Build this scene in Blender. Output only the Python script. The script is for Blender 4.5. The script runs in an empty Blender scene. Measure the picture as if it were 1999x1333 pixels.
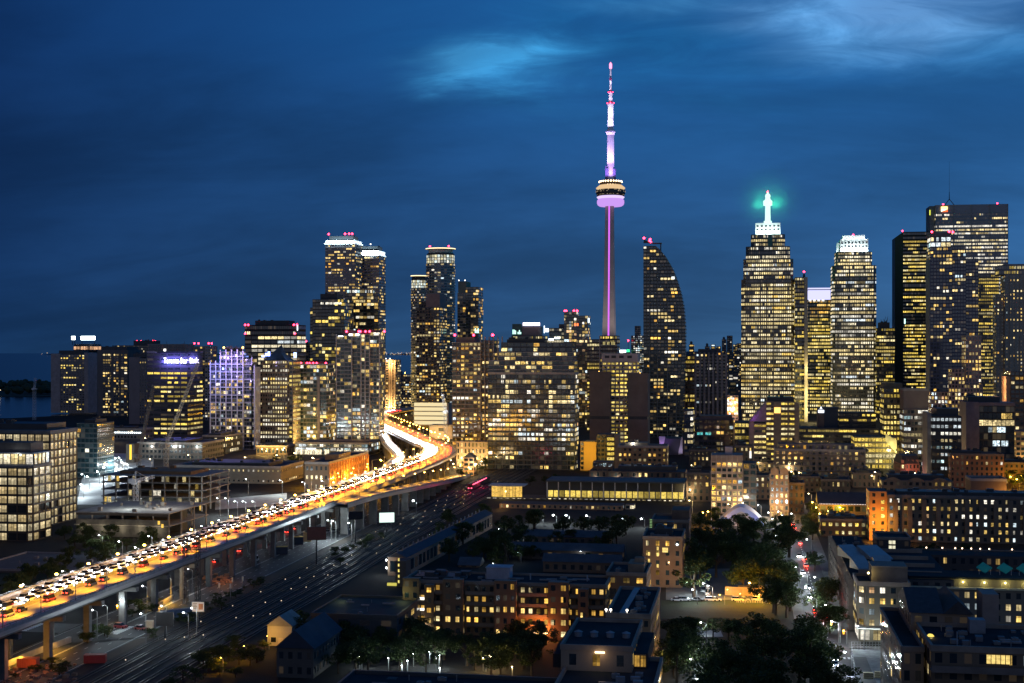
import bpy, math, random
import numpy as np
from mathutils import Vector
# ---------------------------------------------------------------- camera, sky, sun, exposure
S = bpy.context.scene
COL = S.collection
PSI = math.radians(9.5); CS, SN = math.cos(PSI), math.sin(PSI)   # the street grid runs along +Y; the camera looks 9.5 degrees off it
CH = 75.0; F = 2700.0; HY = 685.0                                 # camera height, focal length and horizon row of the 1999 px photograph
cam = bpy.data.cameras.new('camera'); camo = bpy.data.objects.new('camera', cam); COL.objects.link(camo)
cam.sensor_width = 36.0; cam.lens = F / 1999 * 36; cam.shift_y = 18.5 / 1999
cam.clip_start = 1.0; cam.clip_end = 120000
camo.location = (0, 0, CH); camo.rotation_euler = (math.radians(90), 0, PSI)
S.camera = camo
S.view_settings.view_transform = 'Standard'; S.view_settings.look = 'None'
S.view_settings.exposure = 0; S.view_settings.gamma = 1
S.render.engine = 'CYCLES'
cy = S.cycles
cy.use_denoising = True
cy.max_bounces = 5; cy.diffuse_bounces = 2; cy.glossy_bounces = 2; cy.transmission_bounces = 2; cy.transparent_max_bounces = 6
cy.caustics_reflective = False; cy.caustics_refractive = False
cy.sample_clamp_indirect = 2.0; cy.sample_clamp_direct = 0; cy.use_light_tree = True
cy.use_adaptive_sampling = False

def dirpx(px, py):
    a = (px - 999.5) / F
    return Vector((-SN + a * CS, CS + a * SN, (HY - py) / F)).normalized()

W = bpy.data.worlds.new('World'); S.world = W; W.use_nodes = True
def build_world():
    nt = W.node_tree; N = nt.nodes; L = nt.links; N.clear()
    out = N.new('ShaderNodeOutputWorld'); bg = N.new('ShaderNodeBackground'); L.new(bg.outputs[0], out.inputs[0])
    tc = N.new('ShaderNodeTexCoord')
    sky = N.new('ShaderNodeTexSky'); sky.sky_type = 'NISHITA'; sky.sun_disc = False
    sky.sun_elevation = math.radians(-3.5); sky.sun_rotation = math.radians(60); sky.altitude = 100
    sky.air_density = 1.2; sky.dust_density = 1.0; sky.ozone_density = 3.0
    def math_(op, a, b=None, c=None, clamp=False):
        n = N.new('ShaderNodeMath'); n.operation = op; n.use_clamp = clamp
        for i, v in enumerate((a, b, c)):
            if v is None: continue
            if isinstance(v, (int, float)): n.inputs[i].default_value = v
            else: L.new(v, n.inputs[i])
        return n.outputs[0]
    def mixc(fac, a, b, mode='MIX'):
        n = N.new('ShaderNodeMix'); n.data_type = 'RGBA'; n.blend_type = mode
        if isinstance(fac, (int, float)): n.inputs[0].default_value = fac
        else: L.new(fac, n.inputs[0])
        for i, v in ((6, a), (7, b)):
            if isinstance(v, tuple): n.inputs[i].default_value = v + (1,)
            else: L.new(v, n.inputs[i])
        return n.outputs[2]
    sep = N.new('ShaderNodeSeparateXYZ'); L.new(tc.outputs['Generated'], sep.inputs[0])
    x, y, z = sep.outputs
    # cloud-layer coordinates: direction squeezed so that clouds lie in long flat banks
    zc = math_('MAXIMUM', z, 0.0)
    den = math_('ADD', zc, 0.26)
    cx_ = math_('DIVIDE', x, den); cy_ = math_('DIVIDE', y, den)
    comb = N.new('ShaderNodeCombineXYZ'); L.new(math_('MULTIPLY', cx_, 1.1), comb.inputs[0]); L.new(math_('MULTIPLY', cy_, 2.1), comb.inputs[1])
    def noise(scale, detail, rough, dist=0.0, off=0.0):
        n = N.new('ShaderNodeTexNoise'); n.inputs['Scale'].default_value = scale; n.inputs['Detail'].default_value = detail
        n.inputs['Roughness'].default_value = rough; n.inputs['Distortion'].default_value = dist
        m = N.new('ShaderNodeMapping'); m.inputs['Location'].default_value = (off, off * .7, 0); L.new(comb.outputs[0], m.inputs[0]); L.new(m.outputs[0], n.inputs['Vector'])
        return n.outputs[0]
    n1 = noise(0.55, 6, 0.55, 0.4, 3.1); n2 = noise(1.5, 7, 0.6, 0.6, 8.2)
    n3 = noise(2.6, 5, 0.55, 0.5, 1.7); n4 = noise(2.0, 4, 0.5, 0.3, 5.9); n5 = noise(5.0, 6, 0.62, 0.8, 12.4)
    cloud = math_('ADD', math_('MULTIPLY', n1, 0.68), math_('MULTIPLY', n2, 0.32))
    # base twilight: darker to the left, paler to the right and low down
    az = math_('ADD', math_('MULTIPLY', x, CS), math_('MULTIPLY', y, SN))      # sideways component, -0.36..0.36 in the frame
    azf = math_('MULTIPLY_ADD', az, 1.25, 0.5, clamp=True)
    low = mixc(azf, (0.0062, 0.031, 0.100), (0.044, 0.118, 0.232))
    high = mixc(azf, (0.0036, 0.021, 0.090), (0.0125, 0.112, 0.345))
    zf = math_('MULTIPLY', zc, 4.6, clamp=True)
    base = mixc(math_('POWER', zf, 0.62), low, high)
    # cloud shading: dark banks and paler gaps
    mr = N.new('ShaderNodeMapRange'); mr.interpolation_type = 'SMOOTHSTEP'
    L.new(cloud, mr.inputs[0]); mr.inputs[1].default_value = 0.36; mr.inputs[2].default_value = 0.66; mr.inputs[3].default_value = 0.74; mr.inputs[4].default_value = 1.32
    col = mixc(1.0, base, mr.outputs[0], 'MULTIPLY')
    # breaks in the cloud where the last light comes through, ragged by the same noise
    def brk(px, py, sx, sz, c, k, add=0.0):
        d = dirpx(px, py)
        e = Vector((d.y, -d.x, 0)).normalized()
        dx = math_('ADD', math_('MULTIPLY', math_('SUBTRACT', x, d.x), e.x), math_('MULTIPLY', math_('SUBTRACT', y, d.y), e.y))
        dx = math_('ADD', dx, math_('MULTIPLY', math_('SUBTRACT', n4, 0.5), 0.16))
        dz = math_('ADD', math_('SUBTRACT', z, d.z), math_('MULTIPLY', math_('SUBTRACT', n3, 0.5), 0.055))
        wob = math_('MULTIPLY', math_('SUBTRACT', n5, 0.5), 3.2)
        r2 = math_('ADD', math_('POWER', math_('DIVIDE', dx, sx), 2.0), math_('POWER', math_('DIVIDE', dz, sz), 2.0))
        g = math_('EXPONENT', math_('MULTIPLY', math_('ADD', r2, wob), -1.0))
        g = math_('MULTIPLY', math_('MINIMUM', g, 1.4), k * 1.3)
        return mixc(g, (0.0, 0.0, 0.0), c)
    for spec in ((985, 140, 0.042, 0.0135, (0.03, 0.15, 0.25), 0.8), (925, 172, 0.03, 0.006, (0.015, 0.10, 0.18), 0.5), (1060, 150, 0.03, 0.02, (0.012, 0.10, 0.20), 0.6),
                 (1760, 20, 0.075, 0.020, (0.10, 0.19, 0.30), 0.75), (1900, 80, 0.075, 0.018, (0.02, 0.10, 0.20), 0.6), (1640, 50, 0.03, 0.016, (0.02, 0.10, 0.19), 0.5),
                 (1250, 60, 0.13, 0.05, (0.002, 0.035, 0.075), 0.7), (1330, 2, 0.05, 0.008, (0.03, 0.10, 0.16), 0.6)):
        col = mixc(1.0, col, brk(*spec), 'ADD')
    # the physical twilight sky lies over it all, faintly
    skyc = mixc(1.0, sky.outputs[0], (0.05, 0.05, 0.05), 'MULTIPLY')
    col = mixc(1.0, col, skyc, 'ADD')
    L.new(col, bg.inputs[0]); bg.inputs[1].default_value = 1.0
build_world()
sun = bpy.data.lights.new('sun', 'SUN'); suno = bpy.data.objects.new('sun', sun); COL.objects.link(suno)
sun.energy = 0.22; sun.angle = math.radians(70); sun.color = (1.0, 0.92, 0.86); suno.rotation_euler = (math.radians(81), 0, math.radians(-14))

# ---------------------------------------------------------------- helpers
rnd = random.Random(7)
def rgb(*c): return tuple(c) + (1,)
def at(px, py, Y):
    a = (px - 999.5) / F
    return Vector((Y * (-SN + a * CS), Y * (CS + a * SN), CH + (HY - py) / F * Y))
def gnd(px, py, z=0.0):
    return at(px, py, (CH - z) * F / (py - HY))
def cam2w(xc, Y, z=0.0): return Vector((-SN * Y + xc * CS, CS * Y + xc * SN, z))
def onv(px, v):                    # ray through column px meets the plane y = v: (x, camera depth)
    a = (px - 999.5) / F; t = v / (CS + a * SN)
    return t * (-SN + a * CS), t
def onu(px, u):
    a = (px - 999.5) / F; t = u / (-SN + a * CS)
    return t * (CS + a * SN), t

SPLIT = {'post', 'pilaster', 'pier', 'fin', 'dormer', 'floodlight', 'roof_vent', 'vent_pipe', 'mast', 'bay_pier', 'column', 'louvre', 'frame_post', 'lamp_arm', 'work_lamp'}
class MB:
    def __init__(s): s.pc = []; s.k = 0; s.v = []; s.f = []; s.m = []; s.uv = []; s.c = []; s.hasuv = False; s.hasc = False
    def face(s, pts, m=0, uv=None, c=None):
        b = len(s.v); s.v.extend([tuple(p) for p in pts]); s.f.append(tuple(range(b, b + len(pts)))); s.m.append(m)
        s.pc.append(s.k)
        if uv: s.hasuv = True
        if c: s.hasc = True
        s.uv.append(uv); s.c.append(c)
    def box(s, x0, x1, y0, y1, z0, z1, m=0, c=None):
        s.k += 1
        p = [(x0, y0, z0), (x1, y0, z0), (x1, y1, z0), (x0, y1, z0), (x0, y0, z1), (x1, y0, z1), (x1, y1, z1), (x0, y1, z1)]
        for q in ((0, 1, 5, 4), (1, 2, 6, 5), (2, 3, 7, 6), (3, 0, 4, 7), (4, 5, 6, 7), (3, 2, 1, 0)): s.face([p[i] for i in q], m, None, c)
        return s
    def prism(s, poly, z0, z1, m=0, mt=None, bottom=False):
        n = len(poly); s.k += 1
        for i in range(n):
            a, b = poly[i], poly[(i + 1) % n]
            s.face([(a[0], a[1], z0), (b[0], b[1], z0), (b[0], b[1], z1), (a[0], a[1], z1)], m)
        s.face([(p[0], p[1], z1) for p in poly], m if mt is None else mt)
        if bottom: s.face([(p[0], p[1], z0) for p in reversed(poly)], m)
        return s
    def tube(s, p, q, r0, r1=None, n=6, m=0, cap=True):
        s.k += 1; p = Vector(p); q = Vector(q); r1 = r0 if r1 is None else r1
        d = (q - p).normalized(); a = d.orthogonal().normalized(); b = d.cross(a)
        P = [p + (a * math.cos(2 * math.pi * i / n) + b * math.sin(2 * math.pi * i / n)) * r0 for i in range(n)]
        Q = [q + (a * math.cos(2 * math.pi * i / n) + b * math.sin(2 * math.pi * i / n)) * r1 for i in range(n)]
        for i in range(n):
            j = (i + 1) % n; s.face([P[i], P[j], Q[j], Q[i]], m)
        if cap: s.face(Q, m); s.face(P[::-1], m)
        return s
    def lathe(s, prof, n=24, m=0, cx=0, cy=0, mats=None):
        s.k += 1
        for k in range(len(prof) - 1):
            (r0, z0), (r1, z1) = prof[k], prof[k + 1]
            for i in range(n):
                a, b = 2 * math.pi * i / n, 2 * math.pi * (i + 1) / n
                pts = [(cx + r0 * math.cos(a), cy + r0 * math.sin(a), z0), (cx + r0 * math.cos(b), cy + r0 * math.sin(b), z0),
                       (cx + r1 * math.cos(b), cy + r1 * math.sin(b), z1), (cx + r1 * math.cos(a), cy + r1 * math.sin(a), z1)]
                if r0 < 1e-6: pts = pts[1:] if False else [pts[0], pts[2], pts[3]]
                elif r1 < 1e-6: pts = pts[:3]
                s.face(pts, mats[k] if mats else m)
        return s
    def ball(s, c, r, m=0, n=8, k=5, sz=1.0):
        prof = [(max(r * math.sin(math.pi * i / k), 0), c[2] - sz * r * math.cos(math.pi * i / k)) for i in range(k + 1)]
        prof[0] = (0, prof[0][1]); prof[-1] = (0, prof[-1][1])
        return s.lathe(prof, n, m, c[0], c[1])
    def build(s, name, mats, parent=None, loc=(0, 0, 0), smooth=False):
        if name in SPLIT and parent is not None and 1 < len(set(s.pc)) <= 60:      # one object for each piece
            for k in sorted(set(s.pc)):
                q = MB(); q.hasuv = s.hasuv
                for f, mi, u, c, pk in zip(s.f, s.m, s.uv, s.c, s.pc):
                    if pk == k: q.face([s.v[i] for i in f], mi, u, c)
                q.pc = [0] * len(q.f); o = q.build(name, mats, parent, loc, smooth)
            return o
        me = bpy.data.meshes.new(name); me.from_pydata(s.v, [], s.f)
        for m in (mats if isinstance(mats, (list, tuple)) else [mats]): me.materials.append(m)
        if any(s.m): me.polygons.foreach_set('material_index', s.m)
        if s.hasuv:
            ul = me.uv_layers.new(name='UVMap'); arr = []
            for f, u in zip(s.f, s.uv): arr.extend(u if u else [(0, 0)] * len(f))
            ul.data.foreach_set('uv', np.array(arr, dtype=np.float32).ravel())
        if s.hasc:
            at_ = me.attributes.new('lit', 'FLOAT_COLOR', 'FACE')
            at_.data.foreach_set('color', np.array([(c if c else (0, 0, 0)) + (1,) for c in s.c], dtype=np.float32).ravel())
        if smooth: me.polygons.foreach_set('use_smooth', [True] * len(s.f))
        me.update()
        o = bpy.data.objects.new(name, me); COL.objects.link(o); o.location = loc
        if parent: o.parent = parent
        return o

def tag(o, label=None, cat=None, group=None, kind=None):
    if label: o['label'] = label
    if cat: o['category'] = cat
    if group: o['group'] = group
    if kind: o['kind'] = kind
    return o
def empty(name, loc, label=None, cat=None, group=None, rz=0, kind=None):
    o = bpy.data.objects.new(name, None); COL.objects.link(o); o.location = loc; o.rotation_euler = (0, 0, rz)
    o.empty_display_size = 1
    return tag(o, label, cat, group, kind)
def copy_tree(o, parent=None):
    c = o.copy(); COL.objects.link(c)
    if parent: c.parent = parent
    for ch in list(o.children): copy_tree(ch, c)
    return c

# ---------------------------------------------------------------- materials
MC = {}
def newmat(name):
    m = bpy.data.materials.new(name); m.use_nodes = True; nt = m.node_tree; nt.nodes.clear()
    return m, nt.nodes, nt.links
def surf(name, col, rough=0.8, var=0.25, scale=0.3, metallic=0.0, spec=0.3, bump=0.0, col2=None, fine=4.0):
    if name in MC: return MC[name]
    m, N, L = newmat(name); out = N.new('ShaderNodeOutputMaterial'); p = N.new('ShaderNodeBsdfPrincipled'); L.new(p.outputs[0], out.inputs[0])
    tc = N.new('ShaderNodeTexCoord'); n = N.new('ShaderNodeTexNoise'); n.inputs['Scale'].default_value = scale; n.inputs['Detail'].default_value = 8; n.inputs['Roughness'].default_value = 0.65
    L.new(tc.outputs['Object'], n.inputs['Vector'])
    r = N.new('ShaderNodeMapRange'); L.new(n.outputs[0], r.inputs[0]); r.inputs[1].default_value = 0.3; r.inputs[2].default_value = 0.7
    mx = N.new('ShaderNodeMix'); mx.data_type = 'RGBA'; L.new(r.outputs[0], mx.inputs[0])
    mx.inputs[6].default_value = rgb(*[c * (1 - var) for c in col]); mx.inputs[7].default_value = rgb(*(col2 if col2 else [c * (1 + var) for c in col]))
    L.new(mx.outputs[2], p.inputs['Base Color'])
    p.inputs['Roughness'].default_value = rough; p.inputs['Metallic'].default_value = metallic; p.inputs['Specular IOR Level'].default_value = spec
    if bump:
        n2 = N.new('ShaderNodeTexNoise'); n2.inputs['Scale'].default_value = fine; n2.inputs['Detail'].default_value = 6; L.new(tc.outputs['Object'], n2.inputs['Vector'])
        b = N.new('ShaderNodeBump'); b.inputs['Strength'].default_value = bump; b.inputs['Distance'].default_value = 0.1; L.new(n2.outputs[0], b.inputs['Height']); L.new(b.outputs[0], p.inputs['Normal'])
    MC[name] = m; return m
def glow(name, col, s, sample=False):
    if name in MC: return MC[name]
    m, N, L = newmat(name); out = N.new('ShaderNodeOutputMaterial'); e = N.new('ShaderNodeEmission'); L.new(e.outputs[0], out.inputs[0])
    e.inputs[0].default_value = rgb(*col); e.inputs[1].default_value = s
    m.cycles.emission_sampling = 'AUTO' if sample else 'NONE'
    MC[name] = m; return m
def lit_window_mat(name, nscale, lo, hi, blinds=0.0):
    m, N, L = newmat(name); out = N.new('ShaderNodeOutputMaterial'); e = N.new('ShaderNodeEmission')
    a = N.new('ShaderNodeAttribute'); a.attribute_name = 'lit'
    tc = N.new('ShaderNodeTexCoord'); mp = N.new('ShaderNodeMapping'); mp.inputs['Scale'].default_value = (nscale, nscale, nscale * 1.3)
    n = N.new('ShaderNodeTexNoise'); n.inputs['Scale'].default_value = 1.0; n.inputs['Detail'].default_value = 3; n.inputs['Roughness'].default_value = 0.7
    L.new(tc.outputs['Object'], mp.inputs[0]); L.new(mp.outputs[0], n.inputs['Vector'])
    r = N.new('ShaderNodeMapRange'); L.new(n.outputs[0], r.inputs[0]); r.inputs[1].default_value = 0.33; r.inputs[2].default_value = 0.67; r.inputs[3].default_value = lo; r.inputs[4].default_value = hi
    L.new(a.outputs['Color'], e.inputs[0]); L.new(r.outputs[0], e.inputs[1])
    g = N.new('ShaderNodeBsdfGlossy'); g.inputs['Roughness'].default_value = 0.15; g.inputs['Color'].default_value = (0.06, 0.06, 0.06, 1)
    ad = N.new('ShaderNodeAddShader'); L.new(e.outputs[0], ad.inputs[0]); L.new(g.outputs[0], ad.inputs[1]); L.new(ad.outputs[0], out.inputs[0])
    m.cycles.emission_sampling = 'NONE'
    return m
LIT = lit_window_mat('lit_window', 0.9, 0.12, 1.7)
LITN = lit_window_mat('lit_window_near', 0.9, 0.6, 1.35)
def facade_mat(wall, glass, ww, wh, wrough=0.8, grough=0.12, gspec=0.9, split=1):
    key = ('facade', tuple(wall), tuple(glass), ww, wh, wrough, gspec, split)
    if key in MC: return MC[key]
    m, N, L = newmat('facade'); out = N.new('ShaderNodeOutputMaterial'); p = N.new('ShaderNodeBsdfPrincipled'); L.new(p.outputs[0], out.inputs[0])
    uv = N.new('ShaderNodeUVMap'); uv.uv_map = 'UVMap'; sep = N.new('ShaderNodeSeparateXYZ'); L.new(uv.outputs[0], sep.inputs[0])
    def M(op, a, b=None, c=None):
        n = N.new('ShaderNodeMath'); n.operation = op
        for i, v in enumerate((a, b, c)):
            if v is None: continue
            if isinstance(v, (int, float)): n.inputs[i].default_value = v
            else: L.new(v, n.inputs[i])
        return n.outputs[0]
    fu = M('FRACT', sep.outputs[0]); fv = M('FRACT', sep.outputs[1])
    mu = M('COMPARE', fu, 0.5, ww / 2); mv = M('COMPARE', fv, 0.5, wh / 2); mask = M('MULTIPLY', mu, mv)
    if split > 1:
        fs = M('FRACT', M('MULTIPLY', sep.outputs[0], split)); mask = M('MULTIPLY', mask, M('COMPARE', fs, 0.5, 0.46))
    fl = N.new('ShaderNodeVectorMath'); fl.operation = 'FLOOR'; L.new(uv.outputs[0], fl.inputs[0])
    wn = N.new('ShaderNodeTexWhiteNoise'); wn.noise_dimensions = '3D'; oi = N.new('ShaderNodeObjectInfo')
    av = N.new('ShaderNodeVectorMath'); av.operation = 'ADD'; L.new(fl.outputs[0], av.inputs[0]); L.new(oi.outputs['Random'], av.inputs[1]); L.new(av.outputs[0], wn.inputs['Vector'])
    tc = N.new('ShaderNodeTexCoord'); no = N.new('ShaderNodeTexNoise'); no.inputs['Scale'].default_value = 0.13; no.inputs['Detail'].default_value = 8; no.inputs['Roughness'].default_value = 0.7; L.new(tc.outputs['Object'], no.inputs['Vector'])
    def mix(f, a, b):
        n = N.new('ShaderNodeMix'); n.data_type = 'RGBA'; L.new(f, n.inputs[0])
        for i, v in ((6, a), (7, b)):
            if isinstance(v, tuple): n.inputs[i].default_value = v + (1,)
            else: L.new(v, n.inputs[i])
        return n.outputs[2]
    wc = mix(no.outputs[0], tuple(c * 0.62 for c in wall), tuple(min(1, c * 1.38) for c in wall))
    gc = mix(M('POWER', wn.outputs[0], 3.0), tuple(glass), (glass[0] + .012, glass[1] + .04, glass[2] + .055))  # some panes bluer, a faint reflection put into the glass colour
    L.new(mix(mask, wc, gc), p.inputs['Base Color'])
    L.new(M('MULTIPLY_ADD', mask, grough - wrough, wrough), p.inputs['Roughness'])
    p.inputs['Emission Color'].default_value = (1.0, .66, .30, 1)      # faintly lit rooms behind some of the panes
    L.new(M('MULTIPLY', mask, M('MULTIPLY', M('POWER', wn.outputs[0], 9.0), 0.06)), p.inputs['Emission Strength']); m.cycles.emission_sampling = 'NONE'
    L.new(M('MULTIPLY_ADD', mask, gspec - 0.25, 0.25), p.inputs['Specular IOR Level'])
    p.inputs['IOR'].default_value = 1.6
    MC[key] = m; return m

PAL = {
    'office': [((1.0, 0.78, 0.33), 5), ((1.0, 0.83, 0.46), 4), ((1.0, 0.92, 0.72), 3), ((1.0, 0.66, 0.15), 2), ((0.8, 0.95, 1.0), .4)],
    'yellow': [((1.0, 0.70, 0.12), 5), ((1.0, 0.74, 0.20), 4), ((1.0, 0.84, 0.42), 2)],
    'white': [((1.0, 0.87, 0.58), 4), ((1.0, 0.93, 0.78), 3), ((1.0, 0.78, 0.36), 3), ((0.85, 0.95, 1.0), .6)],
    'home': [((1.0, 0.65, 0.17), 5), ((1.0, 0.73, 0.28), 4), ((1.0, 0.79, 0.38), 3), ((1.0, 0.52, 0.09), 1.5), ((1.0, 0.92, 0.74), 1), ((0.7, 0.9, 1.0), .5)],
    'mix': [((1.0, 0.66, 0.18), 5), ((1.0, 0.78, 0.38), 4), ((1.0, 0.93, 0.78), 3), ((0.75, 0.92, 1.0), 2), ((1.0, 0.6, 0.3), 1)],
    'cool': [((0.85, 0.95, 1.0), 4), ((1.0, 0.95, 0.8), 3), ((0.6, 0.9, 0.95), 1.5), ((1.0, 0.8, 0.4), 1.5)],
    'amber': [((1.0, 0.55, 0.10), 4), ((1.0, 0.66, 0.2), 3), ((1.0, 0.8, 0.4), 1.5)],
    'cream': [((1.0, 0.78, 0.42), 5), ((1.0, 0.83, 0.50), 4), ((1.0, 0.74, 0.35), 2)],
}
def pick(pal):
    L = PAL[pal]; t = rnd.random() * sum(w for _, w in L)
    for c, w in L:
        t -= w
        if t <= 0: return c
    return L[0][0]
class St:                       # how a facade is divided and lit
    def __init__(s, **k):
        s.cw = 3.0; s.fh = 3.0; s.ww = 0.8; s.wh = 0.55; s.p = 0.2; s.pf = 0.0; s.run = 0.4; s.pal = 'home'; s.b = 0.55; s.sd = 0.8
        s.wall = (0.10, 0.10, 0.11); s.glass = (0.012, 0.020, 0.026); s.slab = 0; s.off = 0.06; s.top = 0.0; s.grad = 0.0; s.split = 1; s.slabc = (0.3, 0.3, 0.32); s.gspec = 0.9; s.skip = (); s.wrough = .8
        s.__dict__.update(k)
    def but(s, **k):
        n = St(); n.__dict__.update(s.__dict__); n.__dict__.update(k); return n
def facade(parent, poly, z0, z1, st, name='wall', nsplit=0, roof=None, eye=None, winmat=None, own=None):
    """walls of one prism with its unlit window grid in the material, its lit windows as panes 6 cm proud."""
    mb = MB(); n = len(poly); lit = []
    nf = max(1, int(round((z1 - z0) / st.fh))); fh = (z1 - z0) / nf
    base = 0
    fl_full = [rnd.random() < st.pf for _ in range(nf)]; fl_pal = [pick(st.pal) for _ in range(nf)]
    fl_p = [st.p * 1.5 * rnd.uniform(0.4, 1.6) * (1 + st.grad * (0.5 - f / max(nf - 1, 1)) * 2) for f in range(nf)]
    org = parent.matrix_world.translation if False else parent.location
    for i in range(n):
        a, b = Vector(poly[i]), Vector(poly[(i + 1) % n]); e = b - a; Ln = e.length
        if Ln < 0.05: continue
        nc = max(1, int(round(Ln / st.cw))); 
        mb.face([(a.x, a.y, z0), (b.x, b.y, z0), (b.x, b.y, z1), (a.x, a.y, z1)], 0, [(base, 0), (base + nc, 0), (base + nc, nf), (base, nf)])
        d = e / Ln; nr = Vector((d.y, -d.x)); mid = Vector((org.x + (a.x + b.x) / 2, org.y + (a.y + b.y) / 2))
        facing = -(mid.x * nr.x + mid.y * nr.y) / max(mid.length, 1)
        base += nc + 3
        if facing < 0.02 or i in st.skip: continue
        cw = Ln / nc
        for f in range(nf):
            if z0 + (f + 1) * fh > z1 - st.top: continue
            prev = False; pc = fl_pal[f]; pb = 0.5
            fb = st.b * rnd.uniform(0.7, 1.3)
            for c in range(nc):
                if fl_full[f]: on = rnd.random() < 0.93
                else: on = prev if rnd.random() < st.run else rnd.random() < fl_p[f]
                if on:
                    if not (prev and rnd.random() < max(st.run, 0.35)) or pb is None:
                        pc = fl_pal[f] if (fl_full[f] or rnd.random() < 0.55) and st.pf > 0 else pick(st.pal)
                        pb = (fb if fl_full[f] else st.b) * math.exp(rnd.gauss(0, st.sd * (0.4 if fl_full[f] else 1)))
                    u0 = (c + 0.5 - st.ww / 2) * cw; u1 = (c + 0.5 + st.ww / 2) * cw
                    if not fl_full[f] and rnd.random() < 0.25 and cw > 2: u1 = u0 + (u1 - u0) * rnd.uniform(0.4, 0.8)
                    w0 = z0 + (f + 0.5 - st.wh / 2) * fh; w1 = z0 + (f + 0.5 + st.wh / 2) * fh
                    q = []
                    for uu, zz in ((u0, w0), (u1, w0), (u1, w1), (u0, w1)):
                        pt = a + d * uu + nr * st.off; q.append((pt.x, pt.y, zz))
                    k = min(pb * rnd.uniform(0.75, 1.25), 1.45)
                    lit.append((q, tuple(x * k for x in pc)))
                prev = on
    mb.face([(p[0], p[1], z1) for p in poly], 1)
    w = mb.build(name, [facade_mat(st.wall, st.glass, st.ww, st.wh, wrough=st.wrough, gspec=st.gspec, split=st.split), roof or ROOF], parent)
    wm = winmat or LIT
    if nsplit:
        rnd.shuffle(lit)
        for q, c in lit[:nsplit]:
            m = MB()
            if wm is LITN:                      # two sashes, a curtain or half-drawn blind in some of them
                A, Bv, Cv, Dv = [Vector(v) for v in q]; bl = rnd.random(); hb = rnd.uniform(.3, .7)
                for t0, t1 in ((0, .47), (.53, 1)):
                    k = rnd.uniform(.55, 1.25); a0, b0, c0, d0 = A.lerp(Bv, t0), A.lerp(Bv, t1), Dv.lerp(Cv, t1), Dv.lerp(Cv, t0)
                    if bl < .5: e0, e1 = a0.lerp(d0, hb), b0.lerp(c0, hb); m.face([a0, b0, e1, e0], 0, None, tuple(v * k for v in c)); m.face([e0, e1, c0, d0], 0, None, tuple(v * k * .45 for v in c))
                    else: m.face([a0, b0, c0, d0], 0, None, tuple(v * k * (.4 if bl > .8 and t0 else 1) for v in c))
            else: m.face(q, 0, None, c)
            m.build('window', wm, own or parent)
        lit = lit[nsplit:]
    if lit:
        m = MB()
        for q, c in lit: m.face(q, 0, None, c)
        o = m.build('window', wm, own or parent); o['kind'] = 'stuff'
    if st.slab:
        m = MB(); g = st.slab
        cx = sum(p[0] for p in poly) / n; cyy = sum(p[1] for p in poly) / n
        for f in range(1, nf + 1):
            z = z0 + f * fh
            pp = []
            for p in poly:
                v = Vector((p[0] - cx, p[1] - cyy)); 
                pp.append((p[0] + g * (1 if v.x > 0 else -1), p[1] + g * (1 if v.y > 0 else -1)))
            m.prism(pp, z - 0.28, z + 0.05, 0, bottom=True)
        m.build('slab_trim', surf('slab%s' % (st.slabc,), st.slabc, 0.7), parent)
    return w
ROOF = surf('roof_felt', (0.038, 0.042, 0.05), 0.9, 0.35, 0.15)
RED = glow('warning_red', (1.0, 0.03, 0.07), 14)
CONC = surf('concrete', (0.26, 0.245, 0.23), 0.85, 0.25, 0.2)
DARKM = surf('dark_metal', (0.03, 0.033, 0.038), 0.5, 0.2, 0.5)
STEEL = surf('steel', (0.35, 0.36, 0.38), 0.45, 0.15, 0.5, metallic=0.6)

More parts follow.
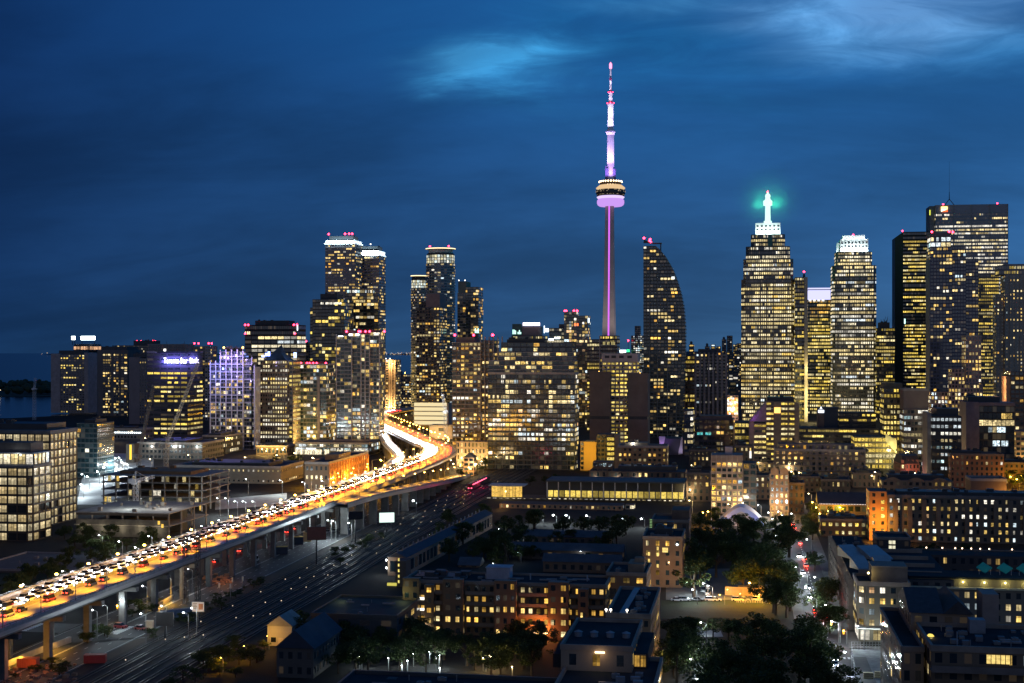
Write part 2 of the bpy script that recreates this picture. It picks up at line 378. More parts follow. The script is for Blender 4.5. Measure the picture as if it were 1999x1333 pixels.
class B:                         # a building whose front lies on a street line (y = const), placed by photo columns and a camera distance
    def __init__(s, name, label, Y, xl, xr, cat='tower block', group=None):
        p = at(xl, 0, Y); s.v = p.y; s.u = p.x
        u1, Y1 = onv(xr, s.v); s.w = u1 - s.u; s.Y0 = Y; s.Y1 = Y1
        s.root = empty(name, (s.u, s.v, 0), label, cat, group)
    def x(s, px): return onv(px, s.v)[0] - s.u
    def z(s, py, px=None):
        Yc = (s.Y0 + s.Y1) / 2 if px is None else onv(px, s.v)[1]
        return CH + (HY - py) / F * Yc
    def dep(s, px, lx):           # depth at which the side wall through local x = lx reaches photo column px
        v, t = onu(px, s.u + lx); return v - s.v
    def rect(s, x0, x1, y0, y1): return [(x0, y0), (x1, y0), (x1, y1), (x0, y1)]
    def body(s, st, ytop, x0=None, x1=None, y0=0, y1=20, zb=0, name='wall', nsplit=0, roof=None, ch=0, poly=None, winmat=None, zt=None, parent=None):
        x0 = 0 if x0 is None else x0; x1 = s.w if x1 is None else x1
        z1 = s.z(ytop) if zt is None else zt
        if poly is None:
            poly = s.rect(x0, x1, y0, y1)
            if ch: poly = [(x0 + ch, y0), (x1 - ch, y0), (x1, y0 + ch), (x1, y1 - ch), (x1 - ch, y1), (x0 + ch, y1), (x0, y1 - ch), (x0, y0 + ch)]
        facade(s.root, poly, zb, z1, st, name, nsplit, roof, winmat=winmat)
        return z1
    def add(s, name, mb, mat, loc=(0, 0, 0), smooth=False, parent=None): return mb.build(name, mat, parent or s.root, loc, smooth)
    def block(s, name, x0, x1, y0, y1, z0, z1, mat): return s.add(name, MB().box(x0, x1, y0, y1, z0, z1), mat)
    def parapet(s, x0, x1, y0, y1, z, h=1.0, t=0.4, mat=None):
        m = MB()
        m.box(x0 - .15, x1 + .15, y0 - .15, y0 + t, z - .3, z + h); m.box(x0 - .15, x1 + .15, y1 - t, y1 + .15, z - .3, z + h)
        m.box(x0 - .15, x0 + t, y0 + t, y1 - t, z - .3, z + h); m.box(x1 - t, x1 + .15, y0 + t, y1 - t, z - .3, z + h)
        return s.add('parapet', m, mat or CONC)
    def beacon(s, x, y, z, r=1.0, mat=None):
        m = MB(); m.ball((0, 0, 0), r, 0, 8, 5); m.tube((0, 0, -2.2), (0, 0, -r * .8), .15, .15, 5, 1)
        return s.add('warning_light', m, [mat or RED, DARKM], (x, y, z + 2.2))
    def plant(s, x0, x1, y0, y1, z, h, mat=None, name='penthouse', units=3):
        m = MB(); m.box(x0, x1, y0, y1, z - .2, z + h)
        for i in range(units):
            a = rnd.uniform(x0, x1 - 2); b = rnd.uniform(y0, max(y0 + .1, y1 - 2)); q = rnd.uniform(1.2, 2.8)
            m.box(a, a + q, b, b + q, z + h, z + h + rnd.uniform(.6, 1.6))
        return s.add(name, m, mat or surf('plant_room', (0.075, 0.075, 0.08), 0.8))
LAMPN = [0]
def lamp(parent, loc, col, energy, radius=0.25, spot=None, target=None, blend=0.5, name='lamp_light'):
    l = bpy.data.lights.new(name, 'SPOT' if spot else 'POINT'); l.energy = energy; l.color = col; l.shadow_soft_size = radius
    if spot: l.spot_size = math.radians(spot); l.spot_blend = blend
    o = bpy.data.objects.new(name, l); COL.objects.link(o); o.location = loc
    if target is not None: o.rotation_euler = (Vector(target) - Vector(loc)).to_track_quat('-Z', 'Y').to_euler()
    if parent: o.parent = parent
    LAMPN[0] += 1
    return o
def flood(parent, loc, target, col, E, cone=100, radius=0.4):
    d = (Vector(target) - Vector(loc)).length
    return lamp(parent, loc, col, E * 4 * math.pi * d * d, radius, cone, target, 0.8, 'floodlight')
# ---------------------------------------------------------------- the setting: lake, land, roads
def sheet(name, pts, z, mat, kind='structure', parent=None):
    m = MB(); m.face([(p[0], p[1], z) for p in pts]); o = m.build(name, mat, parent)
    if parent is None: o['kind'] = kind
    return o
def rect_sheet(name, x0, x1, y0, y1, z, mat): return sheet(name, [(x0, y0), (x1, y0), (x1, y1), (x0, y1)], z, mat)
LAKE = surf('lake_water', (0.006, 0.010, 0.016), 0.16, 0.2, 0.02, spec=0.55, bump=0.5, fine=0.25)
sheet('lake', [(-45000, -3000), (45000, -3000), (45000, 42000), (-45000, 42000)], -1.6, LAKE)
LAND = surf('city_ground', (0.014, 0.014, 0.014), 0.92, 0.45, 0.03, spec=0.15, bump=0.3, fine=0.8, col2=(0.026, 0.024, 0.022))
pts = [cam2w(*p) for p in [(-4200, -400), (-4200, 1430), (-560, 1545), (-420, 1760), (-200, 1900), (-95, 1980), (-60, 3000), (-40, 40000), (30000, 40000), (30000, -400)]]
sheet('ground', [(p.x, p.y) for p in pts], 0, LAND)
# island across the harbour, with a dark wood on it
isl = [cam2w(*p) for p in [(-2600, 2300), (-1500, 2260), (-800, 2300), (-560, 2420), (-540, 2700), (-700, 3100), (-1500, 3300), (-2600, 3300)]]
sheet('island', [(p.x, p.y) for p in isl], -0.9, surf('island_ground', (.02, .025, .015), .95))
LEAF = surf('leaf_far', (.020, .032, .016), .9, .5, .05)
m = MB()
for i in range(900):
    p = cam2w(rnd.uniform(-1900, -600), rnd.uniform(2330, 3050)); r = rnd.uniform(5, 11); h = rnd.uniform(6, 15)
    m.ball((p.x, p.y, h * .6), r, 0, 6, 4, sz=h / r * .55)
o = m.build('island_wood', LEAF); o['kind'] = 'stuff'
m = MB()
for i in range(40):
    a = -9000 + i * 420; p = cam2w(a, 26500); q = cam2w(a + 420, 26500); h = 45 + 25 * math.sin(i * .7) + rnd.uniform(-8, 8)
    m.face([(p.x, p.y, -2), (q.x, q.y, -2), (q.x, q.y + 900, h), (p.x, p.y + 900, h)])
o = m.build('hills', surf('far_shore', (.02, .024, .035), .95)); o['kind'] = 'structure'
m = MB()
for i in range(240):
    p = cam2w(rnd.uniform(-8800, -200) if i % 3 else rnd.uniform(-2600, -1500), rnd.uniform(25200, 26300)); r = rnd.uniform(3, 7); k = rnd.uniform(.2, 1.3); c = rnd.choice([(1, .75, .45), (1, .9, .7), (.8, .9, 1), (1, .5, .2)])
    z = rnd.uniform(2, 42)
    for f in range(1): m.face([(p.x - r, p.y, z), (p.x + r, p.y, z), (p.x + r, p.y, z + 2 * r), (p.x - r, p.y, z + 2 * r)], 0, None, tuple(k * v for v in c))
for i in range(34):
    p = cam2w(rnd.uniform(-1500, -560), 2330 + rnd.uniform(0, 300)); r = rnd.uniform(.7, 1.5); k = rnd.uniform(.5, 3); c = rnd.choice([(1, .75, .45), (1, .45, .1), (.8, .9, 1)]); z = rnd.uniform(2, 9)
    m.face([(p.x - r, p.y - 20, z), (p.x + r, p.y - 20, z), (p.x + r, p.y - 20, z + 2 * r), (p.x - r, p.y - 20, z + 2 * r)], 0, None, tuple(k * v for v in c))
for i in range(420):                      # city lights far inland to the right
    p = cam2w(rnd.uniform(150, 2600), rnd.uniform(2600, 5200)); r = rnd.uniform(.7, 1.6); k = rnd.uniform(.4, 3); c = rnd.choice([(1, .75, .45), (1, .45, .1), (.8, .9, 1), (1, .85, .6)]); z = rnd.uniform(3, 60)
    m.face([(p.x - r, p.y, z), (p.x + r, p.y, z), (p.x + r, p.y, z + 2 * r), (p.x - r, p.y, z + 2 * r)], 0, None, tuple(k * v for v in c))
o = m.build('shore_lights', LIT); o['kind'] = 'stuff'
ASPH = surf('asphalt', (.042, .042, .044), .75, .35, .12, spec=.35, bump=.15, fine=3)
PAVE = surf('pavement_slabs', (.09, .088, .085), .85, .25, .3)
PAINT = surf('road_paint', (.7, .7, .68), .6, .12, 1.0)
GRASS = surf('lawn_grass', (.014, .024, .007), .95, .4, .3, bump=.4, fine=6)
DIRT = surf('dirt', (.040, .030, .024), .95, .45, .06, bump=.4, fine=1.2)
# ---- elevated road -------------------------------------------------------
def cr(P, n=10):
    P = [Vector(p) for p in P]; out = []
    for i in range(len(P) - 1):
        p0 = P[max(i - 1, 0)]; p1 = P[i]; p2 = P[i + 1]; p3 = P[min(i + 2, len(P) - 1)]
        for k in range(n):
            t = k / n; out.append(.5 * ((2 * p1) + (p2 - p0) * t + (2 * p0 - 5 * p1 + 4 * p2 - p3) * t * t + (3 * p1 - p0 - 3 * p2 + p3) * t ** 3))
    out.append(P[-1]); return out
class Path:
    def __init__(s, pts, step=4.0):
        raw = cr([cam2w(*p) for p in pts], 14); s.s = [0]
        for a, b in zip(raw, raw[1:]): s.s.append(s.s[-1] + (b - a).length)
        s.raw = raw; s.len = s.s[-1]; n = int(s.len / step); s.pts = [s.pos(s.len * i / n) for i in range(n + 1)]; s.step = s.len / n
    def pos(s, d):
        d = min(max(d, 0), s.len)
        import bisect
        i = min(max(bisect.bisect_right(s.s, d) - 1, 0), len(s.raw) - 2); t = (d - s.s[i]) / max(s.s[i + 1] - s.s[i], 1e-6)
        return s.raw[i].lerp(s.raw[i + 1], t)
    def tan(s, d):
        v = s.pos(d + 1.5) - s.pos(d - 1.5); return v.normalized()
    def off(s, d, o, dz=0):
        t = s.tan(d); n = Vector((t.y, -t.x, 0)).normalized(); p = s.pos(d) + n * o; p.z += dz; return p
    def at_y(s, y):
        best = min(range(len(s.s)), key=lambda i: abs(s.raw[i].y - y)); return s.s[best]
    def sweep(s, mb, o0, o1, z0, z1, d0=0, d1=None, m=0, sides=True):
        d1 = s.len if d1 is None else d1; n = max(2, int((d1 - d0) / s.step))
        for i in range(n):
            a = d0 + (d1 - d0) * i / n; b = d0 + (d1 - d0) * (i + 1) / n
            A, Bq, C, D = s.off(a, o0, z1), s.off(a, o1, z1), s.off(b, o1, z1), s.off(b, o0, z1)
            mb.face([A, Bq, C, D], m, [(o0, a), (o1, a), (o1, b), (o0, b)])
            if sides:
                A2, B2, C2, D2 = s.off(a, o0, z0), s.off(a, o1, z0), s.off(b, o1, z0), s.off(b, o0, z0)
                mb.face([A2, A, D, D2], m, [(0, a), (1, a), (1, b), (0, b)]); mb.face([Bq, B2, C2, C], m, [(0, a), (1, a), (1, b), (0, b)]); mb.face([A2, D2, C2, B2], m, [(o0, a), (o0, b), (o1, b), (o1, a)])
        return mb
ZD = 13.0
HW = Path([(-139, 205, ZD), (-120, 325, ZD), (-101, 445, ZD), (-83, 560, ZD), (-67, 662, ZD), (-54.5, 745, ZD), (-46.5, 805, ZD), (-44.5, 850, ZD), (-48, 893, ZD), (-60, 945, ZD), (-88, 1080, ZD), (-106, 1165, ZD), (-120, 1240, ZD), (-128, 1310, ZD), (-128, 1370, ZD), (-119, 1440, ZD), (-100, 1520, ZD), (-70, 1620, ZD), (-20, 1760, ZD)])
hw = empty('elevated_road', (0, 0, 0), kind='structure')
def deck_mat():
    m, N, L = newmat('deck_concrete'); out = N.new('ShaderNodeOutputMaterial'); p = N.new('ShaderNodeBsdfPrincipled'); L.new(p.outputs[0], out.inputs[0])
    uv = N.new('ShaderNodeUVMap'); uv.uv_map = 'UVMap'
    def ns(sx, sy, lo, hi):
        mp = N.new('ShaderNodeMapping'); mp.inputs['Scale'].default_value = (sx, sy, 1); L.new(uv.outputs[0], mp.inputs[0])
        n = N.new('ShaderNodeTexNoise'); n.inputs['Scale'].default_value = 1; n.inputs['Detail'].default_value = 5; n.inputs['Roughness'].default_value = .6; L.new(mp.outputs[0], n.inputs['Vector'])
        r = N.new('ShaderNodeMapRange'); L.new(n.outputs[0], r.inputs[0]); r.inputs[1].default_value = .35; r.inputs[2].default_value = .65; r.inputs[3].default_value = lo; r.inputs[4].default_value = hi; return r.outputs[0]
    a = ns(1.1, .008, .35, 1.25); b = ns(.35, .05, .7, 1.2); mu = N.new('ShaderNodeMath'); mu.operation = 'MULTIPLY'; L.new(a, mu.inputs[0]); L.new(b, mu.inputs[1])
    mx = N.new('ShaderNodeMix'); mx.data_type = 'RGBA'; L.new(mu.outputs[0], mx.inputs[0]); mx.inputs[6].default_value = rgb(.17, .165, .155); mx.inputs[7].default_value = rgb(.36, .34, .32)
    L.new(mx.outputs[2], p.inputs['Base Color']); p.inputs['Roughness'].default_value = .34; p.inputs['Specular IOR Level'].default_value = .6
    return m
DECK = deck_mat()
HWW = 10.6
m = MB(); HW.sweep(m, -HWW, HWW, -1.0, 0); m.build('deck', DECK, hw)
m = MB()
for o0, o1 in ((-8, -6.6), (-3, -1.6), (1.6, 3), (6.6, 8)): HW.sweep(m, o0, o1, -2.4, -1.01)
m.build('girder', surf('girder_steel', (.07, .085, .085), .6), hw)
PARA = surf('parapet_concrete', (.26, .25, .24), .8, .3, .3)
for sgn in (-1, 1):
    m = MB(); HW.sweep(m, sgn * HWW if sgn < 0 else HWW - .35, sgn * HWW + .35 if sgn < 0 else HWW, 0.01, .85); m.build('parapet', PARA, hw)
    m = MB(); HW.sweep(m, sgn * (HWW - .12) - .05, sgn * (HWW - .12) + .05, 1.15, 1.25, d1=650)
    d = 0
    while d < 650: 
        p = HW.off(d, sgn * (HWW - .12), .85); m.tube(p, p + Vector((0, 0, .4)), .05, n=4); d += 2.6
    m.build('railing', DARKM, hw)
m = MB(); HW.sweep(m, -.25, .25, 0.01, .75); m.build('median_barrier', PARA, hw)
m = MB()
for o in (-9.6, -.9, .9, 9.6): HW.sweep(m, o - .07, o + .07, 0, .006, sides=False, d1=900)
for o in (-6.7, -3.8, 3.8, 6.7):
    d = 0
    while d < 560: HW.sweep(m, o - .06, o + .06, 0, .006, d, d + 2.4, sides=False); d += 6
m.build('lane_marking', PAINT, hw)
PIER = surf('pier_concrete', (.13, .125, .12), .85, .35, .3)
d = 8; 
while d < 1250:
    if not (False):
        c = HW.pos(d); m = MB()
        for o in (-5.2, 5.2):
            p = HW.off(d, o); t = HW.tan(d); n = Vector((t.y, -t.x, 0)); w = .8
            q = [p + t * .8 + n * w, p + t * .8 - n * w, p - t * .8 - n * w, p - t * .8 + n * w]
            m.prism([(v.x, v.y) for v in q], 0, ZD - 3.6)
        for zz in (0,):
            t = HW.tan(d); n = Vector((t.y, -t.x, 0)); p = c
            q = [p + t * .8 + n * 9.4, p + t * .8 - n * 9.4, p - t * .8 - n * 9.4, p - t * .8 + n * 9.4]
            m.prism([(v.x, v.y) for v in q], ZD - 3.6, ZD - 2.42, bottom=True)
        m.build('pier', PIER, hw)
    d += 21 if d < 600 else 30
def ramp(name, pts, w, lab=None):
    P = Path(pts); r = empty(name, (0, 0, 0), kind='structure')
    m = MB(); P.sweep(m, -w / 2, w / 2, -1.4, 0.0); m.build('deck', DECK, r)
    for sgn in (-1, 1):
        m = MB(); o = sgn * w / 2; P.sweep(m, min(o, o - sgn * .3), max(o, o - sgn * .3), 0.01, .8); m.build('parapet', PARA, r)
    d = 6
    while d < P.len:
        p = P.pos(d)
        if p.z > 3.5:
            m = MB(); t = P.tan(d); n = Vector((t.y, -t.x, 0)); q = [p + t * .7 + n * 1.6, p + t * .7 - n * 1.6, p - t * .7 - n * 1.6, p - t * .7 + n * 1.6]
            m.prism([(v.x, v.y) for v in q], 0, p.z - 1.42); m.build('pier', PIER, r)
        d += 17
    return P
R1 = ramp('exit_ramp', [(-70, 560, ZD - .06), (-61, 595, ZD - .1), (-50, 650, 10.6), (-42, 710, 7.2), (-35, 770, 3.6), (-29, 830, .6)], 7.6)
R2 = ramp('entry_ramp', [(-66, 745, ZD - .06), (-66, 775, ZD - .1), (-66.5, 815, 12.2), (-74, 880, 11.5), (-86, 960, 11), (-97, 1045, 11), (-110, 1130, 11.5), (-124, 1230, 12.3)], 7.2)
# roads at ground level
def strip(name, P, o0, o1, z, mat, d0=0, d1=None):
    m = MB(); P.sweep(m, o0, o1, z, z, d0, d1, sides=False); o = m.build(name, mat); o['kind'] = 'structure'; return o
BLV = Path([(-131, 200, 0), (-116, 325, 0), (-97, 445, 0), (-79, 560, 0), (-63, 662, 0), (-52, 745, 0), (-40, 830, 0), (-30, 900, 0), (-42, 985, 0), (-70, 1110, 0), (-90, 1240, 0)])
strip('underpass_road', BLV, -10, 12.5, .02, ASPH)
m = MB()
for o in (-9.6, 12.1, 1.0, 1.4): BLV.sweep(m, o - .06, o + .06, .03, .03, 0, 620, sides=False)
for o in (-6, -2.5, 5, 8.5):
    d = 0
    while d < 600: BLV.sweep(m, o - .06, o + .06, .03, .03, d, d + 2, sides=False); d += 6
o = m.build('road_markings', PAINT); o['kind'] = 'structure'
m = MB()
for o in (-10.3, 12.5): BLV.sweep(m, o, o + .35, 0, .13)
o = m.build('kerb', PAVE); o['kind'] = 'structure'
# crossing street under the deck
yc = gnd(170, 1228).y
rect_sheet('cross_street', -330, -160, yc - 6, yc + 6, .026, ASPH)
m = MB()
for k in range(9):
    for xx in (-192, -166): m.face([(xx + .0, yc - 5 + k * 1.2, .036), (xx + 2.6, yc - 5 + k * 1.2, .036), (xx + 2.6, yc - 4.4 + k * 1.2, .036), (xx, yc - 4.4 + k * 1.2, .036)])
o = m.build('crosswalk', PAINT); o['kind'] = 'structure'
a = gnd(95, 1262); sheet('path', [(a.x, a.y), (a.x + 20, a.y + 14), (a.x + 20, a.y + 16), (a.x, a.y + 2)], .02, PAVE)
# ---- railway -------------------------------------------------------------
RC = Path([(-98, 240, 0), (-84.5, 340, 0), (-66.5, 450, 0), (-50, 560, 0), (-30.5, 680, 0), (-12, 790, 0), (8, 900, 0), (32, 1010, 0), (60, 1120, 0)])
strip('railway_bed', RC, -12.5, 13.5, .03, surf('ballast', (.018, .017, .018), .95, .4, .5, bump=.6, fine=4))
RAIL = surf('rail_steel', (.16, .155, .15), .45, .15, .3, metallic=.85)
SLP = surf('sleeper', (.022, .02, .018), .95, .3, 1)
for k, o in enumerate((-10.2, -6.4, -2.6, 1.2, 5.0, 8.8, 12.0)):
    t = empty('railway_track', (0, 0, 0), 'steel railway track, one of a bundle of parallel tracks beside the elevated road', 'railway track', 'parallel tracks of the rail corridor')
    for s_ in (-.55, .55):
        m = MB(); RC.sweep(m, o + s_ - .07, o + s_ + .07, .10, .27, d1=760); m.build('rail', RAIL, t)
    m = MB(); d = 0
    while d < 420: RC.sweep(m, o - .95, o + .95, .04, .14, d, d + .28); d += 1.05
    m.build('sleepers', SLP, t)['kind'] = 'stuff'
# small glowing boxes standing in for glints of light among the tracks
tl = MB()
for d in range(95, 560, 24):
    for o in (-8.3, -4.5, -.7, 3.1, 6.9):
        if rnd.random() < .62:
            p = RC.off(d + (o + 8) * .9, o, .1); tl.box(p.x - .1, p.x + .1, p.y - .1, p.y + .1, .05, .3)
o = tl.build('track_glints', glow('track_glint', (1, .78, .55), 1.3)); o['kind'] = 'stuff'
# dirt yard between road and railway, gravel by the tracks
YD = Path([(-96, 205, 0), (-86, 290, 0), (-79, 360, 0), (-69, 445, 0), (-58, 520, 0), (-43, 620, 0)])
strip('dirt_yard', RC, -32, -12.6, .012, DIRT, 0, 420)
# ---- right-hand street, kerbs, pavements ---------------------------------
SX0, SX1 = 17.0, 26.4
rect_sheet('street', SX0, SX1, 150, 760, .02, ASPH)
rect_sheet('cross_street', SX1 + .01, 130, 349, 357, .021, ASPH); rect_sheet('cross_street', -10, SX0 - .01, 592, 604, .021, ASPH)
for x0, x1, y0, y1 in ((SX0 - 3, SX0, 150, 590), (SX1, SX1 + 3.2, 150, 348), (SX1, SX1 + 3.2, 358, 760), (SX1 + 3.2, 110, 358, 361), (SX0 - 3, SX0, 606, 760)):
    m = MB(); m.box(x0, x1, y0, y1, -.05, .13); o = m.build('pavement', PAVE); o['kind'] = 'structure'
m = MB(); y = 160
while y < 640: m.face([(21.6, y, .03), (21.8, y, .03), (21.8, y + 2.4, .03), (21.6, y + 2.4, .03)]); y += 6
for k in range(8): m.face([(SX0 + .4 + k * 1.1, 345.5, .031), (SX0 + 1 + k * 1.1, 345.5, .031), (SX0 + 1 + k * 1.1, 347.6, .031), (SX0 + .4 + k * 1.1, 347.6, .031)])
o = m.build('road_markings', PAINT); o['kind'] = 'structure'
def px_sheet(name, pl, z, mat): return sheet(name, [gnd(*p)[:2] for p in pl], z, mat)
px_sheet('park_lawn', [(1290, 1208), (1540, 1208), (1535, 1172), (1290, 1172)], .02, GRASS)
px_sheet('parking_lot', [(1300, 1171), (1540, 1171), (1530, 1110), (1300, 1110)], .016, surf('lot_asphalt', (.09, .09, .09), .8, .3, .2))
px_sheet('court', [(1312, 1243), (1412, 1243), (1404, 1225), (1316, 1225)], .022, surf('court_pale', (.36, .36, .34), .8, .15, .2))
px_sheet('park_path', [(1352, 1345), (1395, 1345), (1372, 1250), (1348, 1250)], .018, PAVE)
px_sheet('fenced_yard', [(1672, 1345), (1745, 1345), (1745, 1268), (1662, 1268)], .024, surf('yard_gravel', (.17, .18, .18), .9, .35, .5, bump=.4, fine=3))
px_sheet('market_street', [(1400, 1030), (1575, 1030), (1580, 1010), (1400, 1006)], .018, surf('street_pale', (.14, .14, .14), .7, .3, .2))
px_sheet('grass_strip', [(0, 1175), (300, 1075), (300, 1052), (0, 1105)], .016, GRASS)
px_sheet('lit_plaza', [(150, 985), (300, 985), (300, 885), (170, 885)], .016, surf('plaza_pale', (.2, .2, .2), .7, .3, .2))
px_sheet('car_park', [(420, 995), (560, 985), (560, 962), (420, 975)], .016, surf('carpark_pale', (.35, .34, .31), .8, .2, .2))
# ---------------------------------------------------------------- skyline towers
OFF = St(cw=2.2, fh=3.9, ww=0.84, wh=0.55, p=0.5, pf=0.12, run=0.6, pal='office', b=0.62, wall=(0.07, 0.072, 0.075))
CONDO = St(cw=2.7, fh=3.0, ww=0.74, wh=0.58, p=0.2, run=0.3, pal='home', b=0.7, wall=(0.085, 0.092, 0.102), glass=(0.010, 0.020, 0.028))
GLASS = CONDO.but(cw=2.6, ww=0.92, wh=0.74, wall=(0.06, 0.085, 0.092), glass=(0.012, 0.030, 0.036))
WHITEC = surf('white_stone', (0.62, 0.63, 0.64), 0.7, 0.1, 0.2)
GREYP = surf('grey_panel', (0.16, 0.165, 0.18), 0.7, 0.2, 0.2)
DKP = surf('dark_panel', (0.035, 0.04, 0.045), 0.5, 0.2, 0.2)

# -- waterfront hotel pair with the round rooftop restaurant
b = B('hotel_tower', 'slab hotel tower behind the lit corner office, pale blank end wall and scattered yellow windows', 1680, 100, 165)
st = CONDO.but(wall=(0.20, 0.175, 0.175), ww=0.62, wh=0.5, p=0.16, pal='yellow', b=0.75, cw=3.6)
d = b.dep(182, b.w)
b.body(st, 692, x0=b.x(118), x1=b.x(165), y1=d, y0=0)
b.block('end_wall', 0, b.x(118) - .02, -0.8, d * .9, 0, b.z(690), surf('hotel_conc', (0.30, 0.255, 0.25), .85))
b.block('corner_pier', b.w + .02, b.w + 5, -1.0, d, 0, b.z(688), surf('hotel_conc', (0.30, 0.255, 0.25), .85))
b.plant(b.x(112), b.x(158), 4, d - 3, b.z(692), 5)
b = B('restaurant_tower', 'hotel tower crowned by a round revolving restaurant with two glaring white rooftop signs', 1760, 134, 187)
b.body(CONDO.but(wall=(0.2, .18, .175), p=0.05, cw=4), 690, y1=30)
cxm, cym = b.w / 2, 15
zr = b.z(690)
m = MB(); m.lathe([(14, zr), (17, zr + 3), (17.4, zr + 5)], 32, 0, cxm, cym); m.lathe([(17.6, zr + 9), (16, zr + 12), (0, zr + 12.3)], 32, 0, cxm, cym)
b.add('restaurant_drum', m, DKP)
m = MB()
for i in range(40):
    a0 = 2 * math.pi * i / 40; a1 = 2 * math.pi * (i + .8) / 40
    k = rnd.choice([.3, .6, 1.0, 1.0, .15])
    m.face([(cxm + 17.2 * math.cos(a0), cym + 17.2 * math.sin(a0), zr + 5), (cxm + 17.2 * math.cos(a1), cym + 17.2 * math.sin(a1), zr + 5), (cxm + 17.2 * math.cos(a1), cym + 17.2 * math.sin(a1), zr + 9), (cxm + 17.2 * math.cos(a0), cym + 17.2 * math.sin(a0), zr + 9)], 0, None, (1.0 * k, .55 * k, .28 * k))
o = b.add('window', m, LIT); o['kind'] = 'stuff'
SIGNW = glow('sign_white', (0.80, 0.97, 1.0), 8)
for xa, xb, za, zb in ((b.x(136.5), b.x(143), 663, 656), (b.x(155), b.x(182), 663.5, 656)):
    m = MB(); m.box(xa, xb, 4, 5.2, b.z(za), b.z(zb)); m.box(xa + .5, xa + 1, 5.2, 6, zr + 11, b.z(zb), 1); m.box(xb - 1, xb - .5, 5.2, 6, zr + 11, b.z(zb), 1)
    b.add('lit_sign', m, [SIGNW, DARKM])
# -- slabs beside it
b = B('residential_slab', 'dark slab block with two tall recessed window bays, right of the pale hotel end wall', 1600, 190, 250)
d = b.dep(278, b.w); st = CONDO.but(wall=(0.13, .118, .115), p=0.1, pal='home')
b.body(st.but(ww=.0), 683, y1=d)
for a, c in ((201, 216), (222, 232), (236, 249)):
    b.body(st.but(cw=3.5, p=.36, b=.7, wh=.6), 690, x0=b.x(a), x1=b.x(c), y0=-.5, y1=-.05, name='window_bay')
b.plant(2, b.w - 4, 5, d - 2, b.z(683), 4)
b = B('rear_slab', 'long dark roofline with four red warning lights behind the slabs', 1750, 225, 330)
b.body(CONDO.but(wall=(.10, .09, .09), p=.08), 674, y1=25)
b.plant(b.x(258), b.x(300), 4, 20, b.z(674), 6)
for px in (262, 270, 293, 298): b.beacon(b.x(px), 8, b.z(669))
b = B('concrete_slab', 'grey slab block with a broad windowless concrete wall beside the blue-signed office', 1420, 252, 286)
b.body(CONDO.but(wall=(.19, .165, .17), ww=0), 697, x1=b.x(272), y1=24)
b.body(CONDO.but(wall=(.15, .14, .145), p=.10, cw=3, ww=.4, wh=.5), 699, x0=b.x(272) + .02, y1=22)
b.plant(2, b.w - 3, 5, 18, b.z(697), 3.5)
b = B('slab_block', 'pale low penthouse block seen just above the blue-signed office roof', 1600, 288, 362)
b.body(CONDO.but(wall=(.17, .15, .155), ww=.3, p=.02), 673, y1=25)
b.parapet(0, b.w, 0, 25, b.z(673))
m = MB()
for px in (320, 355):
    m.tube((b.x(px), 8, b.z(673)), (b.x(px), 8, b.z(666)), .3, .15, 5)
b.add('mast', m, DARKM)
b.block('roof_lamp', b.x(320), b.x(324), -.6, -.1, b.z(686), b.z(681), glow('roof_lamp_white', (1, .97, .9), 3))
b = B('slim_tower', 'slim grey tower with ladder-like balconies and red lights, left of the violet-lit grid tower', 1500, 376, 411)
b.body(CONDO.but(wall=(.14, .12, .125), p=.12, cw=3), 676, y1=20, x1=b.x(400)); b.body(CONDO.but(wall=(.3, .28, .28), p=.1, cw=4, ww=.7, wh=.6), 675, x0=b.x(400) + .02, y1=20, name='balcony_bay')
for px in (376, 384, 404, 410): b.beacon(b.x(px), 5, b.z(674))
# -- office with the glowing blue rooftop lettering
b = B('office_tower', 'dark office block with glowing blue-white lettering along its top and broad yellow window bands', 1230, 287, 366, 'office building')
d = b.dep(396, b.w)
st = OFF.but(cw=6.6, fh=4.15, ww=.86, wh=.42, p=.5, pf=.22, pal='yellow', b=.85, wall=(.075, .07, .075), split=4, run=.5)
zt = b.body(st, 688, y1=d, top=0) if False else b.body(st.but(top=16), 688, y1=d)
b.block('roof_slab', b.x(308), b.w + .5, -.8, d * .8, zt - .5, zt + 1.0, DKP)
b.parapet(0, b.w, 0, d, zt, 1.2)
def letters(parent, name, text, size, mat, loc, rot, depth=.15):
    c = bpy.data.curves.new(name, 'FONT'); c.body = text; c.size = size; c.extrude = depth; c.align_x = 'LEFT'
    tmp = bpy.data.objects.new('tmp', c); COL.objects.link(tmp)
    dg = bpy.context.evaluated_depsgraph_get(); me = bpy.data.meshes.new_from_object(tmp.evaluated_get(dg))
    bpy.data.objects.remove(tmp); me.materials.clear(); me.materials.append(mat)
    o = bpy.data.objects.new(name, me); COL.objects.link(o); o.parent = parent; o.location = loc; o.rotation_euler = rot
    me.update(); return o, max(v.co.x for v in me.vertices)
BLUS = glow('sign_blue_white', (0.62, 0.58, 1.0), 6)
wtxt = b.x(366.5) - b.x(320)
o, lw = letters(b.root, 'lettering', 'Toronto Star', 7.2, BLUS, (b.x(320), -.6, b.z(709)), (math.pi / 2, 0, 0)); o.scale.x = wtxt / lw
o2, lw2 = letters(b.root, 'lettering', 'link', 7.2, BLUS, (b.w + .6, d * .1, b.z(709)), (math.pi / 2, 0, math.pi / 2)); o2.scale.x = d * .6 / lw2
for px in (322, 332, 342, 352, 362):
    lamp(b.root, (b.x(px), -2.2, b.z(705)), (.22, .20, 1.0), 7000, .5)
for k in (.15, .35, .55): lamp(b.root, (b.w + 3.4, d * k, b.z(703)), (.22, .2, 1.0), 6000, .5)
m = MB()
for px in (324, 344, 364): m.box(b.x(px) - .2, b.x(px) + .2, -3.4, -.1, b.z(703) - .5, b.z(703) - .3)
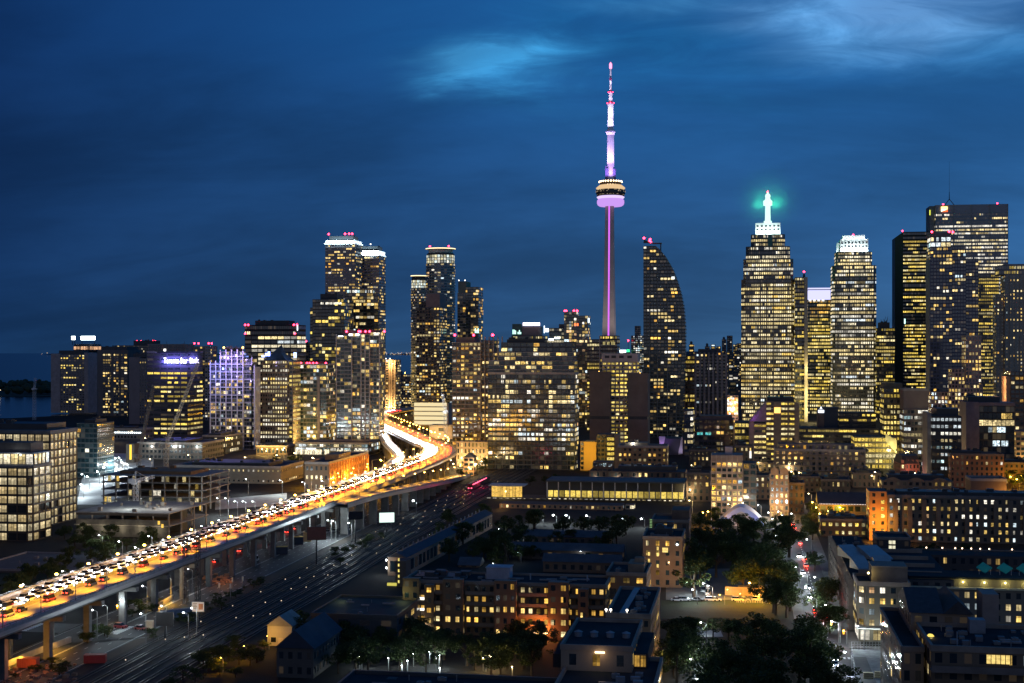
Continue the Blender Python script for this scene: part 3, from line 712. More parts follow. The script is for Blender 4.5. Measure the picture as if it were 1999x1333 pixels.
b.add('lamp_arm', m, DARKM)
# -- violet-lit grid tower
b = B('grid_tower', 'white gridded apartment tower with violet and blue floodlit stepped top', 1060, 411, 497)
WG = surf('white_grid', (.55, .55, .58), .7, .12, .2)
d = b.dep(506, b.w)
st = CONDO.but(wall=(.14, .145, .17), glass=(.016, .022, .034), p=.26, cw=2.4, fh=2.95, ww=.9, wh=.72, pal='mix', b=.55)
tiers = [(411, 432, 708), (432, 476, 686), (476, 492, 700), (492, 497, 716)]
for i, (a, c, t) in enumerate(tiers):
    z = b.body(st, t, x0=b.x(a) + (0.03 if i else 0), x1=b.x(c), y0=0 if i != 1 else -1.5, y1=d, name='wall')
    m = MB(); x0, x1 = b.x(a), b.x(c); yf = (0 if i != 1 else -1.5)
    n = max(1, round((x1 - x0) / 4.9))
    for k in range(n + 1):
        xx = x0 + (x1 - x0) * k / n; m.box(xx - .32, xx + .32, yf - .75, yf - .08, 0, z + 1.5)
    for f in range(0, int(z / 5.9) + 1): m.box(x0, x1, yf - .6, yf - .1, f * 5.9 - .25, f * 5.9 + .25)
    b.add('frame_grid', m, WG)
m = MB()
for k in range(5):
    yy = d * k / 4; m.box(b.w + .08, b.w + .7, yy - .3, yy + .3, 0, b.z(716))
b.add('side_grid', m, WG)
b.plant(b.x(436), b.x(470), 4, d - 4, b.z(686), 3)
for px, py, c, E in ((416, 706, (.25, .3, 1), 3.0), (427, 720, (.2, .3, 1), 2.5), (437, 700, (.45, .3, 1), 3.5), (453, 694, (.55, .35, 1), 4), (470, 700, (.5, .35, 1), 4), (484, 712, (.5, .4, 1), 2.5), (420, 740, (.3, .35, 1), 1.4), (455, 735, (.6, .45, 1), 1.6), (480, 745, (.6, .5, 1), 1.2)):
    lamp(b.root, (b.x(px), -12, b.z(py)), c, E * 4 * math.pi * 120, .6)
for px, t in ((437, 684), (474, 684)): b.beacon(b.x(px), 0, b.z(t), .8, glow('amber_beacon', (1, .5, .1), 10))
# -- broad dark office behind, bright upper floors
b = B('office_tower', 'broad dark office with brilliantly lit top floors, black plant box and red corner lights', 1500, 478, 580, 'office building')
st = OFF.but(cw=7, fh=4.6, ww=.88, wh=.62, p=.5, pf=.3, pal='white', b=.9, split=3, wall=(.035, .04, .045), glass=(.012, .02, .026))
b.body(st, 655, y1=30); b.body(OFF.but(wall=(.02, .022, .026), p=.02, fh=5), 634, zb=b.z(655) + .02, y1=30, name='upper_wall')
b.plant(b.x(495), b.x(561), 5, 25, b.z(634), b.z(629) - b.z(634) + 2, DKP)
for px, py in ((479, 634), (485, 634), (479, 651), (574, 634), (580, 634), (576, 651)): b.beacon(b.x(px), -.6, b.z(py) - 2.2, 1.1)
b.block('edge_sign', b.w + .1, b.w + .5, -.6, 1.2, b.z(645), b.z(635), glow('sign_cool', (.75, .9, 1), 4))
# -- pyramid roof office
b = B('pyramid_office', 'stone office tower with a dark pyramid roof and blue logo, right side lit amber', 1080, 508, 561, 'office building')
d = b.dep(580, b.w)
stone = (.19, .16, .13)
st = OFF.but(cw=2.05, fh=3.3, ww=.6, wh=.52, p=.6, pf=.25, pal='office', b=.75, wall=stone, run=.7)
zt = b.body(st, 703, y1=d); b.body(st.but(cw=3, p=.7, pal='yellow'), 705, x0=b.w + .03, x1=b.w + 3.5, y0=3, y1=d - 2, name='side_bay')
m = MB(); x0, x1, y0, y1 = 2, b.w - 2, 2, d - 2; cxm = b.x(540); cym = d / 2; za = b.z(672)
zm = b.z(690)
for lo, hi, zz0, zz1 in ((0, 5, zt, zm), (5, None, zm, za)):
    A = [(x0 + lo, y0 + lo, zz0), (x1 - lo, y0 + lo, zz0), (x1 - lo, y1 - lo, zz0), (x0 + lo, y1 - lo, zz0)]
    T = [(cxm, cym, zz1)] * 4 if hi is None else [(x0 + hi, y0 + hi, zz1), (x1 - hi, y0 + hi, zz1), (x1 - hi, y1 - hi, zz1), (x0 + hi, y1 - hi, zz1)]
    for i in range(4):
        j = (i + 1) % 4; m.face([A[i], A[j], T[j], T[i]] if hi is not None else [A[i], A[j], T[i]])
b.add('roof', m, surf('dark_copper', (.035, .05, .055), .5))
m = MB(); m.box(b.x(511), b.x(517), -.4, .2, b.z(697), b.z(693.5)); m.box(b.x(518), b.x(522), -.4, .2, b.z(695), b.z(689)); m.box(b.x(523), b.x(527), -.4, .2, b.z(695), b.z(686))
b.add('logo', m, glow('logo_blue', (.25, .35, 1), 6))
b.block('logo', b.w + 3.8, b.w + 4.1, 4, 10, b.z(698), b.z(688), glow('logo_blue', (.25, .35, 1), 3))
for k, zz in enumerate((6, 14, 24, 36)): lamp(b.root, (b.w + 9, d * .35, zz), (1, .62, .16), 9000 / (k + 1), .6)
# -- red-topped condo
b = B('condo_tower', 'mid-height condominium with a row of red lights on its flat roof', 1100, 580, 660)
st = GLASS.but(p=.2, pal='mix', wall=(.14, .14, .155))
zt = b.body(st, 712, x1=b.x(637), y1=24)
b.block('fin_wall', b.x(620), b.x(625), -.9, -.1, 0, b.z(735), surf('fin', (.20, .18, .2), .8))
for px in (585, 597, 602, 609, 616, 634): b.beacon(b.x(px), 3, zt - 1, .9)
b.parapet(0, b.x(637), 0, 24, zt)
b.plant(4, b.x(630), 5, 18, zt, 2.5)
b = B('grey_block', 'grey block topped with red lights in the gap left of the dark stepped towers', 1550, 581, 606)
b.body(CONDO.but(wall=(.22, .2, .2), p=.15), 668, y1=22); 
for px in (583, 591, 596): b.beacon(b.x(px), 3, b.z(668) - 1, 1.0)
# -- twin tall towers with white crowns
def crown_tower(label, Y, xl, xr, ytop, ycr0, ycr1, xs=None, d=28):
    b = B('crowned_tower', label, Y, xl, xr)
    st = CONDO.but(cw=3.2, fh=3.25, ww=.84, wh=.5, p=.22, pal='home', b=.8, wall=(.24, .215, .22), glass=(.015, .018, .024))
    zt = b.body(st.but(slab=.5, slabc=(.42, .38, .38)), ycr1, y1=d)
    b.block('ledge', -1.2, b.w + 1.2, -1.2, d + 1.2, zt + .02, zt + 1.6, WHITEC)
    b.block('crown_band', .3, b.w - .3, .3, d - .3, zt + 1.6, b.z(ycr0), WHITEC)
    zc = b.z(ycr0)
    b.plant(b.w * .1, b.w * .9, 4, d - 4, zc, b.z(ytop) - zc, DKP)
    n = 5
    for k in range(n):
        flood(b.root, (b.w * (k + .5) / n, -5, zt + 3), (b.w * (k + .5) / n, .3, (zt + zc) / 2 + 2), (.62, .88, 1.0), 22, 150, .5)
    for k in range(3): flood(b.root, (b.w + 5, d * (k + .5) / 3, zt + 3), (b.w - .3, d * (k + .5) / 3, (zt + zc) / 2 + 2), (.7, .9, 1.0), 9, 150, .5)
    return b
b = crown_tower('tallest of the twin towers with a glaring white crown band, red lights on top', 1500, 635, 693, 460, 469, 477)
for px in (640, 672, 680, 686): b.beacon(b.x(px), 3, b.z(460), 1.1)
b = crown_tower('lower of the twin towers with a glaring white crown band', 1530, 694, 740, 480, 489, 500)
for px in (700, 722): b.beacon(b.x(px), 3, b.z(480), .8, glow('roof_lamp_white', (1, .97, .9), 3))
# -- dark stepped glass towers in front of them
b = B('glass_tower', 'near-black glass tower with stepped left shoulder, in front of the white-crowned twins', 1230, 603, 672)
st = GLASS.but(wall=(.025, .032, .034), glass=(.008, .014, .016), p=.14, pal='yellow', b=.75, cw=3)
d = 30
b.body(st, 584, x0=b.x(610), y1=d); b.body(st, 600, x0=b.x(604), x1=b.x(610) - .03, y0=2, y1=d, name='shoulder')
b.plant(b.x(622), b.x(655), 5, 24, b.z(584), b.z(573) - b.z(584), DKP)
m = MB()
for i in range(16):
    if rnd.random() < .8:
        xx = b.x(626) + i * 1.5; k = rnd.uniform(.4, 1.6); m.face([(xx, -.1, b.z(594)), (xx + 1.3, -.1, b.z(594)), (xx + 1.3, -.1, b.z(590)), (xx, -.1, b.z(590))], 0, None, (k, .93 * k, .75 * k))
o = b.add('window', m, LIT); o['kind'] = 'stuff'
b = B('glass_tower', 'black glass tower with cool blue penthouse lights, directly under the lower white crown', 1290, 673, 738)
b.body(st.but(p=.2, pal='home', b=.85, cw=3.4), 572, y1=b.dep(741, b.w)); b.body(GLASS.but(p=.35, pal='cool', b=.9, wall=(.04, .05, .055), cw=2.4, fh=3.4), 565, x0=b.x(676), x1=b.x(722), y0=2, y1=18, zb=b.z(572) + .02, name='penthouse')
# -- big condo right of highway bend
b = B('condo_tower', 'big balconied condominium beside the highway bend, two white floodlights and red lamps on its roof', 1040, 657, 741)
d = b.dep(751, b.w)
st = GLASS.but(p=.22, pal='home', b=.75, wall=(.155, .16, .175), glass=(.014, .024, .030), fh=2.9, cw=2.9)
for i, (a, c, t, y0) in enumerate(((657, 687, 655, 0), (687, 705, 650, 1.2), (705, 722, 652, 0), (722, 741, 648, .8))):
    b.body(st.but(slab=.45 if i in (0, 2) else 0, slabc=(.25, .26, .29)), t, x0=b.x(a) + .04, x1=b.x(c), y0=y0, y1=d)
m = MB()
for px in (657, 687, 705, 713, 722, 741): m.box(b.x(px) - .35, b.x(px) + .35, -.9, -.1, 0, b.z(652))
b.add('pilaster', m, surf('pilaster', (.3, .29, .31), .7))
b.plant(3, b.x(735), 5, d - 3, b.z(652), 3)
for px in (675, 699, 702, 712, 720, 749): b.beacon(b.x(px), 2, b.z(650) - 1, .9)
m = MB(); m.box(b.x(682), b.x(688), -1, -.3, b.z(655), b.z(651.5)); m.box(b.x(695), b.x(701), -1, -.3, b.z(655), b.z(651.5)); m.box(b.x(661), b.x(670), -1, -.3, b.z(657), b.z(655.6))
b.add('floodlight', m, glow('flood_white', (.92, 1, 1), 6))
# podium curving along
b = B('podium_block', 'low glassy podium with a lit arcade at the foot of the big balconied condominium', 1000, 577, 720, 'building')
b.body(GLASS.but(p=.4, pal='cool', b=.5, wall=(.2, .2, .19)), 866, y1=30)
b.parapet(0, b.w, 0, 30, b.z(866))
m = MB()
for i in range(30):
    if rnd.random() < .7:
        xx = b.w * i / 30; k = rnd.uniform(.4, 1.5); m.face([(xx, -.2, .4), (xx + b.w / 36, -.2, .4), (xx + b.w / 36, -.2, 4), (xx, -.2, 4)], 0, None, (k, .85 * k, .55 * k))
o = b.add('window', m, LIT); o['kind'] = 'stuff'
# -- orange lit pair beyond the bend
b = B('apartment_tower', 'amber-lit slim slab with pale vertical piers just right of the big condominium', 1640, 748, 773)
b.body(CONDO.but(wall=(.26, .19, .15), p=.3, pal='home', cw=3), 702, y1=24)
m = MB()
for px in (761, 765, 771): m.box(b.x(px) - .8, b.x(px) + .8, -1, -.1, 0, b.z(702))
b.add('pier', m, surf('pale_pier', (.45, .36, .3), .8))
for px, zz in ((755, 8), (766, 8), (762, 60)): lamp(b.root, (b.x(px), -9, zz), (1, .6, .2), 30000, .6)
for px in (752, 760): b.beacon(b.x(px), 3, b.z(702) - 1, .8, glow('roof_lamp_white', (1, .97, .9), 3))
b = B('apartment_block', 'small brightly dotted block at the end of the highway', 1800, 784, 806)
b.body(CONDO.but(wall=(.2, .17, .15), p=.5, pal='home'), 731, y1=24); b.beacon(b.x(790), 2, b.z(731), .8, glow('amber_beacon', (1, .5, .1), 10))
# -- round topped twins
def round_tower(label, Y, xl, xr, ytop, ylant, ydark):
    b = B('round_tower', label, Y, xl, xr)
    r = b.w / 2; cx = r; cyy = r; n = 28
    poly = [(cx + r * math.cos(2 * math.pi * i / n), cyy + r * math.sin(2 * math.pi * i / n)) for i in range(n)]
    st = CONDO.but(cw=2 * math.pi * r / n, fh=3.1, ww=.86, wh=.5, p=.24, pal='mix', b=.62, wall=(.20, .22, .225), glass=(.014, .026, .03))
    zt = b.body(st, ydark, poly=poly)
    m = MB()
    for f in range(int(zt / 3.1)): m.lathe([(r + .1, f * 3.1 - .2), (r + .7, f * 3.1 - .2), (r + .7, f * 3.1 + .1), (r + .1, f * 3.1 + .1)], 28, 0, cx, cyy)
    b.add('slab_trim', m, surf('slab_pale', (.36, .39, .38), .6))
    zl = b.z(ylant)
    m = MB()   # lantern of lit glazing
    for i in range(n):
        a0 = 2 * math.pi * i / n; a1 = 2 * math.pi * (i + .75) / n
        for f in range(int((zl - zt) / 3.2)):
            k = rnd.uniform(.25, 1.3); c = rnd.choice([(1, .9, .55), (.85, 1, .95), (1, .97, .8)])
            z0 = zt + f * 3.2 + .3
            m.face([(cx + (r - .6) * math.cos(a0), cyy + (r - .6) * math.sin(a0), z0), (cx + (r - .6) * math.cos(a1), cyy + (r - .6) * math.sin(a1), z0), (cx + (r - .6) * math.cos(a1), cyy + (r - .6) * math.sin(a1), z0 + 2.6), (cx + (r - .6) * math.cos(a0), cyy + (r - .6) * math.sin(a0), z0 + 2.6)], 0, None, tuple(x * k for x in c))
    o = b.add('window', m, LIT); o['kind'] = 'stuff'
    m = MB(); m.lathe([(r - .9, zt), (r - .9, zl), (r - 2, zl + 1)], 28, 0, cx, cyy); b.add('lantern_wall', m, DKP)
    m = MB(); za = b.z(ytop); m.lathe([(r - 3, zl + .5), (r - 2.6, za - 1.4), (r + .4, za - 1.1), (r + .4, za), (0, za + .3)], 28, 0, cx, cyy); b.add('crown_ring', m, surf('crown_pale', (.5, .48, .42), .6))
    m = MB(); m.lathe([(r + .45, za - 1.0), (r + .5, za - .1)], 40, 0, cx, cyy); b.add('light_ring', m, glow('ring_warm', (1, .78, .42), 2.2))
    return b
b = round_tower('taller round tower with a glowing ring cornice and lit glass lantern top', 1560, 826, 882, 483, 494, 513)
for px in (833, 870): b.beacon(b.x(px), b.w / 2, b.z(482), 1.0)
round_tower('shorter round tower with a glowing ring cornice, tucked behind the taller round one', 1640, 799, 830, 537, 541, 562)
b = B('condo_tower', 'plain dark slab with a blank grey top, in front of the round towers', 1400, 813, 858)
d = b.dep(872, b.w)
b.body(CONDO.but(wall=(.075, .07, .07), p=.27, pal='home', b=.7, cw=3), 600, y1=d); b.body(CONDO.but(wall=(.06, .058, .06), p=.1, cw=3), 588, x0=2, x1=b.w * .4, y0=2, y1=d - 2, zb=b.z(600) + .02, name='upper_wall')
b.block('penthouse', b.w * .4, b.w, 1, d - 1, b.z(600) + .02, b.z(573), surf('pent_grey', (.15, .13, .14), .8))
b = B('condo_tower', 'slender tower with pale rooftop corner block and few orange floors, right of the round towers', 1500, 893, 934)
d = b.dep(943, b.w); st = GLASS.but(wall=(.045, .055, .055), p=.16, pal='amber', b=.8, cw=3)
b.body(st.but(slab=.5, slabc=(.3, .3, .28)), 572, x1=b.x(909), y1=d); b.body(st, 560, x0=b.x(909) + .03, y1=d, name='wall')
b.block('penthouse', b.x(894), b.x(910), 1, d - 2, b.z(572) + .02, b.z(549), surf('pent_green', (.14, .17, .14), .8))
for px in (895, 907): b.beacon(b.x(px), 2, b.z(549) - 1, .7, glow('roof_lamp_white', (1, .97, .9), 3))
m = MB()
for px, h in ((928, 9), (931, 5), (934, 8), (937, 4), (940, 9)): m.box(b.x(min(px, 933.5)) - .5 + (px - 933 if px > 933 else 0) * .0, b.x(min(px, 933.5)) + .5, -.3, -.1, b.z(650), b.z(650 - h))
b.add('lit_sign', m, glow('sign_mint', (.55, 1, .85), 2.2))
b = B('balcony_tower', 'wide dark condominium with thin pale balcony lines, left of the broad terraced block', 1010, 883, 962)
d = 26; st = CONDO.but(wall=(.085, .075, .07), glass=(.014, .014, .016), p=.27, pal='home', b=.75, cw=3.2, fh=3.0)
b.body(st.but(slab=.55, slabc=(.3, .26, .24)), 668, x0=b.x(883), x1=b.x(940), y1=d); b.body(st, 664, x0=b.x(940) + .05, y0=1, y1=d)
m = MB()
for i in range(6): xx = b.x(938) + i * 3.2; m.box(xx - .3, xx + .3, -.6, .9, 0, b.z(657))
b.add('pilaster', m, surf('pilaster_tan', (.24, .2, .17), .8))
b.block('penthouse', 2, b.x(925), 3, d - 3, b.z(668), b.z(658), surf('plant_tan', (.13, .105, .1), .8))
for px in (886, 923, 960, 971): b.beacon(min(b.x(px), b.w - .5), 3, b.z(657) - 1, .9)
# -- offices behind the terraced block
b = B('office_tower', 'glass office with a long pinkish-white sign bar on its roof box, behind the terraced block', 1500, 998, 1062, 'office building')
b.body(OFF.but(wall=(.06, .085, .085), glass=(.015, .03, .032), p=.3, pal='yellow'), 655, y1=30)
b.block('penthouse', b.x(1018), b.x(1054), 4, 20, b.z(655) + .02, b.z(637), surf('pent_grey', (.15, .13, .14), .8))
b.block('roof_wing', b.x(999), b.x(1017), 3, 18, b.z(655) + .02, b.z(632), surf('teal_glass', (.03, .10, .10), .3))
b.block('lit_sign', b.x(1020), b.x(1053), 2.6, 3.8, b.z(635.5), b.z(629.5), glow('sign_pink', (1, .82, .95), 3))
m = MB(); 
for i in range(7):
    if i != 3: m.box(b.x(1000) + i * 1.4, b.x(1000) + i * 1.4 + .8, 2.6, 2.9, b.z(652), b.z(652) + rnd.uniform(2, 5))
b.add('lettering', m, glow('sign_mint', (.55, 1, .85), 2.2))
m = MB(); m.box(b.x(1062), b.x(1063.5), -.4, -.1, b.z(650), b.z(636)); m.box(b.x(1065), b.x(1071), -.4, -.1, b.z(648), b.z(641)); b.add('logo', m, glow('sign_cool', (.75, .9, 1), 4))
b = B('office_tower', 'office with bright upper floors and two white floodlights, left of the needle tower foot', 1420, 1063, 1140, 'office building')
b.body(OFF.but(wall=(.05, .07, .075), glass=(.013, .026, .03), p=.45, pf=.25, pal='white', b=.6, cw=2.6), 640, x0=b.x(1072), y1=26); b.body(OFF.but(wall=(.06, .08, .085), p=.2, pal='white'), 662, x1=b.x(1072) - .03, y0=1, y1=24, name='side_wing')
m = MB()
for px, py in ((1088, 658), (1076, 661)): m.box(b.x(px) - 2.4, b.x(px) + 2.4, -1.2, -.4, b.z(py + 3), b.z(py))
b.add('floodlight', m, glow('flood_white', (.92, 1, 1), 6)); b.plant(b.x(1090), b.x(1130), 4, 20, b.z(640), 4)
b = B('glass_tower', 'narrow dark glass tower, raised left half topped by red lights, white sign on its edge', 1360, 1101, 1148)
st = GLASS.but(wall=(.06, .08, .085), p=.3, pal='mix', b=.6, cw=2.6)
b.body(st, 608, x1=b.x(1125), y0=1, y1=20); b.body(st, 616, x0=b.x(1125) + .03, y1=22)
for px in (1102, 1105, 1120, 1126): b.beacon(b.x(px), 2, b.z(608) - 1.5, 1.0)
b.block('edge_sign', b.w, b.w + 1.1, -.6, .5, b.z(630), b.z(621), glow('sign_cool', (.75, .9, 1), 4))
m = MB()
for px in (1121, 1126): m.box(b.x(px), b.x(px + 3), -.3, -.1, b.z(636), b.z(631))
b.add('lit_sign', m, glow('sign_red', (1, .16, .04), 3))
# -- the broad terraced glass block
b = B('terraced_block', 'broad terraced glass apartment block with stepped-back top floors and dense random warm windows', 880, 953, 1122, 'apartment building')
d = b.dep(1129, b.w); X0 = 0
st = GLASS.but(wall=(.05, .06, .068), glass=(.008, .016, .022), cw=2.75, fh=3.05, ww=.88, wh=.66, p=.30, pal='mix', b=.78, run=.35, grad=-0.1)
zz = [0, b.z(880), b.z(770), b.z(730), b.z(704), b.z(687), b.z(668)]
b.body(st.but(p=.14), 880, y1=d, nsplit=0); 
b.body(st.but(p=.33, pal='mix', b=.85), 0, zb=zz[1], zt=zz[2], y1=d)
b.body(st.but(p=.22), 0, zb=zz[2], zt=zz[3], y1=d)
b.body(st.but(p=.22, slab=.5, pal='home', cw=3.4), 0, zb=zz[3] + .02, zt=zz[4], y0=1.5, y1=d, x1=b.x(1120))
b.body(st.but(p=.24, pal='home', cw=3.6, slab=.5), 0, zb=zz[4] + .02, zt=zz[5], x0=b.x(972), x1=b.x(1118), y0=3, y1=d)
b.body(st.but(p=.10, pal='home', cw=4), 0, zb=zz[5] + .02, zt=zz[6], x0=b.x(975), x1=b.x(1115), y0=6, y1=d)
m = MB()
for f in range(0, int(zz[3] / 3.05)):
    m.box(-.2, b.w + .2, -.55, -.1, f * 3.05 - .16, f * 3.05 + .1)
b.add('slab_trim', m, surf('slab_cool', (.12, .135, .15), .6))
m = MB()
for k in range(13): xx = b.w * k / 12; m.box(xx - .2, xx + .2, -.5, -.08, 0, zz[3])
b.add('mullion', m, surf('mull', (.08, .09, .10), .5))
b.plant(b.x(985), b.x(1060), 9, d - 3, zz[6], 2, DKP)
b.parapet(0, b.w, 0, d, zz[3], 1.1)
# -- the needle tower
YT = 2300; base = at(1192, 685, YT); 
t = empty('needle_tower', (base.x, base.y, 0), 'slender concrete communications tower with a violet lit shaft, doughnut pod and tall white mast', 'tower')
zt = lambda py: CH + (HY - py) / F * YT
wpx = lambda w: w / F * YT / 2
TC = surf('tower_concrete', (.52, .44, .41), .85, .15, .05)
VIO = glow('violet_led', (.72, .16, .95), 1.25); 
m = MB()
# hexagonal core with three tapering wings
prof = [(0, 22), (60, 19), (zt(655), wpx(33)), (zt(560), wpx(27)), (zt(480), wpx(23.5)), (zt(402), wpx(21))]
for k in range(len(prof) - 1):
    (z0, r0), (z1, r1) = prof[k], prof[k + 1]
    def ring(r):
        P = []
        for w in range(3):
            a = math.radians(-62 + 120 * w) + PSI
            for da, rr in ((-.13, 1.0), (.13, 1.0), (1.047, .52)): P.append((r * rr * math.cos(a + da), r * rr * math.sin(a + da)))
        return P
    A, Bq = ring(r0), ring(r1)
    for i in range(9):
        j = (i + 1) % 9; m.face([(*A[i], z0), (*A[j], z0), (*Bq[j], z1), (*Bq[i], z1)])
m.build('shaft', TC, t)
m = MB()      # lit lift shaft set into the recess facing the camera's left
a = math.radians(-62 - 60) + PSI
for k in range(len(prof) - 1):
    (z0, r0), (z1, r1) = prof[k], prof[k + 1]
    if z1 <= 60: continue
    f0, f1 = r0 * .52 + .4, r1 * .52 + .4
    dx, dy = math.cos(a), math.sin(a); ex, ey = -dy, dx; hw = wpx(3.2)
    for off in (-.55, .55):
        h = hw * .48
        c = [(dx * f0 + ex * (off * hw - h), dy * f0 + ey * (off * hw - h), z0), (dx * f0 + ex * (off * hw + h), dy * f0 + ey * (off * hw + h), z0), (dx * f1 + ex * (off * hw + h), dy * f1 + ey * (off * hw + h), z1), (dx * f1 + ex * (off * hw - h), dy * f1 + ey * (off * hw - h), z1)]
        m.face(c)
m.build('lift_shaft', VIO, t)
pod = empty('pod', (0, 0, 0)); pod.parent = t
r = wpx(28); P = lambda w, py: (wpx(w), zt(py))
m = MB(); m.lathe([P(22, 403), P(44, 402.5), P(51, 400), P(53.5, 396), P(53, 391.5), P(48, 388.5)], 36); m.build('doughnut', glow('pod_violet', (.66, .36, .98), .95), pod, smooth=True)
m = MB(); m.lathe([P(48, 388.5), P(54, 385.5), P(54, 384.5), P(48, 383)], 36); m.build('lower_ring', glow('pod_violet_pale', (.8, .62, 1), 1.1), pod)
m = MB(); m.lathe([P(52, 383), P(57, 378), P(57.5, 371), P(52, 370.5)], 36); m.build('deck_wall', surf('pod_dark', (.06, .055, .05), .4), pod)
m = MB()
for i in range(72):
    for py in (381, 375.5, 372.5):
        if rnd.random() < .55:
            a0 = 2 * math.pi * i / 72; a1 = a0 + .06; rr = wpx(54.5 if py > 379 else 57.9); k = rnd.uniform(.15, .9)
            m.face([(rr * math.cos(a0), rr * math.sin(a0), zt(py)), (rr * math.cos(a1), rr * math.sin(a1), zt(py)), (rr * math.cos(a1), rr * math.sin(a1), zt(py - 1.3)), (rr * math.cos(a0), rr * math.sin(a0), zt(py - 1.3))], 0, None, (k, .75 * k, .45 * k))
o = m.build('window', LIT, pod); o['kind'] = 'stuff'
m = MB(); m.lathe([P(52, 370.5), P(57, 367.5), P(56, 366.5), P(50, 364), P(44, 361.5), P(30, 361)], 36); m.build('roof', glow('pod_warm', (1, .68, .36), .85), pod)
m = MB(); m.lathe([P(40, 361), P(44, 356), P(43, 353.5), P(20, 352.5)], 36); m.build('upper_drum', surf('pod_brown', (.12, .09, .07), .6), pod)
m = MB()
for i in range(26):
    a0 = 2 * math.pi * i / 26; m.ball((wpx(43.5) * math.cos(a0), wpx(43.5) * math.sin(a0), zt(355)), 1.5, 0, 6, 4)
m.build('rim_lamp', glow('pod_lamp', (1, .72, .42), 5), pod)['kind'] = 'stuff'
m = MB(); m.lathe([P(16, 353), P(13.6, 338), P(13.2, 264)], 12); m.build('upper_shaft', surf('mast_white', (.66, .64, .68), .6, .06, .05), t)
m = MB()
for i in range(9):
    a = rnd.uniform(0, 6.28); h = rnd.uniform(6, 26); rr = wpx(18); m.box(rr * math.cos(a) - 1.2, rr * math.cos(a) + 1.2, rr * math.sin(a) - 1.2, rr * math.sin(a) + 1.2, zt(353), zt(353) + h)
m.build('antenna_rack', surf('rack', (.16, .14, .3), .6), t)
m = MB(); m.lathe([P(13.2, 264), P(19, 259), P(19.5, 257), P(17, 255), P(13, 252), P(11, 250)], 24); m.build('sky_pod', surf('mast_white', (.66, .64, .68), .6), t, smooth=True)
m = MB(); m.lathe([P(11, 250), P(10.6, 203)], 10); m.lathe([P(7.6, 199), P(6.6, 182)], 10); m.lathe([P(5.6, 178), P(3.6, 157)], 10); m.lathe([P(3.4, 152), P(3.2, 134)], 10)
m.build('antenna', surf('mast_white', (.66, .64, .68), .6), t)
m = MB(); m.lathe([P(10.6, 203), P(11.5, 202), P(11.5, 199.5), P(7.6, 199)], 10); m.lathe([P(7.4, 182), P(8, 181), P(8, 179), P(5.6, 178)], 10); m.lathe([P(5, 157), P(5, 152)], 10)
m.build('collar', surf('collar', (.16, .03, .09), .5), t)
m = MB(); m.lathe([P(4.6, 134), P(5.4, 132), P(5.4, 125), P(2, 122), (0, zt(121))], 10); m.build('tip_lamp', glow('tip_pink', (1, .25, .42), 2.6), t)
m = MB()
for a in range(4): m.ball((wpx(11.6) * math.cos(a * 1.57), wpx(11.6) * math.sin(a * 1.57), zt(201)), 1.2, 0, 6, 4); m.ball((wpx(8) * math.cos(a * 1.57), wpx(8) * math.sin(a * 1.57), zt(180)), 1.0, 0, 6, 4)
for px, py in ((1198, 468), (1199, 545), (1201, 622)):
    mm = MB(); mm.ball(((px - 1192) / F * YT * CS, -wpx(17), zt(py)), 1.0, 0, 6, 4); mm.build('warning_light', glow('amber_dim', (1, .35, .15), 2.5), t)
m.build('warning_light', RED, t)
for ang in (-100, -60, -140, 0, 180):
    a = math.radians(ang); ca, sa = math.cos(a), math.sin(a)
    def fl(rr, z0, z1, c, E, cone=60): 
        flood(t, (rr * ca, rr * sa, z0), (ca * 4, sa * 4, z1), c, E, cone, .5)
    if ang < 0: flood(t, (75 * ca, 75 * sa, 60), (0, 0, 210), (1, .84, .76), .2, 70, .8)  # added floods without fixtures, standing in for city glow on the shaft
    fl(26, zt(351), zt(325), (.60, .36, 1), 4.0, 70); fl(30, zt(352), zt(285), (.62, .45, 1), 5.4, 40)
    fl(17, zt(252), zt(232), (.76, .68, 1), 4.4, 80); fl(16, zt(253), zt(206), (.8, .74, 1), 5.6, 30); fl(12, zt(200), zt(188), (.8, .72, 1), 2.4, 80); fl(10, zt(199), zt(165), (.85, .75, 1), 3, 40); fl(9, zt(178), zt(145), (.85, .7, 1), 2.5, 50)
# -- between needle tower and the curved tower
b = B('office_tower', 'black office with pale vertical fin, hiding the needle tower foot', 1300, 1146, 1205, 'office building')
st = OFF.but(wall=(.045, .045, .05), p=.10, pal='yellow', fh=3.6, cw=2.4)
b.body(st, 662, x1=b.x(1170), y1=24); b.body(st, 655, x0=b.x(1172), y1=26)
m = MB(); m.box(b.x(1170) + .05, b.x(1172) - .05, -1.2, 20, 0, b.z(655)); b.add('fin_wall', m, surf('fin_grey', (.3, .28, .28), .8))
m = MB()
for i in range(9):
    if i not in (2, 5): m.face([(b.x(1177) + i * 1.3, -.12, b.z(673)), (b.x(1177) + i * 1.3 + .9, -.12, b.z(673)), (b.x(1177) + i * 1.3 + .9, -.12, b.z(667)), (b.x(1177) + i * 1.3, -.12, b.z(667))], 0, None, (.5, .42, .16))
o = b.add('window', m, LIT); o['kind'] = 'stuff'
b = B('far_tower', 'far tower dotted with white and blue windows, just left of the curved tower', 2500, 1232, 1258)
st = CONDO.but(p=.45, pal='cool', b=.6, cw=4, fh=3.6, wall=(.05, .06, .07))
b.body(st, 655, y1=30); b.body(st.but(p=.05), 636, x0=b.x(1239), x1=b.x(1250), y1=20, zb=b.z(655) + .02, name='upper_wall')
b = B('far_tower', 'far low roof with a small green sign beside the black office', 2450, 1207, 1230, 'building')
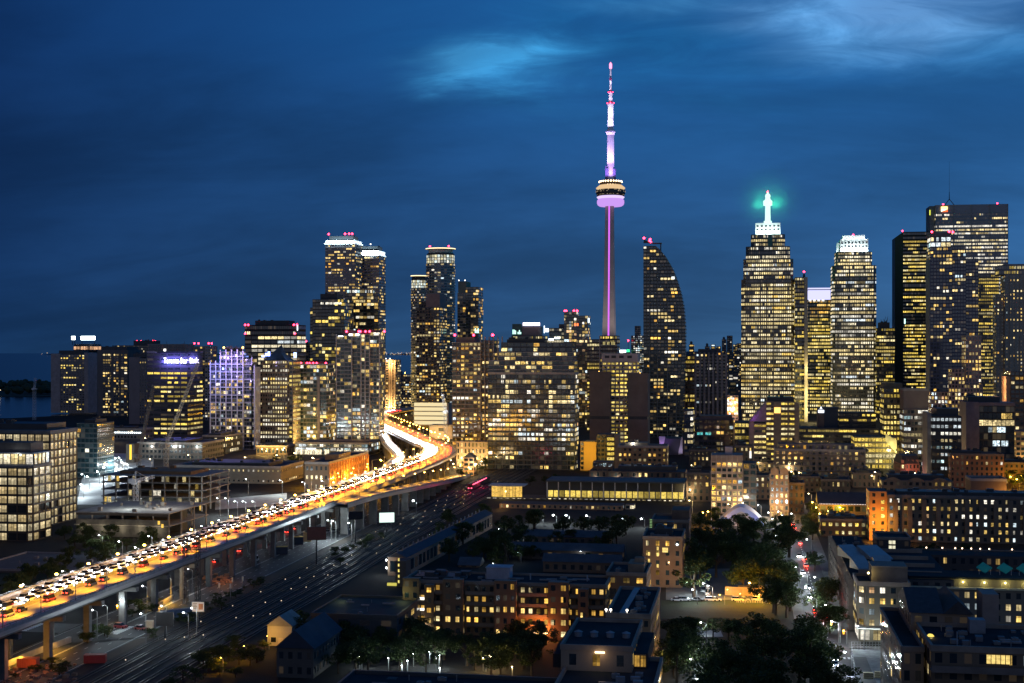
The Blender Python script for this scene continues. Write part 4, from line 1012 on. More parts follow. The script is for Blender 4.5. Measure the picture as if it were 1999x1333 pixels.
b.body(CONDO.but(p=.4, pal='cool'), 688, y1=30); b.block('lit_sign', b.x(1208), b.x(1222), -.5, -.1, b.z(688), b.z(683), glow('sign_cool', (.75, .9, 1), 4)); b.block('lit_sign', b.x(1223), b.x(1229), -.5, -.1, b.z(687), b.z(682), glow('sign_green', (.05, .9, .3), 2))
m = MB(); m.tube((b.x(1226), 4, b.z(688)), (b.x(1226), 4, b.z(666)), .5, .3, 5); b.add('mast', m, DARKM); b.beacon(b.x(1226), 4, b.z(666) - 1, 1.5)
# -- condo with two blank concrete wings
b = B('winged_tower', 'pale apartment tower flanked by two tall windowless brown concrete wings', 1040, 1152, 1265, 'apartment building')
st = CONDO.but(wall=(.36, .30, .27), p=.42, pal='home', b=.7, cw=3.4, ww=.72, wh=.5, fh=2.9)
xa, xb, xc, xd = b.x(1175), b.x(1243), b.x(1192), b.x(1225)
b.body(st.but(p=.75, pal='yellow'), 706, x0=xa, x1=xb, y0=3, y1=24); 
m = MB(); m.box(xa - .5, xb + .5, 2.5, 24, b.z(706) + .02, b.z(690)); 
b.add('top_frame', m, surf('pale_concrete', (.42, .36, .34), .85, .15))
m = MB()
for px in (1180, 1193, 1208, 1224): m.box(b.x(px), b.x(px + 9), 2.3, 2.47, b.z(699), b.z(694))
b.add('louvre', m, DKP)
WB = surf('wing_concrete', (.155, .12, .098), .9, .18, .15)
for a, c, t in ((1152, 1192, 727), (1226, 1265, 730)):
    x0, x1 = b.x(a), b.x(c)
    m = MB(); z1 = b.z(t); m.box(x0, x1, -3, 22, 0, b.z(818)); m.box(x0 + .35, x1 - .35, -2.7, 22, b.z(818), b.z(812), 1); m.box(x0, x1, -3, 22, b.z(812), z1); m.box(x0 - .3, x1 + .3, -3.3, -2.99, b.z(738), z1 + .8)
    b.add('wing', m, [WB, DKP])
m = MB()
for f in range(int(b.z(706) / 2.9)): m.box(xc + .3, xd - .3, 1.2, 2.95, f * 2.9 + 2.6, f * 2.9 + 2.85)
b.add('slab_trim', m, surf('slab_tan', (.36, .3, .26), .8))
for px, t in ((1170, 727), (1250, 730)): b.beacon(b.x(px), -2, b.z(t) - 1.6, .5, glow('amber_beacon', (1, .5, .1), 10))
# -- curved sail tower
b = B('sail_tower', 'dark glass tower shaped like a sail, curved right edge sweeping up to a point', 1200, 1256, 1337)
st = GLASS.but(wall=(.055, .075, .08), glass=(.010, .022, .027), p=.2, pal='home', b=.7, cw=2.9, fh=3.0, ww=.8, wh=.55)
edge = [(472, 1270), (485, 1286), (500, 1299), (525, 1313.5), (550, 1323), (575, 1330), (600, 1335), (640, 1338), (690, 1337.5), (760, 1335), (868, 1331)]
d = 24
def sx(py):
    for (p0, x0), (p1, x1) in zip(edge, edge[1:]):
        if py <= p1: return x0 + (x1 - x0) * (py - p0) / (p1 - p0)
    return edge[-1][1]
fh = 3.02; nf = int(b.z(474) / fh); mb = MB(); lit = []; sl = MB()
for f in range(nf):
    z0, z1 = f * fh, (f + 1) * fh
    py0 = HY - (z0 - CH) * F / 1200; py1 = HY - (z1 - CH) * F / 1200
    xr0, xr1 = b.x(sx(min(py0, 868))), b.x(sx(max(py1, 470)))
    n = max(1, round(xr0 / 2.9)); cwid = xr0 / n
    mb.face([(0, 0, z0), (xr0, 0, z0), (xr1, 0, z1), (0, 0, z1)], 0, [(0, f), (n, f), (n * xr1 / xr0, f + 1), (0, f + 1)])
    mb.face([(xr0, 0, z0), (xr0, d, z0), (xr1, d, z1), (xr1, 0, z1)], 0, [(40, f), (48, f), (48, f + 1), (40, f + 1)])
    mb.face([(0, d, z0), (0, 0, z0), (0, 0, z1), (0, d, z1)], 0, [(60, f), (68, f), (68, f + 1), (60, f + 1)])
    prev = False
    pp = .27 if z1 < 110 else .15
    for c in range(n - 1):
        on = prev if rnd.random() < .3 else rnd.random() < pp
        if on:
            if not prev: cc = pick('home'); k = .7 * math.exp(rnd.gauss(0, .7))
            x0 = (c + .12) * cwid; x1 = (c + .88) * cwid; lit.append(([(x0, -.06, z0 + .7), (x1, -.06, z0 + .7), (x1, -.06, z1 - .6), (x0, -.06, z1 - .6)], tuple(q * min(k, 2.4) for q in cc)))
        prev = on
    for c in range(8):
        if rnd.random() < .3: cc = pick('cool'); k = rnd.uniform(.1, .7); y = c * 3; lit.append(([(-.06, y + 2.6, z0 + .7), (-.06, y + .4, z0 + .7), (-.06, y + .4, z1 - .6), (-.06, y + 2.6, z1 - .6)], tuple(q * k for q in cc)))
    if f % 2: sl.box(-.3, xr1, -.5, -.1, z1 - .2, z1 + .05)
xt = b.x(sx(474)); zt_ = nf * fh
mb.face([(0, 0, zt_), (xt, 0, zt_), (xt, d, zt_), (0, d, zt_)], 1)
b.add('wall', mb, [facade_mat(st.wall, st.glass, st.ww, st.wh), ROOF])
m = MB()
for q, c in lit: m.face(q, 0, None, c)
o = b.add('window', m, LIT); o['kind'] = 'stuff'
b.add('slab_trim', sl, surf('slab_cool', (.12, .135, .15), .6))
m = MB()
for px in (1268, 1284, 1303, 1320):
    m.box(b.x(px) - .3, b.x(px) + .3, -.8, -.12, 0, b.z({1268: 480, 1284: 500, 1303: 535, 1320: 580}[px]))
b.add('fin', m, surf('fin_teal', (.10, .13, .14), .5))
m = MB(); m.box(b.x(1272), b.x(1291), 4, 10, b.z(474.5), b.z(472.8)); m.box(b.x(1288), b.x(1290), 5, 9, b.z(492), b.z(474)); m.face([(b.x(1256), .2, b.z(474)), (b.x(1274), .2, b.z(474)), (b.x(1257), .2, b.z(467))]); m.face([(b.x(1257), .6, b.z(467)), (b.x(1274), .6, b.z(474)), (b.x(1256), .6, b.z(474))]); 
b.add('roof_crane', m, DKP)
for px, py in ((1257, 464), (1269, 466.5), (1268, 470), (1270, 472)): b.beacon(b.x(px), 1, b.z(py) - 2.2, 1.0)
b.block('logo', b.x(1311), b.x(1317), -.5, -.1, b.z(545), b.z(540), glow('logo_white', (.9, 1, 1), 1.5))
# -- violet-lit low hall with leaning white planes
b = B('performance_hall', 'low dark hall with leaning pale planes lit violet, at the sail tower foot', 1000, 1288, 1336, 'building')
b.body(CONDO.but(p=0, ww=0, wall=(.10, .10, .14)), 856, y1=25)
PLW = surf('pale_plane', (.6, .58, .62), .7, .08)
m = MB()
m.face([(0, -3, b.z(868)), (b.x(1296), -3, b.z(868)), (b.x(1299), -1, b.z(852)), (-.5, -1, b.z(852))]); m.face([(-.5, -.6, b.z(852)), (b.x(1299), -.6, b.z(852)), (b.x(1296), -2.6, b.z(868)), (0, -2.6, b.z(868))])
b.add('leaning_plane', m, PLW)
m = MB(); m.face([(b.x(1324), -3, b.z(887)), (b.x(1333), -3, b.z(885)), (b.x(1333), -3, b.z(853)), (b.x(1330), -3, b.z(853))]); m.face([(b.x(1330), -2.6, b.z(853)), (b.x(1333), -2.6, b.z(853)), (b.x(1333), -2.6, b.z(885)), (b.x(1324), -2.6, b.z(887))])
b.add('leaning_plane', m, PLW)
m = MB()
for i in range(5): m.box(b.x(1312) + i * 1.2, b.x(1325) + i * .6, -6 - i * .05, -5.8 - i * .05, b.z(889 + i * 2.6), b.z(888 + i * 2.6))
b.add('canopy_rail', m, glow('violet_pale', (.7, .4, .9), .9))
flood(b.root, (b.x(1293), -9, b.z(872)), (b.x(1294), -2, b.z(860)), (.62, .3, 1), 2.0, 90); flood(b.root, (b.x(1329), -10, b.z(884)), (b.x(1330), -3, b.z(870)), (.75, .6, 1), 1.0, 90)
# -- finned dark tower
b = B('finned_tower', 'dark tower with thick pale vertical fins, right of the sail tower', 1250, 1358, 1418)
st = CONDO.but(wall=(.04, .04, .045), p=.10, pal='mix', cw=3.3, b=.7)
b.body(st, 690, y1=26)
m = MB()
for i in range(8): xx = b.w * i / 7; m.box(xx - .9, xx + .9, -1.2, -.1, b.z(812), b.z(690) + 1)
b.add('fin', m, surf('fin_warm', (.24, .21, .2), .8)); b.plant(2, b.w - 6, 4, 22, b.z(690), 4)
b.block('lamp_band', b.x(1400), b.x(1406), -.9, -.2, b.z(692), b.z(689), glow('amber_glow', (1, .45, .08), 1.5))
b2 = B('office_tower', 'narrow office with yellow floors between the sail tower and the finned tower', 1280, 1338, 1356, 'office building')
b2.body(OFF.but(p=.4, pal='yellow', wall=(.10, .085, .075)), 694, y1=24); b2.block('corner_pier', -1.2, -.05, -.8, 24, 0, b2.z(690), surf('pier_tan', (.26, .2, .16), .8))
b3 = B('office_block', 'dark office with teal-lit and yellow windows below the finned tower', 980, 1356, 1432, 'office building')
b3.body(OFF.but(p=.18, pal='mix', wall=(.05, .052, .062), cw=3.2, fh=4, ww=.8), 818, y1=26); b3.block('penthouse', b3.x(1366), b3.w - 1, 4, 22, b3.z(818), b3.z(812), surf('pent_brown', (.12, .09, .08), .8))
m = MB()
for px in (1361, 1367, 1377, 1383): m.face([(b3.x(px), -.1, b3.z(849)), (b3.x(px + 5), -.1, b3.z(849)), (b3.x(px + 5), -.1, b3.z(844)), (b3.x(px), -.1, b3.z(844))], 0, None, (.1, .5, .5))
o = b3.add('window', m, LIT); o['kind'] = 'stuff'
b4 = B('office_block', 'blue-black glass strip with stacked white windows left of the teal-lit office', 985, 1336, 1353, 'office building')
b4.body(OFF.but(p=.5, pal='white', wall=(.03, .05, .09), glass=(.01, .025, .05), fh=4.2, b=.5), 800, y1=22)
b5 = B('office_block', 'low dark office with paired yellow windows left of the purple-edged building', 960, 1434, 1462, 'office building')
b5.body(OFF.but(p=.45, pal='yellow', b=.5, fh=4, wall=(.06, .055, .055)), 824, y1=24)
b6 = B('screen_building', 'building covered by a blazing white and orange video screen, between finned and stepped towers', 1330, 1419, 1441, 'building')
b6.body(CONDO.but(p=.3, wall=(.1, .09, .09)), 772, y1=20)
m = MB()
for i in range(6):
    for j in range(9):
        k = rnd.uniform(.7, 3); c = rnd.choice([(1, .85, .7), (1, .9, .85), (1, .35, .08), (1, .55, .2)]); xx = .3 + i * (b6.w - .6) / 6; zz = b6.z(809) + j * (b6.z(776) - b6.z(809)) / 9
        m.face([(xx, -.3, zz), (xx + (b6.w - .6) / 6, -.3, zz), (xx + (b6.w - .6) / 6, -.3, zz + (b6.z(776) - b6.z(809)) / 9), (xx, -.3, zz + (b6.z(776) - b6.z(809)) / 9)], 0, None, tuple(q * k for q in c))
b6.add('video_screen', m, LIT); lamp(b6.root, (b6.w / 2, -10, b6.z(800)), (1, .5, .3), 40000, 1)
# -- stepped tower with white crown and green beacon
b = B('stepped_tower', 'stepped stone office tower packed with lit windows, white floodlit crown and green-lit beacon spire', 1480, 1447, 1553, 'office tower')
st = OFF.but(cw=2.0, fh=4.05, ww=.7, wh=.55, p=.68, pf=.3, pal='office', b=.8, wall=(.17, .155, .12), glass=(.02, .026, .024), run=.55)
tr = [(1447, 1553, 545, 0), (1451, 1549, 505, 2.5), (1456, 1543, 480, 5), (1466, 1533, 456, 8)]
zb = 0; D = 42
for i, (a, c, t, y0) in enumerate(tr):
    b.body(st.but(p=.68 if i < 2 else .5, pal='office' if i < 2 else 'white', wall=(.17, .155, .12) if i < 2 else (.07, .085, .08)), 0, x0=b.x(a), x1=b.x(c), y0=y0, y1=D - y0, zb=zb, zt=b.z(t), ch=4.5 if i == 0 else 3)
    zb = b.z(t) + .02
m = MB()
for px in (1484, 1497, 1510): m.box(b.x(px) - .45, b.x(px) + .45, -.5 if px != 1497 else -.8, -.07, 0, b.z(548))
b.add('pier', m, surf('pier_stone', (.2, .18, .15), .8))
m = MB(); m.box(b.x(1499), b.x(1508), 7.4, 7.9, b.z(480), b.z(457)); b.add('glass_bay', m, surf('green_glass', (.03, .15, .13), .3))
x0, x1 = b.x(1475), b.x(1524); zc0, zc1 = b.z(456) + .02, b.z(433)
def crown_box(bb, x0, x1, y0, y1, z0, z1, rows, cols, name='crown'):
    m = MB(); m.box(x0, x1, y0, y1, z0, z1, 0)
    H = z1 - z0
    for r in range(rows):
        for c in range(cols):
            xx = x0 + (x1 - x0) * (c + .25) / cols; ww = (x1 - x0) * .52 / cols; zz = z0 + H * (.36 + r * .30)
            m.box(xx, xx + ww, y0 - .12, y0 + .1, zz, zz + H * .16, 1)
    return bb.add(name, m, [WHITEC, DKP])
crown_box(b, x0, x1, 12, D - 12, zc0, zc1, 2, 6)
for k in range(5):
    xx = x0 + (x1 - x0) * (k + .5) / 5; flood(b.root, (xx, 5.5, zc0 + 1), (xx, 12, zc0 + 6), (.78, 1, .95), 7, 150, .5)
for y in (16, 24): flood(b.root, (x0 - 5.5, y, zc0 + 1), (x0, y, zc0 + 6), (.6, 1, .9), 6, 150, .5)
cxm = (x0 + x1) / 2; cym = D / 2
q = lambda w: (b.x(1499.5 + w / 2) - b.x(1499.5 - w / 2)) / 2
m = MB(); m.lathe([(q(16), zc1), (q(16), b.z(428)), (q(11), b.z(427)), (q(10), b.z(398)), (q(18), b.z(397)), (q(18.5), b.z(388)), (q(12), b.z(386)), (q(9), b.z(382)), (q(11), b.z(379)), (q(9), b.z(375)), (q(3), b.z(373)), (q(1.2), b.z(368)), (0, b.z(366))], 16, 0, cxm, cym)
b.add('beacon_spire', m, glow('beacon_white', (.66, 1, .84), 1.35))
for ang in range(4):
    a = ang * math.pi / 2 + .8; lamp(b.root, (cxm + 14 * math.cos(a), cym + 14 * math.sin(a), b.z(392)), (.05, 1, .5), 26000, .6)
b.beacon(cxm, cym, b.z(374), .9)
# -- slab with pale edge pier
b = B('edge_tower', 'slim yellow-lit office behind a pale full-height concrete edge, red light on its roof', 1460, 1552, 1570, 'office tower')
b.body(OFF.but(p=.5, pf=.2, pal='yellow', b=.6, wall=(.09, .085, .08), fh=4), 541, y1=30)
b.block('edge_pier', b.w + .03, b.x(1576.5), -2, 28, 0, b.z(541), surf('pale_edge', (.40, .36, .27), .8, .1)); 
m = MB(); m.tube((b.x(1570), 5, b.z(541)), (b.x(1570), 5, b.z(534)), 1.4, 1.0, 6); b.add('mast', m, DARKM); b.beacon(b.x(1570), 5, b.z(534), 1.0)
for zz in (12, 30, 55): lamp(b.root, (b.x(1576) + 6, -9, zz), (1, .8, .35), 22000, .6)
# -- violet-white topped office
b = B('banded_office', 'dark office with a glowing violet-white plant screen on top and yellow lower floors', 1640, 1577, 1624, 'office tower')
st = OFF.but(p=.62, pf=.25, pal='yellow', b=.65, wall=(.05, .055, .055), cw=2.3, fh=4.1)
b.body(st, 620, y1=30); b.body(OFF.but(p=.45, pal='amber', wall=(.025, .035, .055)), 585, zb=b.z(620) + .02, y1=30, name='upper_wall')
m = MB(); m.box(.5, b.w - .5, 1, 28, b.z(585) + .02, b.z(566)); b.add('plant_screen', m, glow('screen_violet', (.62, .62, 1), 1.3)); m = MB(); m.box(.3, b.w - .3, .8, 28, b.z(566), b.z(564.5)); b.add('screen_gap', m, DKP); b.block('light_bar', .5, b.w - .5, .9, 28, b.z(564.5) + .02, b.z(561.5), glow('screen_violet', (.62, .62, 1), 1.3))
for i in range(4):
    b.block('lit_panel', 1 + i * 5, 4.2 + i * 5, -.4, -.05, b.z(588), b.z(584.7), glow('panel_white', (1, .97, .9), 1.2))
b.block('column_screen', 0, b.w, -1.2, -.4, b.z(660), b.z(658), surf('pier_stone', (.2, .18, .15), .8))
# -- white crown tower
b = B('crowned_office', 'stepped office tower with a windowed white floodlit crown, right of the green beacon tower', 1500, 1625, 1711, 'office tower')
D = 36; du = 3
st = OFF.but(cw=2.3, fh=4.1, ww=.8, wh=.55, p=.6, pf=.22, pal='white', b=.72, wall=(.10, .105, .10), run=.6, glass=(.018, .026, .028))
b.body(st, 0, x0=0, x1=b.w, y1=D, zt=b.z(518), ch=2.5); b.body(st, 0, x0=b.x(1632), x1=b.x(1703), y0=3, y1=D - 3, zb=b.z(518) + .02, zt=b.z(491), ch=2.5)
x0, x1 = b.x(1641), b.x(1696); z0 = b.z(491) + .02
crown_box(b, x0, x1, 7, D - 7, z0, b.z(466), 2, 8); b.block('crown_step', b.x(1636), x0 - .02, 9, D - 9, z0, b.z(472), WHITEC); b.block('crown_top', b.x(1646), b.x(1690), 9, D - 9, b.z(466) + .02, b.z(458), WHITEC)
for k in range(5):
    xx = x0 + (x1 - x0) * (k + .5) / 5; flood(b.root, (xx, 1.6, z0 + 1), (xx, 7, z0 + 6), (.85, 1, 1), 7, 150, .5); flood(b.root, (xx, 5.5, b.z(466) + .5), (xx, 9, b.z(462)), (.9, 1, 1), 6, 150, .4)
for y in (14, 22): flood(b.root, (b.x(1631), y, z0 + 1), (b.x(1636), y, z0 + 6), (.8, 1, 1), 8, 150, .5)
b.beacon(b.x(1668), D / 2, b.z(458) - 1, 1.0)
m = MB(); 
for k in range(9): xx = b.w * (k + .0) / 8 if 0 < k < 8 else (3.0 if k == 0 else b.w - 3.0); m.box(xx - .25, xx + .25, -.35, -.07, 0, b.z(520))
b.add('pier', m, surf('pier_dark', (.07, .07, .07), .7))
# -- dark in-between
b = B('office_tower', 'lower dark office with a leafy roof mast silhouette, left of the tall black tower', 1480, 1712, 1747, 'office tower')
b.body(OFF.but(p=.45, pal='yellow', b=.55, wall=(.03, .033, .036)), 640, y1=28); b.plant(3, b.w - 5, 4, 22, b.z(640), 6, DKP); 
m = MB()
for i in range(6): m.tube((b.x(1728) + rnd.uniform(-3, 3), 6, b.z(634)), (b.x(1728) + rnd.uniform(-4, 4), 6, b.z(rnd.uniform(614, 626))), .35, .2, 4)
b.add('antenna', m, DARKM)
b = B('black_tower', 'tall plain black tower with a chamfered left shoulder and bands of yellow-white windows', 1600, 1763, 1818, 'office tower')
st = OFF.but(cw=1.9, fh=4.0, ww=.8, wh=.46, p=.62, pf=.2, pal='yellow', b=.8, wall=(.010, .012, .013), glass=(.006, .008, .009), run=.5, sd=.7)
zz = [0, b.z(760), b.z(632), b.z(612), b.z(562), b.z(552), b.z(468), b.z(452)]
bw = lambda p: OFF.but(cw=1.9, fh=4, wall=(.010, .012, .013), glass=(.006, .008, .009), p=p)
for i in range(1, 8):
    s_ = st if i in (1, 2, 4, 6) else bw(0)
    b.body(s_, 0, zb=zz[i - 1] + (.0 if i == 1 else .02), zt=zz[i], y1=34, x1=b.w)
m = MB(); xl = b.x(1747.5); m.face([(xl, 3, 0), (0 - .02, 0, 0), (-.02, 0, b.z(452)), (xl, 3, b.z(463))]); m.face([(xl, 34, 0), (xl, 3, 0), (xl, 3, b.z(463)), (xl, 34, b.z(463))]); m.face([(xl, 3, b.z(463)), (-.02, 0, b.z(452)), (-.02, 34, b.z(452)), (xl, 34, b.z(463))])
b.add('chamfer_wall', m, surf('black_steel', (.014, .017, .02), .5))
b.beacon(b.x(1762), 2, b.z(452) - 1, 1.0); b.block('light_tube', b.x(1765), b.x(1767.5), -.6, -.1, b.z(632), b.z(622), glow('tube_mint', (.6, 1, .9), 2))
# -- tallest right office with antenna and logo
b = B('steel_tower', 'tallest office at the picture edge, grey panelled top with orange-red logo sign and roof antenna', 1700, 1826, 1968, 'office tower')
st = OFF.but(cw=2.1, fh=4.3, ww=.86, wh=.46, p=.62, pf=.34, pal='white', b=.85, wall=(.24, .235, .25), glass=(.012, .016, .02), run=.6)
zt = b.z(415); b.body(st, 0, zt=b.z(445), y1=40); b.body(st.but(p=.3), 0, zb=b.z(445) + .02, zt=zt, y1=40)
b.block('top_panel', 0, b.w, 0, 40, zt + .02, b.z(399), surf('panel_warm', (.28, .26, .28), .7, .12)); b.block('side_wall', b.x(1815.5), -.03, 4, 38, 0, b.z(400), surf('panel_cool', (.14, .15, .17), .7))
m = MB()
for k in range(5): xx = b.w * k / 4; m.box(min(max(xx, .4), b.w - .4) - .5, min(max(xx, .4), b.w - .4) + .5, -.6, -.07, 0, b.z(399))
b.add('pier', m, surf('panel_pier', (.24, .23, .23), .7))
m = MB(); m.box(b.x(1837), b.x(1849.5), -1, -.4, b.z(408), b.z(402.5)); b.add('logo', m, glow('logo_gold', (1, .72, .22), 3))
m = MB(); m.face([(b.x(1837), -1, b.z(412.5)), (b.x(1849.5), -1, b.z(408.2)), (b.x(1849.5), -1, b.z(412.5))]); b.add('logo', m, glow('logo_red', (1, .12, .03), 2.5)); 
m = MB(); m.face([(b.x(1837), -1, b.z(408.2)), (b.x(1837), -1, b.z(412.2)), (b.x(1848.5), -1, b.z(408.2))][::-1]); b.add('logo', m, glow('logo_pale', (1, .85, .6), 3))
b.block('edge_sign', b.x(1815.2), b.x(1816.8), 2.5, 3.9, b.z(418), b.z(408), glow('sign_lime', (.8, .85, .1), 1.5))
m = MB()
for px in (1846, 1866): m.tube((b.x(px), 10, b.z(399)), (b.x(1855.5), 10, b.z(386)), .5, .4, 5)
m.tube((b.x(1855.5), 10, b.z(388)), (b.x(1855.5), 10, b.z(372)), .55, .35, 5); m.tube((b.x(1855.5), 10, b.z(372)), (b.x(1855.5), 10, b.z(312)), .22, .1, 4)
b.add('antenna', m, DARKM)
for px, py in ((1842, 399), (1948, 399)): b.beacon(b.x(px), 4, b.z(py) - 1, 1.0)
# -- blue-black glass condo in front
b = B('condo_tower', 'blue-black gridded condominium with bright white penthouse, in front of the tallest grey office', 1200, 1816, 1911)
st = GLASS.but(wall=(.075, .085, .12), glass=(.014, .022, .04), p=.17, pal='home', b=.9, cw=2.5, fh=3.05, ww=.78, wh=.62, run=.45)
d = 26
b.body(st, 0, zt=b.z(482), x1=b.x(1859), y1=d); b.body(st, 0, zt=b.z(480), x0=b.x(1859) + .03, x1=b.x(1886), y0=1, y1=d); b.body(st, 0, zt=b.z(505), x0=b.x(1886) + .03, x1=b.w, y0=2, y1=d)
b.body(st.but(p=.95, pal='cool', b=1.3, cw=4, fh=3.8, ww=.8, wh=.7, sd=.3, top=0), 0, zb=b.z(482) + .02, zt=b.z(461), x0=.5, x1=b.x(1857), y0=1, y1=d - 3, name='penthouse')
b.block('roof_slab', 0, b.x(1858), .5, d - 2, b.z(461) + .02, b.z(454), surf('pent_grey', (.15, .13, .14), .8))
for px, py in ((1820, 454), (1854, 454), (1861, 455)): b.beacon(b.x(px), 3, b.z(py) - 1, 1.0)
b.block('pilaster', b.x(1814.5), -.04, -.8, d, 0, b.z(505), surf('pil_cool', (.16, .17, .2), .7))
# -- yellow office sliver and beige hotel
b = B('office_tower', 'yellow-lit office sliver between the blue-black condominium and the beige tower', 1420, 1911, 1950, 'office tower')
b.body(OFF.but(p=.6, pf=.2, pal='yellow', b=.65, wall=(.16, .14, .10), cw=2, fh=3.5, ww=.6, wh=.5), 535, y1=26)
b = B('beige_tower', 'beige stone tower with regular small windows at the right picture edge', 1260, 1962, 2040, 'apartment building')
st = CONDO.but(wall=(.34, .30, .23), p=.24, pal='home', b=.9, cw=3.3, fh=3.3, ww=.34, wh=.46)
b.body(st, 0, zt=b.z(536), y1=24); b.body(OFF.but(p=.4, pal='yellow', wall=(.24, .21, .18), b=.5), 0, zt=b.z(517), zb=b.z(536) + .02, x0=b.x(1950), y1=22, name='upper_wall')
b.body(st, 0, zt=b.z(573), x0=b.x(1946), x1=-.04, y0=3, y1=22, name='side_wing')
m = MB()
for k in range(9): m.box(b.w * k / 8 - .35, b.w * k / 8 + .35, -.5, -.07, 0, b.z(536))
b.add('pilaster', m, surf('beige', (.36, .31, .24), .8)); b.parapet(0, b.w, 0, 22, b.z(517))
# -- pink brick stepped
b = B('brick_tower', 'pink brick tower of small framed windows stepping down to the left', 1080, 1858, 1916, 'apartment building')
st = CONDO.but(wall=(.34, .22, .19), p=.3, pal='home', b=.75, cw=2.4, fh=3.0, ww=.62, wh=.66, glass=(.016, .018, .022))
b.body(st, 657, x0=b.x(1885), y1=20); b.body(st, 720, x0=b.x(1858), x1=b.x(1884.5), y0=1, y1=20, name='lower_wall'); b.body(st.but(p=.35), 750, x0=b.x(1850), x1=b.x(1916), y0=-5, y1=-.1, name='front_wing'); b.body(st.but(p=.4, pal='mix'), 765, x0=b.x(1817), x1=b.x(1849.5), y0=-2, y1=15, name='low_wing')
b.parapet(b.x(1885), b.w, 0, 20, b.z(657))
b = B('brown_tower', 'brown block with an orange-lit side pier at the right edge', 900, 1973, 2050, 'apartment building')
b.body(CONDO.but(wall=(.12, .085, .065), p=.12, pal='amber'), 725, y1=22); b.block('side_pier', b.x(1965.5), -.04, 2, 18, 0, b.z(735), surf('pier_orange', (.35, .24, .17), .8)); lamp(b.root, (b.x(1966) - 5, 6, b.z(745)), (1, .5, .2), 5000, .4); lamp(b.root, (b.x(1966) - 5, 6, b.z(772)), (1, .5, .2), 5000, .4)
# -- right middle distance
b = B('office_block', 'yellow-lit gridded office with a pale end wall, below the tall black tower', 930, 1725, 1757, 'office building')
b.body(OFF.but(p=.6, pal='yellow', b=.75, cw=2.2, fh=3.6, ww=.66, wh=.55, wall=(.10, .09, .06)), 757, y1=24); b.block('roof_plant', 0, b.w + 2, 4, 20, b.z(757) + .02, b.z(748), surf('pent_olive', (.11, .1, .07), .8)); b.block('edge_pier', b.w + .03, b.w + 2.2, -1, 24, 0, b.z(760), surf('pale_edge', (.40, .36, .27), .8, .1))
b = B('blank_block', 'plain windowless grey-brown block above a row of louvres, right of the yellow gridded office', 900, 1764, 1812, 'building')
b.body(CONDO.but(ww=0, p=0, wall=(.19, .155, .135)), 762, y1=22, zb=b.z(798)); b.body(OFF.but(p=.4, pal='cool', wall=(.15, .13, .115), b=.5), 798, y0=-1, y1=22)
b.parapet(0, b.w, 0, 22, b.z(762))
b = B('dark_office', 'black glass office with rows of small white windows, centre of the right middle distance', 770, 1819, 1877, 'office building')
b.body(OFF.but(p=.35, pal='cool', b=.6, cw=2.2, fh=3.9, ww=.7, wh=.42, wall=(.03, .036, .042)), 812, y1=26, x0=b.x(1819)); b.block('side_wall', b.x(1811), -.04, 2, 24, 0, b.z(806), surf('panel_cool', (.14, .15, .17), .7)); b.plant(b.x(1830), b.w - 1, 4, 22, b.z(812), 4, DKP)
b = B('dark_office', 'boxy office with a tall blank grey panel on its left and a black glass front', 800, 1886, 1981, 'office building')
b.body(OFF.but(p=.14, pal='mix', b=.6, wall=(.02, .024, .03), cw=2.6, fh=4, ww=.9, wh=.8), 792, x0=b.x(1912), y0=.8, y1=26); b.block('blank_panel', 0, b.x(1911.8), 0, 26, 0, b.z(785), surf('panel_lilac', (.16, .14, .155), .8)); b.block('roof_slab', b.x(1911.8) + .02, b.w + .3, 0, 26, b.z(792) + .02, b.z(786), surf('panel_lilac', (.16, .14, .155), .8)); b.plant(b.x(1892), b.x(1955), 5, 22, b.z(785), 3, DKP)
b = B('amber_building', 'sliver of amber-lit facade right of the boxy black glass office', 830, 1983, 2040, 'building')
b.body(CONDO.but(wall=(.32, .23, .15), p=.4, pal='amber'), 842, y1=20); lamp(b.root, (3, -5, 6), (1, .6, .2), 9000, .4)
b = B('signed_office', 'yellow-striped office with purple-edged roof corner and a square orange sign', 900, 1470, 1551, 'office building')
st = OFF.but(p=.85, pf=.6, pal='yellow', b=.75, cw=2.8, fh=3.35, ww=.9, wh=.42, wall=(.15, .12, .095), run=.7)
b.body(st, 783, x0=b.x(1496), y1=24); b.body(st.but(p=.8), 826, x0=b.x(1472), x1=b.x(1495.8), y0=1, y1=22, name='low_wing')
m = MB()
for a, c in ((1510, 1525), (1537, 1540), (1551, 1560)): m.box(b.x(a), b.x(c), -1.4, -.1, 0, b.z(785))
b.add('pier', m, surf('pier_brown', (.17, .14, .12), .8)); m = MB(); m.face([(b.x(1463), 0, b.z(823)), (b.x(1496) - .05, 0, b.z(823)), (b.x(1496) - .05, 0, b.z(785))]); m.face([(b.x(1463), .05, b.z(823)), (b.x(1496) - .05, .05, b.z(785)), (b.x(1496) - .05, 20, b.z(785)), (b.x(1463), 20, b.z(823))]); b.add('sloped_roof', m, surf('slope_lilac', (.22, .17, .2), .7)); b.block('side_wall', b.x(1463), b.x(1472) - .05, 1, 20, 0, b.z(823), surf('pier_tan', (.26, .2, .16), .8))
b.block('lit_sign', b.x(1511.5), b.x(1523.5), -1.9, -1.5, b.z(806), b.z(795), glow('sign_orange', (1, .5, .12), 2.6)); lamp(b.root, (b.x(1466), -3, b.z(812)), (.5, .1, 1), 700, .5)
b.plant(b.x(1498), b.x(1550), 4, 20, b.z(783), 2.5, DKP)
b = B('curved_office', 'long low office with yellow window bands, dark roof box bearing a small white logo', 950, 1560, 1730, 'office building')
st = OFF.but(p=.55, pf=.3, pal='yellow', b=.6, cw=3, fh=3.8, ww=.92, wh=.4, wall=(.085, .08, .075), run=.7)
